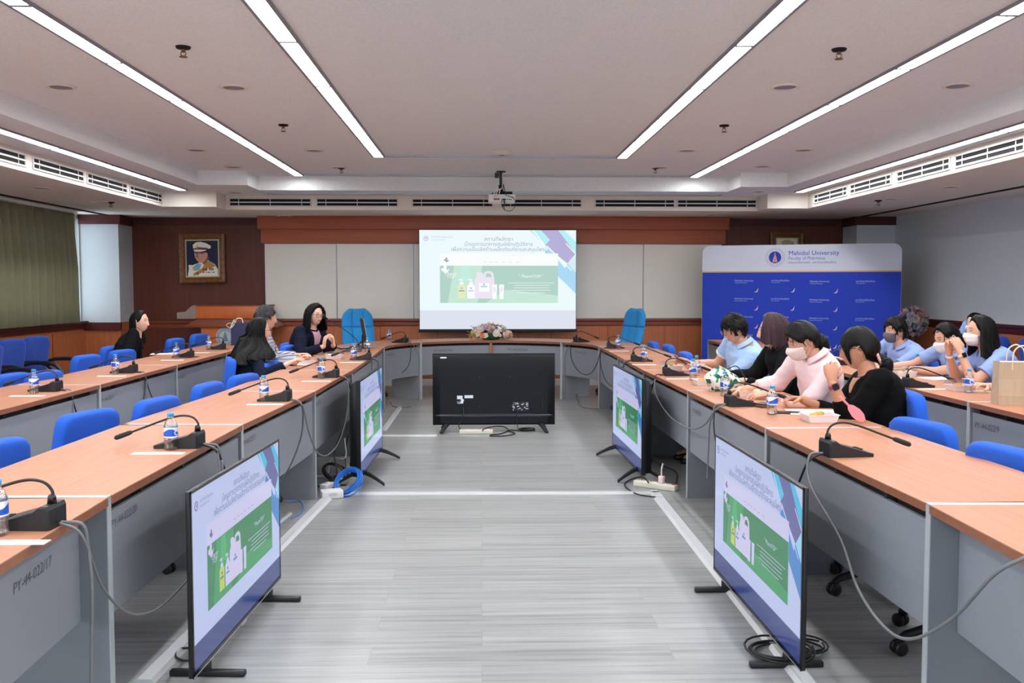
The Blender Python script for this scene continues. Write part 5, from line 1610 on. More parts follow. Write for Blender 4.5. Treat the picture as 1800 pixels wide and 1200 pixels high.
# ================================================================ floor trunking, power strips, cords
def trunk(p, q, wd, label, name='floor_trunking', h=.014):
    a = at(p[0], p[1], z=0); b = at(q[0], q[1], z=0); d = b - a; L = math.hypot(d.x, d.y)
    t = thing(name, label, 'floor trunking', (a.x, a.y, 0), math.atan2(d.y, d.x), 'pale floor cable trunking')
    prof = [(-wd / 2, 0), (wd / 2, 0), (wd * .30, h), (-wd * .30, h)]
    MB().loft([[(0, y, z) for y, z in prof], [(L, y, z) for y, z in prof]], 0, False, True).build('cover', M['trunk'], t)
trunk((253, 1200), (582, 868), .085, 'long pale floor trunking along the left tables, behind the nearest left television')
trunk((673, 757), (703, 716), .07, 'short pale floor trunking by the farther left television')
trunk((672, 766), (768, 766), .05, 'pale trunking crossing the floor behind the middle television')
trunk((600, 868), (1160, 867), .05, 'pale trunking crossing the whole floor between the farther televisions')
trunk((1150, 864), (1425, 1210), .085, 'long pale floor trunking along the right tables, under the nearest right television')
trunk((470, 935), (510, 903), .03, 'thin white trunking stub under the left inner table')
p = at(583, 874, z=0)
t = thing('junction_box', 'white junction box at the end of the left floor trunking', 'junction box', (p.x, p.y, 0), R(20))
MB().box((-.075, -.05, 0), (.075, .05, .055), bev=.006).build('box', M['white'], t)
MB().box((-.03, -.0515, .02), (.03, -.049, .04)).build('socket_plate', M['trunk'], t)
def strip(px, py, rz, label, n=4, L=.34, m='cream'):
    p = at(px, py, z=0)
    t = thing('power_strip', label, 'power strip', (p.x, p.y, 0), rz, 'power strips on the floor')
    MB().box((-L / 2, -.032, 0), (L / 2, .032, .045), bev=.007).build('housing', M[m], t)
    for k in range(n):
        x = -L / 2 + L * (k + .6) / (n + .4)
        mb = MB()
        for dx, dy in ((-.012, 0), (.012, 0), (0, .012)): mb.cbox((x + dx, dy, .0453), (.005, .009, .002))
        mb.build('socket', M['gap'], t)
    MB().box((L / 2 - .035, -.012, .045), (L / 2 - .012, .012, .049)).build('switch', M['red'], t)
    return t
s1 = strip(837, 762, 0, 'beige power strip on the floor behind the middle television')
s2 = strip(1152, 858, R(-38), 'beige power strip on the floor beside the farther right television')
s3 = strip(588, 855, R(65), 'white power strip tangled in cables under the left table', L=.3, m='white')
MB().box((.03, -.02, .045), (.07, .02, .10), bev=.006).tube([(.05, 0, .10), (.05, 0, .15), (.06, 0, .19), (.05, .01, .16)], .006, 7).build('plug', M['tray_pink'], s2)
MB().box((-.05, -.02, .045), (.0, .02, .09), bev=.006).build('plug', M['black'], s3)
def cord(pts, r, m, label, name='cord', z=None):
    P = [at(a, b, z=(c if c else .01)) for a, b, c in pts]
    o0 = P[0].copy(); o0.z = 0
    t = thing(name, label, 'cord', o0, 0)
    MB().tube(smooth([p - o0 for p in P], 7), r, 7).build('cable', M[m], t)
    return t
cord([(862, 764, 0), (880, 762, .0), (893, 756, 0), (886, 750, .03), (870, 749, .04), (852, 753, .05), (848, 757, .05)], .006, 'cable_blk', 'black cord plugged into the beige strip behind the middle television')
cord([(860, 766, 0), (884, 766, 0), (905, 762, 0), (893, 756, 0), (912, 756, 0), (925, 754, 0)], .006, 'cable_blk', 'black cord lying right of the beige strip behind the middle television')
def coil(px, py, r, n, m, rad, label, tilt, rz, h=.0, name='cable_coil', sq=1.0):
    p = at(px, py, z=rad)
    t = thing(name, label, 'cable coil', (p.x, p.y, 0), rz)
    rnd = random.Random(int(px))
    P = []
    jit = [(rnd.uniform(.78, 1.18), rnd.uniform(-.16, .16), rnd.uniform(-.16, .16), rnd.uniform(-.12, .12), rnd.uniform(-.12, .12)) for k in range(n + 2)]
    for k in range(n * 18):
        a = 2 * PI * k / 18; f = k / 18; i0 = int(f); f -= i0
        J = [jit[i0][q] * (1 - f) + jit[i0 + 1][q] * f for q in range(5)]
        rr = r * J[0]
        q = Vector((rr * math.cos(a) + r * J[1], (rr * math.sin(a) + r * J[2]) * sq, rad + rr * (J[3] * math.cos(a) + J[4] * math.sin(a)) + .02 * (k / (n * 18))))
        P.append(Matrix.Rotation(tilt, 3, 'X') @ q)
    zmin = min(v.z for v in P)
    P = [v + Vector((0, 0, rad * 1.05 - zmin)) for v in P]
    MB().tube(P, rad, 7).build('cable', M[m], t)
    return t
coil(612, 868, .10, 11, 'cable_blue', .0048, 'coil of bright blue network cable by the farther left television', R(48), R(-32))
coil(590, 842, .10, 5, 'cable_blk', .0045, 'tangle of black cable behind the blue coil', R(35), R(40))
coil(926, 757, .075, 5, 'cable_blk', .005, 'small black cable bundle on the floor under the middle television', R(0), 0, sq=.6)
coil(1368, 1150, .12, 5, 'cable_blk', .0045, 'black cable coil on the floor behind the nearest right television', 0, .4)
coil(1412, 1140, .09, 3, 'cable_blk', .0045, 'small black cable coil at the near corner of the right television', 0, .4)
coil(645, 720, .06, 3, 'cable_blk', .005, 'black cable knot on the floor left of the head table', 0, .4, sq=.7)
cord([(335, 1138, .02), (318, 1140, .01), (308, 1152, 0), (320, 1160, 0), (338, 1160, 0)], .005, 'cable_blk', 'thin black cord loop beside the nearest left television')
cord([(505, 882, .02), (525, 880, 0), (533, 890, 0), (528, 902, 0), (512, 911, 0)], .0035, 'cable_blue', 'blue cord on the floor under the left inner table')
cord([(1165, 875, 0), (1120, 868, 0), (1098, 852, 0), (1110, 842, 0), (1130, 838, .03), (1140, 848, .05)], .005, 'cable_blk', 'black cord looping from the beige strip by the farther right television')
cord([(1188, 852, 0), (1189, 830, 0), (1165, 818, 0), (1140, 806, 0), (1135, 815, .05)], .005, 'cable_blk', 'black cord curling behind the farther right television')
cord([(1012, 690, .05), (1020, 712, 0), (1035, 717, 0), (1052, 718, 0)], .005, 'cable_grey', 'grey cord on the floor at the right arm of the head table')
cord([(686, 706, .05), (692, 714, 0), (712, 716, 0), (722, 714, 0)], .005, 'cable_grey', 'grey cord on the floor at the left arm of the head table')
for k, (a_, b_) in enumerate((((600, 760), (585, 850)), ((612, 765), (600, 845)), ((606, 770), (575, 830)))):
    A = at(a_[0], a_[1], x=-1.12); B = at(b_[0], b_[1], z=.02)
    t = thing('cord', ('black', 'second black', 'white')[k] + ' cord hanging from the farther left television to the floor strip', 'cord', (B.x, B.y, 0))
    MB().tube(smooth([A - Vector((B.x, B.y, 0)), A - Vector((B.x - .03 * k + .05, B.y + .05, .15)), Vector((.03, .02 * k, .12)), Vector((0, 0, .012)), Vector((-.1, -.03 * k - .04, .01)), Vector((.05, -.1, .01))]), .005, 7).build('cable', M[('cable_blk', 'cable_blk', 'white')[k]], t)
# ================================================================ people
def skin_mat(n, c):
    m = mat(n, c, rough=.5, spec=.35)
    b = m.node_tree.nodes['Principled BSDF']
    b.inputs['Subsurface Weight'].default_value = .08
    b.inputs['Subsurface Radius'].default_value = (.02, .008, .004)
    return m
SK = [skin_mat('skin_fair', '#e3b49c'), skin_mat('skin_mid', '#d3a086'), skin_mat('skin_tan', '#c08a6e')]
def hair_mat(n, c, c2):
    return mat(n, c, rough=.45, spec=.16, col2=c2, nscale=(150, 150, 6), bump=.35, detail=2)
HR = dict(black=hair_mat('black_hair', '#090808', '#131111'), brown=hair_mat('brown_hair', '#33242a', '#4a363a'), soft=hair_mat('soft_black_hair', '#0e0c0c', '#1c1817'), grey=hair_mat('greying_hair', '#1c1b1d', '#4a4a4e'))
M['eye_white'] = mat('eye_white', '#e8e4e0', rough=.3); M['iris'] = mat('dark_iris', '#1a1110', rough=.15)
M['brow'] = mat('eyebrow', '#241a18', rough=.7); M['lip'] = mat('lip', '#bb716c', rough=.4); M['teeth'] = mat('teeth', '#eee8e0', rough=.3)
M['trouser'] = mat('dark_trousers', '#1b1c22', rough=.85); M['shoe'] = mat('dark_shoe', '#121214', rough=.4)
M['mask_white'] = mat('white_mask', '#e9e6e6', rough=.8, bump=.1, nscale=(200, 200, 200)); M['mask_pink'] = mat('pale_pink_mask', '#e8d4cf', rough=.8); M['mask_grey'] = mat('grey_mask', '#5c5c62', rough=.8)
def cloth(n, c, **k): return mat(n, c, rough=.9, spec=.12, bump=.12, nscale=(260, 260, 260), **k)
CL = dict(polo=cloth('periwinkle_polo', '#8ea4d6'), polo2=cloth('light_blue_polo', '#a3c2ea'), blazer=cloth('black_blazer', '#121214'), navy=cloth('navy_blazer', '#171b2c'), sweater=cloth('black_sweater', '#0a0a0b'),
          pink=cloth('pale_pink_shirt', '#ecd3d6'), suit=cloth('black_suit', '#111114'), pinktop=cloth('pink_top', '#d9aab8'), trim=cloth('white_trim', '#e4dfe4'))
def plaid():
    m = bpy.data.materials.new('plaid_shirt'); m.use_nodes = True; nt = m.node_tree; b = nt.nodes['Principled BSDF']; b.inputs['Roughness'].default_value = .9
    tc = nt.nodes.new('ShaderNodeTexCoord'); acc = None
    for d, rot in (('X', 0), ('Z', 0)):
        w = nt.nodes.new('ShaderNodeTexWave'); w.bands_direction = d; w.inputs['Scale'].default_value = 9.5
        nt.links.new(tc.outputs['Object'], w.inputs['Vector'])
        r_ = nt.nodes.new('ShaderNodeValToRGB'); r_.color_ramp.elements[0].position = .55; r_.color_ramp.elements[1].position = .8
        r_.color_ramp.elements[0].color = (.78, .74, .76, 1); r_.color_ramp.elements[1].color = (.20, .25, .36, 1)
        nt.links.new(w.outputs['Fac'], r_.inputs[0])
        if acc is None: acc = r_
        else:
            mx = nt.nodes.new('ShaderNodeMix'); mx.data_type = 'RGBA'; mx.blend_type = 'MULTIPLY'; mx.inputs['Factor'].default_value = .85
            nt.links.new(acc.outputs[0], mx.inputs['A']); nt.links.new(r_.outputs[0], mx.inputs['B']); nt.links.new(mx.outputs['Result'], b.inputs['Base Color'])
    return m
CL['plaid'] = plaid()

def fuse(mb, voxel=.011, it=4, fac=.5):
    me = mb.mesh('tmp', [M['black']])
    o = bpy.data.objects.new('tmp', me); C.objects.link(o)
    r_ = o.modifiers.new('r', 'REMESH'); r_.mode = 'VOXEL'; r_.voxel_size = voxel; r_.use_smooth_shade = True
    s_ = o.modifiers.new('s', 'SMOOTH'); s_.factor = fac; s_.iterations = it
    dg = bpy.context.evaluated_depsgraph_get()
    e = bpy.data.meshes.new_from_object(o.evaluated_get(dg))
    vs = [v.co.copy() for v in e.vertices]; ns = [v.normal.copy() for v in e.vertices]; fs = [tuple(p.vertices) for p in e.polygons]
    bpy.data.objects.remove(o); bpy.data.meshes.remove(me); bpy.data.meshes.remove(e)
    return vs, ns, fs

HS = .97
def head_pt(az, el, feat=True):
    """az 0 = face, el +90 = crown; metres in the head frame"""
    a, e = R(az), R(el)
    dx, dy, dz = math.sin(a) * math.cos(e), math.cos(a) * math.cos(e), math.sin(e)
    x, y, z = .073 * dx, .094 * dy, .118 * dz
    if dz < 0:
        t = -dz
        x *= 1 - .30 * t ** 1.6
        if dy > 0: y *= 1 - .06 * t * t; 
        else: y *= 1 - .42 * t ** 1.2
        if dy > 0: y += .012 * math.exp(-((dz + .80) / .22) ** 2) * dy ** .5
    elif dy > 0: y *= 1 - .07 * dz
    if dy < 0: y *= 1.05; x *= 1.02
    if feat and dy > 0:
        ax = abs(x)
        y -= .0075 * math.exp(-((ax - .032) / .015) ** 2 - ((z - .012) / .011) ** 2)
        y += .003 * math.exp(-((z - .031) / .009) ** 2 - (x / .045) ** 2)
        s_ = min(1, max(0, (.022 - z) / .058))
        if z > -.036: am = .004 * (1 if z < .02 else math.exp(-((z - .02) / .012) ** 2)) + .020 * s_ ** 1.3
        else: am = .023 * math.exp(-((z + .036) / .0075) ** 2)
        wd = .0065 + .0065 * s_
        y += am * math.exp(-(x / wd) ** 2)
        y += .004 * math.exp(-((ax - .012) / .006) ** 2 - ((z + .034) / .008) ** 2)
        y += .0045 * math.exp(-(x / .021) ** 2 - ((z + .0615) / .006) ** 2) + .0045 * math.exp(-(x / .018) ** 2 - ((z + .0735) / .0065) ** 2)
        y -= .003 * math.exp(-(x / .022) ** 2 - ((z + .0675) / .0028) ** 2)
        y += .003 * math.exp(-((ax - .04) / .018) ** 2 - ((z + .022) / .02) ** 2)
    return Vector((x, y, z)) * HS
def head_mesh(mb, T):
    nu, nv = 72, 56
    def fn(u, v):
        # denser columns on the face
        q = u * 2 - 1
        az = 180 * (abs(q) ** 1.45) * (1 if q >= 0 else -1)
        return T @ head_pt(az, -89.5 + 179 * v)
    mb.grid(fn, nu, nv, 0, True, True)
    for s_ in (-1, 1):
        E = T @ Matrix.Translation((s_ * .0715 * HS, -.008, -.006)) @ Matrix.Rotation(s_ * R(-18), 4, 'Z') @ Matrix.Rotation(R(-8), 4, 'X')
        mb.ell((0, 0, 0), (.006, .014, .024), 12, 10, 0, E)
        rim = [(s_ * .006, .010, -.016), (s_ * .007, .012, .004), (s_ * .010, .008, .022), (s_ * .012, -.006, .028), (s_ * .012, -.017, .018), (s_ * .010, -.017, .0), (s_ * .007, -.008, -.018), (s_ * .005, .0, -.028), (s_ * .004, .006, -.024)]
        mb.tube([E @ Vector(p) for p in smooth(rim, 4)], .0042, 7)

def hand(mb, Wp, f, n, side, curl=.35, spread=1.0, thumb=.5, sc=1.0):
    """five fingered hand: f to the fingertips, n out of the back of the hand, side +1 right, -1 left"""
    f = Vector(f).normalized(); n = Vector(n); n = (n - f * n.dot(f)).normalized(); t = f.cross(n) * (-side)
    Wp = Vector(Wp)
    rings = []
    for d, w, th, o in ((-.012, .025, .019, 0), (.012, .029, .017, 0), (.035, .038, .016, .001), (.062, .041, .0135, .001), (.084, .039, .0115, 0), (.092, .034, .008, -.001)):
        rings.append([Wp + f * d * sc + (t * w * math.cos(q) + n * (th * math.sin(q) + o)) * sc for q in [2 * PI * j / 16 for j in range(16)]])
    mb.loft(rings, 0, True, True)
    for k, (o, L, r0) in enumerate(((.030, .070, .0086), (.010, .078, .0088), (-.0105, .072, .0084), (-.0290, .056, .0074))):
        p = Wp + (f * (.080 - .006 * abs(k - 1)) + t * o) * sc
        d = (f + t * (o * 1.6 * spread)).normalized(); a = 0
        P = [p - d * .012 * sc]; Rr = [r0 * sc]
        c = curl * (1 + .12 * (k - 1.5))
        for j, (sg, bend) in enumerate(((.45, .75), (.31, 1.15), (.24, .8))):
            a += c * bend
            dd = d * math.cos(a) - n * math.sin(a)
            P += [p + dd * L * sg * .5 * sc, p + dd * L * sg * sc]
            p = P[-1]; Rr += [r0 * (1 - .10 * j) * sc * .97, r0 * (1 - .12 * (j + 1) + .02) * sc]
        P.append(p + dd * .005 * sc); Rr.append(r0 * .35 * sc)
        mb.tube(smooth(P, 2), np.interp(np.linspace(0, 1, 2 * (len(P) - 1) + 1), np.linspace(0, 1, len(P)), Rr), 9)
    p = Wp + (f * .020 + t * .026 - n * .006) * sc
    d = (f * .62 + t * .72 - n * (.15 + .45 * thumb)).normalized(); d2 = (f * .9 + t * (.35 - .5 * thumb) - n * (.2 + .5 * thumb)).normalized()
    P = [p, p + d * .022 * sc, p + d * .044 * sc, p + d * .044 * sc + d2 * .016 * sc, p + d * .044 * sc + d2 * .031 * sc, p + d * .044 * sc + d2 * .035 * sc]
    mb.tube(P, [q * sc for q in (.0135, .0125, .0105, .0098, .0085, .004)], 10)

def ik(Sp, Wp, L1, L2, pole):
    d = Wp - Sp; L = min(d.length, L1 + L2 - .005); dn = d.normalized()
    a = (L1 * L1 - L2 * L2 + L * L) / (2 * L); h = math.sqrt(max(0, L1 * L1 - a * a))
    p = Vector(pole); p = (p - dn * p.dot(dn)).normalized()
    return Sp + dn * a + p * h, Sp + dn * L

def hair_cap(mb, T, style, vol=.014, seed=0, clip=None):
    rnd = random.Random(seed)
    nu, nv = 110, 26
    hl = style['hairline']
    def low(az):
        a = abs(az)
        return float(np.interp(a, [p[0] for p in hl], [p[1] for p in hl]))
    def fn(u, v):
        az = u * 360 - 180
        lo = low(az) + style.get('jag', 0) * noise.noise((az * .09, seed, 2))
        e = 90 - (90 - lo) * v
        if clip is not None and abs(az) > clip: e = max(e, 10)
        p = head_pt(az, e, False)
        edge = min(1, (1 - v) * 5 + style.get('edge', .25))
        o = vol * edge * (1 + style.get('lump', .12) * noise.noise((az * .03, e * .03, seed)) * 2) + .0022 * noise.noise((az * .35, e * .02, seed + 3)) + style.get('top', 0) * max(0, math.sin(R(e))) ** 2
        if clip is not None and abs(az) > clip: o *= max(.3, 1 - (abs(az) - clip) / 12)
        part = style.get('part')
        if part is not None and e < 89:
            dx = p.x - part
            if p.y > -.05: o -= .006 * math.exp(-(dx / .006) ** 2) * max(0, math.sin(R(e)))
        return T @ (p + p.normalized() * o)
    mb.grid(fn, nu, nv, 0, True, True)

def hair_locks(mb, T, style, n, L, w, seed, lift=.012):
    rnd = random.Random(seed); hl = style['hairline']
    for k in range(n):
        az = rnd.uniform(-180, 180); lo = float(np.interp(abs(az), [p[0] for p in hl], [p[1] for p in hl]))
        e = rnd.uniform(max(lo - 2, -40), 82)
        l_ = L * rnd.uniform(.6, 1.2); da = rnd.uniform(-14, 14)
        P = []
        for j in range(5):
            f = j / 4
            ee = e - math.degrees(l_ / .1) * f
            p = head_pt(az + da * f, max(ee, lo - style.get('over', 12)), False)
            P.append(T @ (p + p.normalized() * (.010 + lift * math.sin(f * PI * .8) + rnd.uniform(0, .004))))
        mb.tube(P, [w * .5, w, w * .9, w * .6, w * .1], 5)

COLLIDE = [None]
def hair_curtain(mb, T, az0, z_end, out=.02, back=.0, sway=.0, seed=0, start=30, spread=.0, thin=.012, fall=.35, vol=.015):
    """hair hanging from ear height; T places the head, the strands fall straight down"""
    nu, nv = 84, 22
    c0 = T @ Vector((0, 0, 0))
    def fn(u, v, k=0):
        az = az0 + (360 - 2 * az0) * u
        def surf(e, o):
            q = head_pt(az, e, False); return q + q.normalized() * o
        p1 = T @ surf(-6, out - thin * k)
        edge = min(u, 1 - u)
        ze = z_end + .07 * noise.noise((u * 13, seed, 0)) + .10 * max(0, .10 - edge) / .10 * .4
        g = (.0045 + .004 * (COLLIDE[0] is not None)) * noise.noise((u * 38, v * 1.2, seed)) * min(1, v * 3)
        if v < fall:
            f = v / fall; e = 84 - 90 * f
            p = T @ surf(e, vol * .95 + (out - vol * .95) * f ** 1.5 - thin * k * min(1, .25 + f))
        else:
            f = (v - fall) / (1 - fall)
            p = p1.copy()
            p.z = p1.z + (ze - p1.z) * f
            d = Vector((p1.x - c0.x, p1.y - c0.y, 0))
            d = d.normalized() if d.length > .01 else Vector((0, -1, 0))
            p += d * spread * f + Vector((0, -back * .3 * f * f, 0)) + Vector((sway * f, 0, 0))
            f2 = min(1, max(0, (c0.z - .10 - p.z) / .10)); f2 = f2 * f2 * (3 - 2 * f2)
            p.x = c0.x + (p.x - c0.x) * (1 - .18 * f2 * (back > .04))
            if az < az0 + 12 or az > 348 - az0: p.y += .05 * f2 * (back > .04)
            else: p.y -= back * .9 * f2
        d = Vector((p.x - c0.x, p.y - c0.y, 0)); d = d.normalized() if d.length > .01 else Vector((0, -1, 0))
        p = p + d * g
        if COLLIDE[0] is not None and v >= fall: p = COLLIDE[0](p, .030 - .022 * k + g)
        return p
    rs = random.Random(seed * 7 + 1)
    for k_ in range(70):
        u0 = rs.uniform(.01, .99); du = rs.uniform(-.015, .015); v1 = rs.uniform(.92, 1.16); r0 = rs.uniform(.0028, .0055)
        P = []
        for j in range(11):
            f = j / 10; q = fn(min(.995, max(.005, u0 + du * f)), .12 + (v1 - .12) * f, 0)
            d = Vector((q.x - c0.x, q.y - c0.y, 0)); d = d.normalized() if d.length > .01 else Vector((0, -1, 0))
            P.append(q + d * .0012)
        mb.tube(P, [r0 * .4, r0 * .8] + [r0] * 5 + [r0 * .95, r0 * .8, r0 * .55, r0 * .12], 5)
    out_ = [fn(i / (nu - 1), j / (nv - 1), 0) for j in range(nv) for i in range(nu)]
    in_ = [fn(i / (nu - 1), j / (nv - 1), 1) for j in range(nv) for i in range(nu)]
    fs = []
    N = nu * nv
    for j in range(nv - 1):
        for i in range(nu - 1):
            a = j * nu + i
            fs.append((a, a + 1, a + nu + 1, a + nu)); fs.append((N + a, N + a + nu, N + a + nu + 1, N + a + 1))
        for i in (0, nu - 1):
            a = j * nu + i; fs.append((a, a + nu, N + a + nu, N + a))
    for i in range(nu - 1):
        a = (nv - 1) * nu + i; fs.append((a, a + 1, N + a + 1, N + a))
    mb.add(out_ + in_, fs, 0, True)

H_LONG = dict(hairline=[(0, 50), (25, 47), (48, 36), (62, 14), (75, 0), (90, -4), (120, -14), (180, -30)], edge=.15, part=.012)
H_TIED = dict(hairline=[(0, 50), (25, 46), (48, 34), (62, 12), (74, 4), (84, 10), (100, 4), (118, -20), (180, -40)], edge=.15)
H_BANG = dict(hairline=[(0, 22), (20, 22), (40, 16), (58, 4), (72, -6), (84, 8), (100, 2), (118, -20), (180, -40)], edge=.4)
H_SHORT = dict(hairline=[(0, 36), (25, 34), (45, 26), (60, 8), (72, -6), (80, 8), (98, 6), (112, -22), (150, -34), (180, -36)], edge=.45, jag=6, lump=.3)

def person(label, hip, rz, head, hrz, hpitch=0.0, hroll=0.0, wl=None, wr=None, hl=None, hr=None, top='polo', sleeve='long', skin=0, sh=.165, build_=1.0, hair=None, hcol='black',
           mask=None, glasses=False, pole_l=(-.6, -.35, -.8), pole_r=(.6, -.35, -.8), extras=None, smile=False, lip=True, curl=(.35, .35), vneck=None, lapel=None, collar=None, hipz=.565, seed=0, hem=None, brow=True, headsc=1.0, nb_up=0.0, cloak=False):
    t = thing('person', label, 'person', (hip[0], hip[1], 0), rz, 'people seated at the tables')
    Wi = (Matrix.Translation((hip[0], hip[1], 0)) @ Matrix.Rotation(rz, 4, 'Z')).inverted()
    Hc = Wi @ Vector(head)
    Rh = Matrix.Rotation(hrz - rz, 4, 'Z') @ Matrix.Rotation(hpitch, 4, 'X') @ Matrix.Rotation(hroll, 4, 'Y')
    TH = Matrix.Translation(Hc) @ Rh @ Matrix.Scale(headsc, 4)
    b = build_
    # spine
    P0 = Vector((0, 0, hipz)); NB = Hc + Rh @ Vector((0, -.030, -.092)) + Vector((0, -.016, -.034 + nb_up))
    d = NB - P0
    sp = [P0, P0 + Vector((d.x * .22, d.y * .14 - .022, d.z * .33)), P0 + Vector((d.x * .62, d.y * .55 - .02, d.z * .70)), NB]
    def spine(q):
        q = max(0, min(.9999, q)) * 3; i = int(q); f = q - i
        pts = [sp[0] * 2 - sp[1]] + sp + [sp[3] * 2 - sp[2]]
        a, b_, c, e = pts[i], pts[i + 1], pts[i + 2], pts[i + 3]
        return .5 * ((2 * b_) + (c - a) * f + (2 * a - 5 * b_ + 4 * c - e) * f * f + (3 * b_ - a - 3 * c + e) * f ** 3)
    ks = [0, .12, .34, .58, .76, .87, .945, 1.0]
    rx = [.168, .165, .145, .155, .162, .150, .104, .058]; ry = [.125, .125, .108, .118, .114, .098, .076, .056]
    def torso(th, q, off=0.0, sc=1.0):
        c = spine(q); tg = (spine(min(1, q + .03)) - spine(max(0, q - .03))).normalized()
        X = Vector((1, 0, 0)); X = (X - tg * X.dot(tg)).normalized(); F = tg.cross(X)
        a = (np.interp(q, ks, rx) * b + off) * sc; e = (np.interp(q, ks, ry) * b + off) * sc
        cs, sn = math.sin(th), math.cos(th)      # th = 0 is the chest
        k = (abs(cs) ** 2.4 + abs(sn) ** 2.4) ** (-1 / 2.4)
        return c + X * a * k * cs + F * e * k * sn
    def torso_rings(mb, off, q0=0, q1=1.0, n=28):
        rings = [[torso(2 * PI * j / n, q0 + (q1 - q0) * i / 16, off) for j in range(n)] for i in range(17)]
        mb.loft(rings, 0, True, True)
    qs = .875
    cs_ = spine(qs); tg = (spine(qs + .04) - spine(qs - .04)).normalized()
    Xs = Vector((1, 0, 0)); Xs = (Xs - tg * Xs.dot(tg)).normalized()
    SL_ = cs_ - Xs * sh * b; SR_ = cs_ + Xs * sh * b
    L1, L2 = .285 * (.5 + .5 * b), .245 * (.5 + .5 * b)
    arms = []
    for s_, Sj, w, pole, hd, cu in ((-1, SL_, wl, pole_l, hl, curl[0]), (1, SR_, wr, pole_r, hr, curl[1])):
        if w is None: w_ = Sj + Vector((-s_ * .02, .30, -.30)); 
        else: w_ = Wi @ Vector(w)
        E, w2 = ik(Sj, w_, L1, L2, pole)
        if hd is None: fd, nn = (w2 - E).normalized(), Vector((0, 0, 1))
        else: fd, nn = Wi.to_3x3() @ Vector(hd[0]), Wi.to_3x3() @ Vector(hd[1])
        arms.append((s_, Sj, E, w2, fd, nn, cu))
    legs = []
    for s_ in (-1, 1):
        legs.append((Vector((s_ * .085, .02, hipz - .025)), Vector((s_ * .10, .40, hipz - .035)), Vector((s_ * .10, .36, .10))))
    # body: one continuous surface, with a dense head and separate fingers joined in
    mb = MB()
    torso_rings(mb, -.006, 0, .99)
    neck_top = Hc + Rh @ Vector((0, -.022, -.055)); mb.capsule(NB - Vector((0, 0, .03)), neck_top, .054, .048, 18)
    for s_, Sj, E, w2, fd, nn, cu in arms:
        mb.capsule(spine(.90) + Xs * s_ * .05, Sj, .052, .050 * b, 14); mb.capsule(Sj, E, .047 * b, .039 * b, 14); mb.capsule(E, E.lerp(w2, .35), .038 * b, .038 * b, 14); mb.capsule(E.lerp(w2, .3), w2, .038 * b, .0255, 14)
    for A, K, F_ in legs:
        mb.capsule(A, K, .082 * b, .058, 14); mb.capsule(K, F_, .055, .036, 12); mb.capsule(F_, F_ + Vector((0, .15, -.055)), .036, .03, 10)
    vs, ns, fs = fuse(mb, .011, 5)
    body = MB().add(vs, fs, 0, True)
    head_mesh(body, TH)
    for s_, Sj, E, w2, fd, nn, cu in arms: hand(body, w2 + fd * .012, fd, nn, s_, cu)
    body.build('body', SK[skin], t, recalc=False)
    # top garment
    mb = MB(); o = .014
    torso_rings(mb, o, .03, .975)
    cut = dict(long=1.0, short=.62, mid=1.0)[sleeve]
    for s_, Sj, E, w2, fd, nn, cu in arms:
        mb.capsule(spine(.88) + Xs * s_ * .05, Sj, .060, .061 * b, 14)
        if sleeve == 'short':
            e2 = Sj.lerp(E, .62); mb.capsule(Sj, Sj.lerp(E, .3), .061 * b, .060 * b, 14)
            dn = (E - Sj).normalized()
            mb.tube([Sj, Sj + dn * .05, Sj.lerp(E, .4), e2], [.058 * b, .061 * b, .061 * b, .062 * b], 18)
        else:
            mb.capsule(Sj, E, .064 * b, .060 * b, 14)
            wf = w2 - (w2 - E).normalized() * (.03 if sleeve == 'long' else .10)
            mb.capsule(E, E.lerp(w2, .3), .060 * b, .055 * b, 14)
            dn = (wf - E).normalized()
            mb.tube([E, E + dn * .05, E.lerp(wf, .6), wf], [.058 * b, .057 * b, .050 * b, .044], 16)
    vs, ns, fs = fuse(mb, .0105, 3)
    out = []
    for v, n_ in zip(vs, ns):
        k = .008 * noise.noise(Vector((v.x * 7, v.y * 7, v.z * 13)) + Vector((seed * 3.1, 0, 0))) + .004 * noise.noise(Vector((v.x * 16, v.y * 16, v.z * 34)) + Vector((0, seed * 2.3, 0)))
        if sleeve != 'short':
            for s_, Sj, E, w2, fd, nn, cu in arms:
                dd = (v - E).length
                if dd < .16: k += .007 * noise.noise(Vector((v.x * 30, v.y * 30, v.z * 12))) * (1 - dd / .16)
        out.append(v + n_ * k)
    from mathutils.bvhtree import BVHTree
    bvh = BVHTree.FromPolygons(out, fs)
    def cling(th, q, off):
        c = spine(min(q, .97)); p_ = torso(th, q, .0); d_ = (p_ - spine(q)).normalized()
        o_ = p_ + d_ * .25
        h = bvh.ray_cast(o_, -d_, .6)
        return h[0] + d_ * off if h[0] is not None and (h[0] - p_).length < .042 else torso(th, q, .024 + off)
    g = MB().add(out, fs, 0, True)
    gname = dict(polo='polo_shirt', polo2='polo_shirt', blazer='blazer', navy='blazer', sweater='sweater', pink='shirt', suit='jacket', plaid='shirt')[top]
    gar = g.build(gname, CL[top], t, recalc=False)
    if sleeve == 'short':
        for s_, Sj, E, w2, fd, nn, cu in arms:
            e2 = Sj.lerp(E, .62); dn = (E - Sj).normalized()
            mb = MB().tube([e2 - dn * .012, e2 - dn * .008, e2 + dn * .004, e2 + dn * .005], [.0625 * b, .065 * b, .065 * b, .061 * b], 22)
            mb.build('sleeve_hem', CL[hem or 'trim'], t)
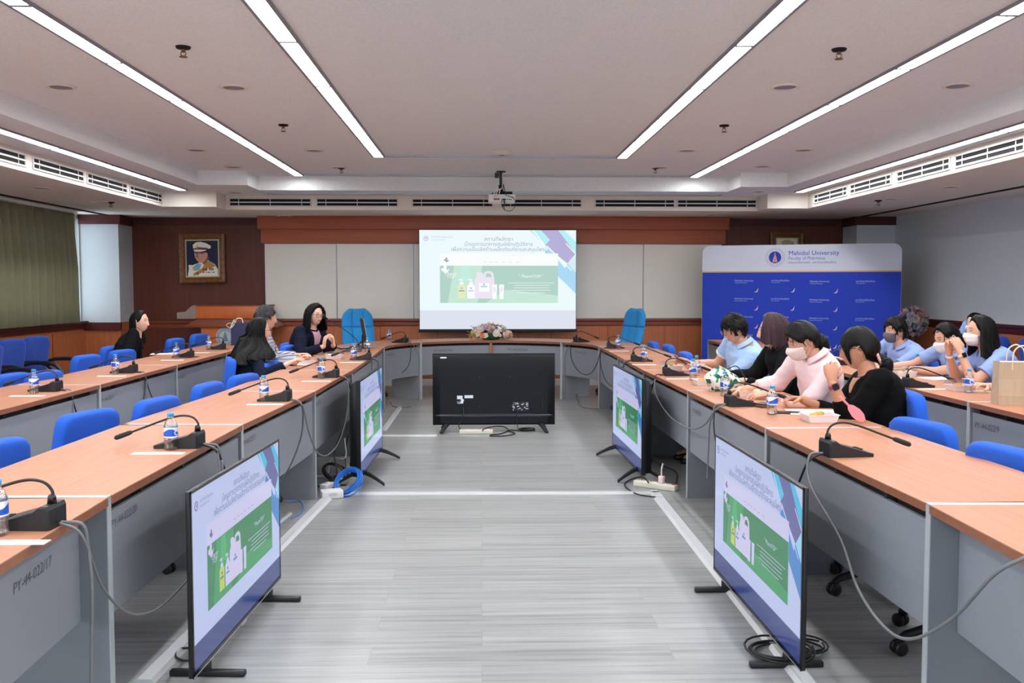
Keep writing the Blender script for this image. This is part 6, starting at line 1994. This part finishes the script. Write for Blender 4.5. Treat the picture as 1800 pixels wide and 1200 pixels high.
    def patch(name, fn_w, q0, q1, off, m, nu=13, nv=15, c=None):
        mb = MB()
        def fn(u, v):
            q = q0 + (q1 - q0) * v; lo, hi = fn_w(v)
            r_ = np.interp(q, ks, rx) * b + off
            x = lo + (hi - lo) * u
            return cling(math.asin(max(-.97, min(.97, x / r_))), q, off)
        mb.grid(fn, nu, nv)
        ob = mb.build(name, m, t)
        md = ob.modifiers.new('thick', 'SOLIDIFY'); md.thickness = .005; md.offset = 0
        return ob
    if vneck:
        q0, wtop, mt = vneck
        patch('neck_skin' if mt is None else 'inner_top', lambda v: (-wtop * (.10 + .90 * v), wtop * (.10 + .90 * v)), q0, .97, .004, SK[skin] if mt is None else mt)
    if lapel:
        q0, wtop = lapel
        for s_ in (-1, 1):
            patch('lapel', lambda v, s_=s_: tuple(sorted((s_ * wtop * (.06 + .90 * v), s_ * (wtop * (.10 + .90 * v) + .012 + .05 * math.sin(min(1, .12 + v * .88) * PI) ** .7)))), q0, .965, .010, CL[top])
    if collar:
        mb = MB(); n = 40
        ax = (neck_top - NB).normalized(); ax = (ax + Vector((0, 0, 1))).normalized()
        X = Vector((1, 0, 0)); X = (X - ax * X.dot(ax)).normalized(); F = ax.cross(X)
        def fn(u, v):
            th = R(16) + (2 * PI - R(32)) * u
            d_ = X * math.sin(th) + F * math.cos(th)
            c_ = NB - ax * (.022 + .020 * math.cos(th))
            if v <= .45: f = v / .45; r_, h_ = .071 - .009 * f, .040 * f
            else: f = (v - .45) / .55; r_, h_ = .063 + .026 * f, .041 - .036 * f - .012 * f * max(0, math.cos(th)) ** 3
            return c_ + d_ * r_ + ax * h_
        mb.grid(fn, n, 9)
        ob = mb.build('collar', CL[collar], t); md = ob.modifiers.new('thick', 'SOLIDIFY'); md.thickness = .003
    # trousers and shoes
    mb = MB()
    rings = [[torso(2 * PI * j / 24, .0 + .16 * i / 4, .008) for j in range(24)] for i in range(5)]
    mb.loft(rings, 0, True, True); mb.ell(P0 - Vector((0, 0, .02)), (.165 * b, .135 * b, .085), 18, 10)
    for A, K, F_ in legs: mb.capsule(A, K, .092 * b, .070, 14); mb.capsule(K, F_, .068, .055, 12)
    vs, ns, fs = fuse(mb, .016, 3)
    MB().add(vs, fs, 0, True).build('trousers', M['trouser'], t, recalc=False)
    for A, K, F_ in legs:
        mb = MB().loft([[Vector((F_.x + w * math.cos(q), F_.y + yy, max(.0, zc + h * math.sin(q)))) for q in [2 * PI * j / 14 for j in range(14)]] for yy, w, h, zc in ((-.07, .02, .02, .03), (-.06, .036, .045, .045), (0, .040, .06, .05), (.08, .044, .045, .032), (.15, .042, .035, .025), (.19, .025, .02, .018))])
        mb.build('shoe', M['shoe'], t)
    # face
    for s_ in (-1, 1):
        ey = head_pt(s_ * 21.5, 6.5)
        ep = Vector((s_ * .0315 * HS, ey.y - .0045, .0115 * HS))
        squint = .55 if smile else .85
        eye = MB().ell(ep, (.0125, .007, .0050 * squint), 14, 8, 0, TH).ell(ep + Vector((0, .0030, 0)), (.0062, .0048, .0050 * squint), 12, 8, 1, TH)
        arcp = [ep + Vector((x, .0068 - x * x * 14, .0050 * squint * (1 - (x / .015) ** 2) + .0006)) for x in (-.015, -.010, -.005, 0, .005, .010, .015)]
        eye.tube([TH @ p for p in arcp], .0016, 6, 1)
        eye.build('eye', [M['eye_white'], M['iris']], t)
        if brow:
            bp = []
            for x in (.012, .020, .030, .040, .048):
                q = head_pt(s_ * math.degrees(math.asin(min(.95, x / .073))), 14.5 - 1.5 * abs(x - .03) / .02)
                bp.append(TH @ Vector((s_ * x * HS, q.y + .0002, .0365 - .16 * max(0, x - .030))))
            MB().tube(bp, [.001, .0019, .0021, .0017, .0007], 6).build('eyebrow', M['brow'], t)
    if lip and not mask:
        mb = MB()
        yl_ = head_pt(0, -32).y
        def lipy(x, z): return head_pt(math.degrees(math.asin(max(-.9, min(.9, x / .07)))), math.degrees(math.asin(z / .118))).y
        if smile:
            mb.tube([TH @ Vector((x, lipy(x, -.062) + .0005, (-.0605 + 8 * x * x))) for x in (-.024, -.016, -.008, 0, .008, .016, .024)], [.0014, .003, .0038, .0034, .0038, .003, .0014], 7, 0)
            mb.tube([TH @ Vector((x, lipy(x, -.076) - .001, (-.079 + 26 * x * x))) for x in (-.024, -.016, -.008, 0, .008, .016, .024)], [.0014, .0034, .0042, .0044, .0042, .0034, .0014], 7, 0)
            mb.build('lips', M['lip'], t)
            MB().ell((0, lipy(0, -.068) - .0035, -.0675), (.019, .006, .0062), 14, 8, 0, TH).build('teeth', M['teeth'], t)
        else:
            mb.tube([TH @ Vector((x, lipy(x, -.063) + .0002, -.0625 + 2 * x * x)) for x in (-.021, -.014, -.006, 0, .006, .014, .021)], [.0008, .0018, .0024, .002, .0024, .0018, .0008], 7)
            mb.tube([TH @ Vector((x, lipy(x, -.073) + .0002, -.0725 + 5 * x * x)) for x in (-.021, -.014, -.006, 0, .006, .014, .021)], [.0008, .002, .0028, .0028, .0028, .002, .0008], 7)
            mb.build('lips', M['lip'], t)
    if mask:
        mb = MB()
        def fn(u, v, k=0.0):
            x = u * 2 - 1
            az = x * 66
            el = (-1 + 2.0 * math.cos(x * PI / 2)) - (60 + 3 * (1 - abs(x))) * v + abs(x) * (-8 + 14 * v)
            p = head_pt(az, el, False)
            puff = .007 + .025 * math.cos(x * PI / 2) ** 1.2 * math.sin(min(1, v * 1.02 + .02) * PI) ** .7 + .016 * math.exp(-(x / .18) ** 2) * math.exp(-((v - .12) / .25) ** 2)
            q = p + Vector((p.x * .6, p.y, p.z * .3)).normalized() * puff
            q.y += -.002 * math.cos(v * PI * 6) * (1 if mask != 'mask_grey' else .2)
            return q
        mb.grid(lambda u, v: TH @ fn(u, v), 31, 21)
        ob = mb.build('face_mask', M[mask], t); md = ob.modifiers.new('thick', 'SOLIDIFY'); md.thickness = .003
        for s_ in (-1, 1):
            ux = .5 + .5 * s_
            ear = [Vector((s_ * .075, -.012, .02)), Vector((s_ * .077, -.028, .0)), Vector((s_ * .074, -.018, -.022))]
            mb = MB().tube([TH @ p for p in smooth([fn(ux, .1), ear[0], ear[1], ear[2], fn(ux, .9)], 5)], .0016, 6)
            mb.build('ear_loop', M[mask], ob)
    if glasses:
        mb = MB()
        yf = head_pt(0, 7).y + .012
        for s_ in (-1, 1):
            rim = []
            for k in range(24):
                q = 2 * PI * k / 24; cx, cz = math.cos(q), math.sin(q)
                e = (abs(cx) ** 3.2 + abs(cz) ** 3.2) ** (-1 / 3.2)
                rim.append(TH @ Vector((s_ * .034 + .0265 * e * cx, yf - .25 * (abs(s_ * .034 + .0265 * e * cx)) ** 2 * 8, .006 + .021 * e * cz)))
            mb.tube(rim, .0017, 6, 0, False, True)
            mb.tube([TH @ Vector((s_ * .060, yf - .008, .012)), TH @ Vector((s_ * .0735, yf - .03, .013)), TH @ Vector((s_ * .079, -.0, .010)), TH @ Vector((s_ * .078, -.02, -.006))], .0016, 6)
        mb.tube([TH @ Vector((-.008, yf, .011)), TH @ Vector((0, yf + .002, .013)), TH @ Vector((.008, yf, .011))], .0015, 6)
        gl = mb.build('glasses', M['glasses_rim'], t)
        mb = MB()
        for s_ in (-1, 1): mb.ell((s_ * .034, yf - .004, .006), (.025, .0008, .019), 16, 6, 0, TH)
        mb.build('lens', M['glass'], gl)
    # hair
    zs = [(spine(i / 60).z, i / 60) for i in range(61)]
    def collide(p, off):
        top_ = SL_.z + .07
        if p.z < Hc.z - .05:
            q = float(np.interp(p.z, [a_[0] for a_ in zs], [a_[1] for a_ in zs]))
            c = spine(min(q, .95)); f = min(1, max(0, (Hc.z - .05 - p.z) / .19)); f = f * f * (3 - 2 * f)
            rx_ = .085 + (sh * b + .092 - .085) * f + off; ry_ = .09 + .075 * f + off
            e = (abs((p.x - c.x) / rx_) ** 4 + abs((p.y - c.y) / ry_) ** 4) ** .25
            if e < 1: p = Vector((c.x + (p.x - c.x) / max(e, .05), c.y + (p.y - c.y) / max(e, .05), p.z))
        return p
    COLLIDE[0] = collide if cloak else None
    mb = MB(); hm = HR[hcol]
    if hair: hair(mb, TH)
    mb.build('hair', hm, t, recalc=False)
    ctx = dict(t=t, TH=TH, arms=arms, torso=torso, cling=cling, spine=spine, Wi=Wi, Hc=Hc, Rh=Rh)
    if extras: extras(ctx)
    return t
M['glasses_rim'] = mat('thin_glasses_rim', '#3a3a40', rough=.3, metal=.6)

def watch(ctx, idx, name, band, face, off=.012, loose=None):
    s_, Sj, E, w2, fd, nn, cu = ctx['arms'][idx]
    d = (w2 - E).normalized(); c = w2 - d * off
    n = (Vector(nn) - d * Vector(nn).dot(d)).normalized()
    w = MB().tube([c - d * .011, c - d * .009, c + d * .009, c + d * .011], [.0275, .0305, .0300, .027], 24).build(name, band, ctx['t'])
    if face is not None:
        X = d.cross(n); T = Matrix((X.to_4d(), d.to_4d(), n.to_4d(), (0, 0, 0, 1))).transposed(); T.translation = c + n * .030
        for i in range(3): T[3][i] = 0
        T[3][3] = 1
        MB().box((-.017, -.019, -.004), (.017, .019, .006), 0, T, .004).build('watch_face', face, w)
        MB().box((-.014, -.016, .0055), (.014, .016, .0068), 0, T).build('watch_glass', M['black_gl'], w)
    return w
def ponytail(ctx, path, rad, hm, tie=True):
    TH = ctx['TH']; P = smooth([TH @ Vector(p) for p in path], 8)
    rr = np.interp(np.linspace(0, 1, len(P)), np.linspace(0, 1, len(rad)), rad)
    mb = MB(); n = 26; rings = []
    for i, p in enumerate(P):
        tg = (P[min(i + 1, len(P) - 1)] - P[max(i - 1, 0)]).normalized(); a = tg.orthogonal().normalized(); b = tg.cross(a)
        rings.append([p + (a * math.cos(q) + b * math.sin(q)) * rr[i] * (1 + .10 * noise.noise((math.cos(q) * 4, math.sin(q) * 4, i * .12))) for q in [2 * PI * j / n for j in range(n)]])
    mb.loft(rings); mb.build('ponytail', hm, ctx['t'])
# ---------------------------------------------------------------- the cast
def long_hair(z_end, az0=66, out=.022, back=.02, spread=.02, seed=1, sway=0, style=H_LONG, vol=.015, strands=40, fall=.35):
    def fn(mb, T):
        hair_cap(mb, T, style, vol, seed, az0 + 4)
        hair_curtain(mb, T, az0, z_end, out, back, sway, seed, 28, spread, fall=fall, vol=vol)
    return fn
def short_hair(n=210, L=.05, w=.006, vol=.016, seed=2, style=H_SHORT, lift=.012):
    def fn(mb, T):
        hair_cap(mb, T, style, vol, seed); hair_locks(mb, T, style, n, L, w, seed, lift)
    return fn
def tied_hair(style=H_TIED, vol=.015, seed=3, n=40, locks=True):
    def fn(mb, T):
        hair_cap(mb, T, style, vol, seed)
        if locks: hair_locks(mb, T, style, n, .07, .0035, seed, .006)
    return fn
RT = R(90); LT = R(-90)
DN = (0, 0, 1)
# --- right inner table
def ex_r1(c):
    watch(c, 0, 'bracelet', M['steel'], None, .02)
    mb = MB()
p1 = person('person with short black hair in a light blue polo, looking down at a phone', (2.22, 7.86), R(94), at(1291, 578, x=2.10), R(97), R(-22), wl=(1.86, 7.80, .815), wr=(1.80, 7.98, .83), hl=((-1, .25, .25), (.1, -.7, .7)), hr=((-1, -.1, .3), (.2, .6, .75)),
       top='polo2', sleeve='short', skin=1, build_=1.14, hair=short_hair(300, .045, .006, .022, 5, dict(H_SHORT, hairline=[(0, 34), (25, 30), (45, 18), (60, 2), (72, -10), (82, -2), (98, -4), (112, -30), (150, -40), (180, -42)]), .010), hcol='soft', glasses=True, collar='polo2', extras=ex_r1, seed=1, curl=(.55, .5))
phone(0, 0, R(80), 'dark phone held up by the person in the light blue polo', p=(1.70, 7.87, .855), tilt=(0, R(0)))
bpy.data.objects['phone.002'].rotation_euler = (R(35), 0, R(82)) if 'phone.002' in bpy.data.objects else (0, 0, 0)
p2 = person('person with brown bobbed hair in a black blazer, turned away', (2.28, 6.74), R(84), at(1357, 583, x=2.11), R(66), R(-2), wl=(1.86, 6.55, .82), wr=(1.83, 6.95, .815), hl=((-1, .15, -.1), (0, -.25, 1)), hr=((-1, .1, 0), (0, .3, 1)), top='blazer', sleeve='long', skin=0, build_=1.13, sh=.17,
       hair=long_hair(1.06, 60, .042, .0, .004, 4, vol=.030, fall=.62, style=dict(H_LONG, part=None)), hcol='brown', seed=2, collar='blazer', nb_up=.04)
def ex_r3(c):
    # thin dark strap of a bag across the shoulder
    T = c['cling']; P = []
    for k in range(15):
        f = k / 14; P.append(T(R(-58) + R(20) * math.sin(f * PI), .90 - .80 * f, .005))
    MB().tube(P, .007, 6, flat=.35).build('bag_strap', M['black_mt'], c['t'])
p3 = person('person with tied dark hair and pale mask in a pink shirt, writing', (2.20, 6.02), R(90), at(1411, 599, x=2.03), R(96), R(-26), wl=(1.86, 5.92, .80), wr=(1.74, 6.13, .80), hl=((-1, .1, -.12), (0, -.3, 1)), hr=((-1, .0, -.15), (0, .4, 1)), top='pink', sleeve='mid', skin=1,
       hair=tied_hair(dict(H_BANG, hairline=[(0, 34), (20, 32), (40, 22), (58, 8), (72, 2), (84, 10), (100, -2), (118, -30), (180, -44)], edge=.5), .022, 6, 26), hcol='soft', mask='mask_pink', collar='pink', nb_up=.02, seed=3, extras=lambda c: (ex_r3(c), ponytail(c, [(.0, -.075, -.035), (0, -.10, -.055), (.0, -.10, -.10), (0, -.075, -.125)], [.04, .05, .045, .012], HR['soft'])), curl=(.4, .7))
def ex_r4(c):
    watch(c, 0, 'wristwatch', M['magenta'], M['black'], .02)
    ponytail(c, [(.0, -.085, -.045), (0, -.112, -.062), (0, -.135, -.09), (0, -.132, -.125), (0, -.11, -.15)], [.026, .030, .040, .036, .012], HR['black'])
    TH = c['TH']; mb = MB(); rnd = random.Random(2)
    for k in range(16):
        q = 2 * PI * k / 16; mb.ell(TH @ (Vector((.034 * math.cos(q), -.104 + .010 * math.sin(q), -.055 + .032 * math.sin(q)))), (.009, .009, .009), 8, 6)
    mb.build('beaded_scrunchie', M['beads'], c['t'])
    mb = MB()
    for k in range(6):
        a = -47 - 2.4 * k; P = []
        for j in range(7):
            f = j / 6; q = head_pt(a - (4 + (a + 53) * .6) * f, 44 - (78 + 3 * (k % 3)) * f, False); P.append(TH @ (q + q.normalized() * (.016 - .006 * f)))
        mb.tube(P, [.007, .010, .011, .010, .0085, .006, .001], 8)
    mb.build('fringe_lock', HR['black'], c['t'])
M['magenta'] = mat('magenta_band', '#a03360', rough=.6); M['beads'] = mat('pink_beads', '#d9a898', rough=.3)
p4 = person('person in a black sweater with a low ponytail, wrist with a magenta watch raised', (2.245, 5.16), R(84), at(1510, 614, x=2.145), R(62), R(-6), wl=(1.935, 5.06, .955), wr=(1.925, 5.52, .81), hl=((-.05, .25, 1), (-.2, -1, .25)), hr=((-1, -.15, .05), (-.2, .3, 1)), pole_l=(.05, -.1, -1), pole_r=(.5, -.2, -.9),
       top='sweater', sleeve='mid', skin=2, sh=.17, build_=1.10, hair=tied_hair(dict(H_BANG, hairline=[(0, 14), (18, 14), (34, 6), (50, -14), (60, -8), (70, 6), (84, 12), (100, 4), (118, -24), (180, -44)], edge=.5), .020, 8, 0, False), glasses=True, vneck=(.80, .058, None), extras=ex_r4, seed=4, curl=(1.0, .9))
# --- right outer table
p5 = person('person with short black hair and a grey mask in a periwinkle polo', (3.98, 8.55), R(98), at(1574, 581, x=3.80), R(99), R(-8), wl=(3.50, 8.42, .80), wr=(3.42, 8.72, .80), top='polo', sleeve='short', skin=1, sh=.185, build_=1.06, hair=short_hair(300, .034, .0048, .022, 9, lift=.008), mask='mask_grey', collar='polo', seed=5, hem='polo')
def ex_o2(c): watch(c, 0, 'black_wristband', M['black'], None, .035)
p6 = person('person with a white mask and tied dark hair in a periwinkle polo, arm stretched out', (4.0, 7.58), R(88), at(1664, 594, x=3.74), R(96), R(-20), wl=(3.46, 7.62, .80), wr=(3.40, 7.80, .80), hl=((-1, .3, -.05), (0, 0, 1)), top='polo', sleeve='short', skin=1, hair=tied_hair(H_TIED, .018, 10, 20), hcol='black', mask='mask_white', collar='polo', extras=lambda c: (ex_o2(c), ponytail(c, [(0, -.09, -.02), (0, -.115, -.05), (.0, -.10, -.14), (0, -.09, -.2)], [.03, .034, .03, .01], HR['black'])), seed=6, hem='polo')
def ex_o3(c):
    watch(c, 0, 'wristwatch', M['watch_beige'], M['black'], .03)
    watch(c, 1, 'white_bracelet', M['white'], None, .035)
M['watch_beige'] = mat('beige_band', '#d8c0ae', rough=.6)
p7 = person('person with long black hair and a white mask, elbows up with clasped hands', (3.97, 6.92), R(86), at(1723, 583, x=3.76), R(84), R(-4), wl=(3.555, 6.80, 1.0), wr=(3.535, 6.93, .99), hl=((-.15, .45, 1), (.1, -1, .4)), hr=((-.1, -.45, 1), (.1, 1, .4)), pole_l=(-.2, .1, -1), pole_r=(.2, .1, -1), top='polo', sleeve='short', skin=1,
       hair=long_hair(.93, 72, .026, .02, .035, 11, vol=.018), mask='mask_white', collar='polo', extras=ex_o3, seed=7, hem='polo', curl=(.75, .75))
p8 = person('person by the right wall, only dark hair visible behind the clasped hands', (5.62, 10.95), R(92), at(1714, 569, x=5.50), R(100), R(-10), top='polo', sleeve='short', hair=long_hair(.9, 70, .022, .0, .02, 12), mask='mask_white', seed=8, collar='polo', hem='polo')
p9 = person('person mostly outside the view, one hand resting beside the kraft paper bag', (4.0, 6.18), R(90), (3.84, 6.16, 1.13), R(88), 0, wl=(3.55, 6.0, .80), wr=(3.50, 6.32, .80), top='polo', sleeve='short', hair=long_hair(.95, 70, .022, .0, .02, 13), seed=9, collar='polo', hem='polo', curl=(.5, .5))
# --- left tables
p10 = person('person with long black hair in a black suit at the left outer table', (-3.86, 10.17), R(-88), at(246, 565, x=-3.76), R(-98), R(-2), wl=(-3.62, 10.30, .62), wr=(-3.60, 10.02, .62), top='suit', sleeve='long', skin=0, hair=long_hair(.86, 92, .016, .07, .0, 14, vol=.013), nb_up=-.055, vneck=(.66, .050, None), lapel=(.58, .050), seed=10)
p11 = person('person with long black hair in a navy jacket, back half turned', (-2.09, 8.40), R(-72), at(456, 582, x=-2.02), R(-64), R(-2), wl=(-1.70, 8.62, .80), wr=(-1.72, 8.30, .80), top='navy', sleeve='long', skin=0, build_=1.0, hair=long_hair(.83, 74, .026, .03, .0, 15, vol=.018), glasses=True, seed=11, cloak=True, nb_up=-.08, sh=.145)
p12 = person('person with greying hair in a plaid shirt behind the navy jacket', (-2.16, 9.25), R(-80), at(467, 560, x=-2.11), R(-72), 0, wl=(-1.85, 9.45, .80), wr=(-1.70, 8.82, .81), top='plaid', sleeve='long', skin=1, sh=.19, build_=1.10, hair=short_hair(260, .04, .0045, .02, 16, lift=.007), hcol='grey', collar='plaid', seed=12)
p13 = person('person in a navy blazer and glasses, smiling at the raised microphone, hands clasped', (-2.00, 10.44), R(-112), at(554, 554, x=-1.83), R(-134), R(-6), R(-5), wl=(-1.60, 10.16, .855), wr=(-1.69, 10.06, .85), hl=((-.1, -.15, 1), (.9, .3, .2)), hr=((.15, .1, 1), (-.9, -.5, .1)), top='navy', sleeve='long', skin=0, build_=1.10,
        hair=long_hair(1.0, 64, .042, .0, .02, 17, vol=.026, fall=.4), glasses=True, smile=True, vneck=(.36, .066, CL['pinktop']), lapel=(.34, .066), seed=13, curl=(.9, .9))

# the chairs they sit on
def seat_for(hip, rz, ztop, label):
    f = Vector((-math.sin(rz), math.cos(rz), 0))
    o = dup(tc0, (hip[0] + f.x * .035, hip[1] + f.y * .035, 0), rz, label)
    o.scale = (1, 1, ztop / .835)
seat_for((2.22, 7.86), R(94), .83, 'blue chair under the person in the light blue polo')
seat_for((2.28, 6.74), R(84), .83, 'blue chair under the person in the black blazer')
seat_for((2.20, 6.02), R(90), .83, 'blue chair under the person in the pink shirt')
seat_for((2.235, 5.12), R(82), .905, 'blue chair whose back rises behind the black sweater')
seat_for((3.98, 8.55), R(98), .83, 'blue chair under the person in the grey mask')
seat_for((4.0, 7.58), R(88), .83, 'blue chair under the white masked person with the arm stretched out')
seat_for((3.97, 6.92), R(86), .83, 'blue chair under the person with clasped hands')
seat_for((4.0, 6.18), R(90), .83, 'blue chair behind the kraft paper bag, outside the view')
seat_for((-3.86, 10.17), R(-88), .85, 'blue chair under the person in the black suit')
seat_for((-2.09, 8.40), R(-72), .86, 'blue chair under the long haired person in the navy jacket')
seat_for((-2.16, 9.25), R(-80), .84, 'blue chair under the person in the plaid shirt')
seat_for((-2.00, 10.44), R(-100), .87, 'blue chair under the smiling presenter')
armchair(5.60, 10.95, R(92), 'dark blue armchair under the person by the right wall')
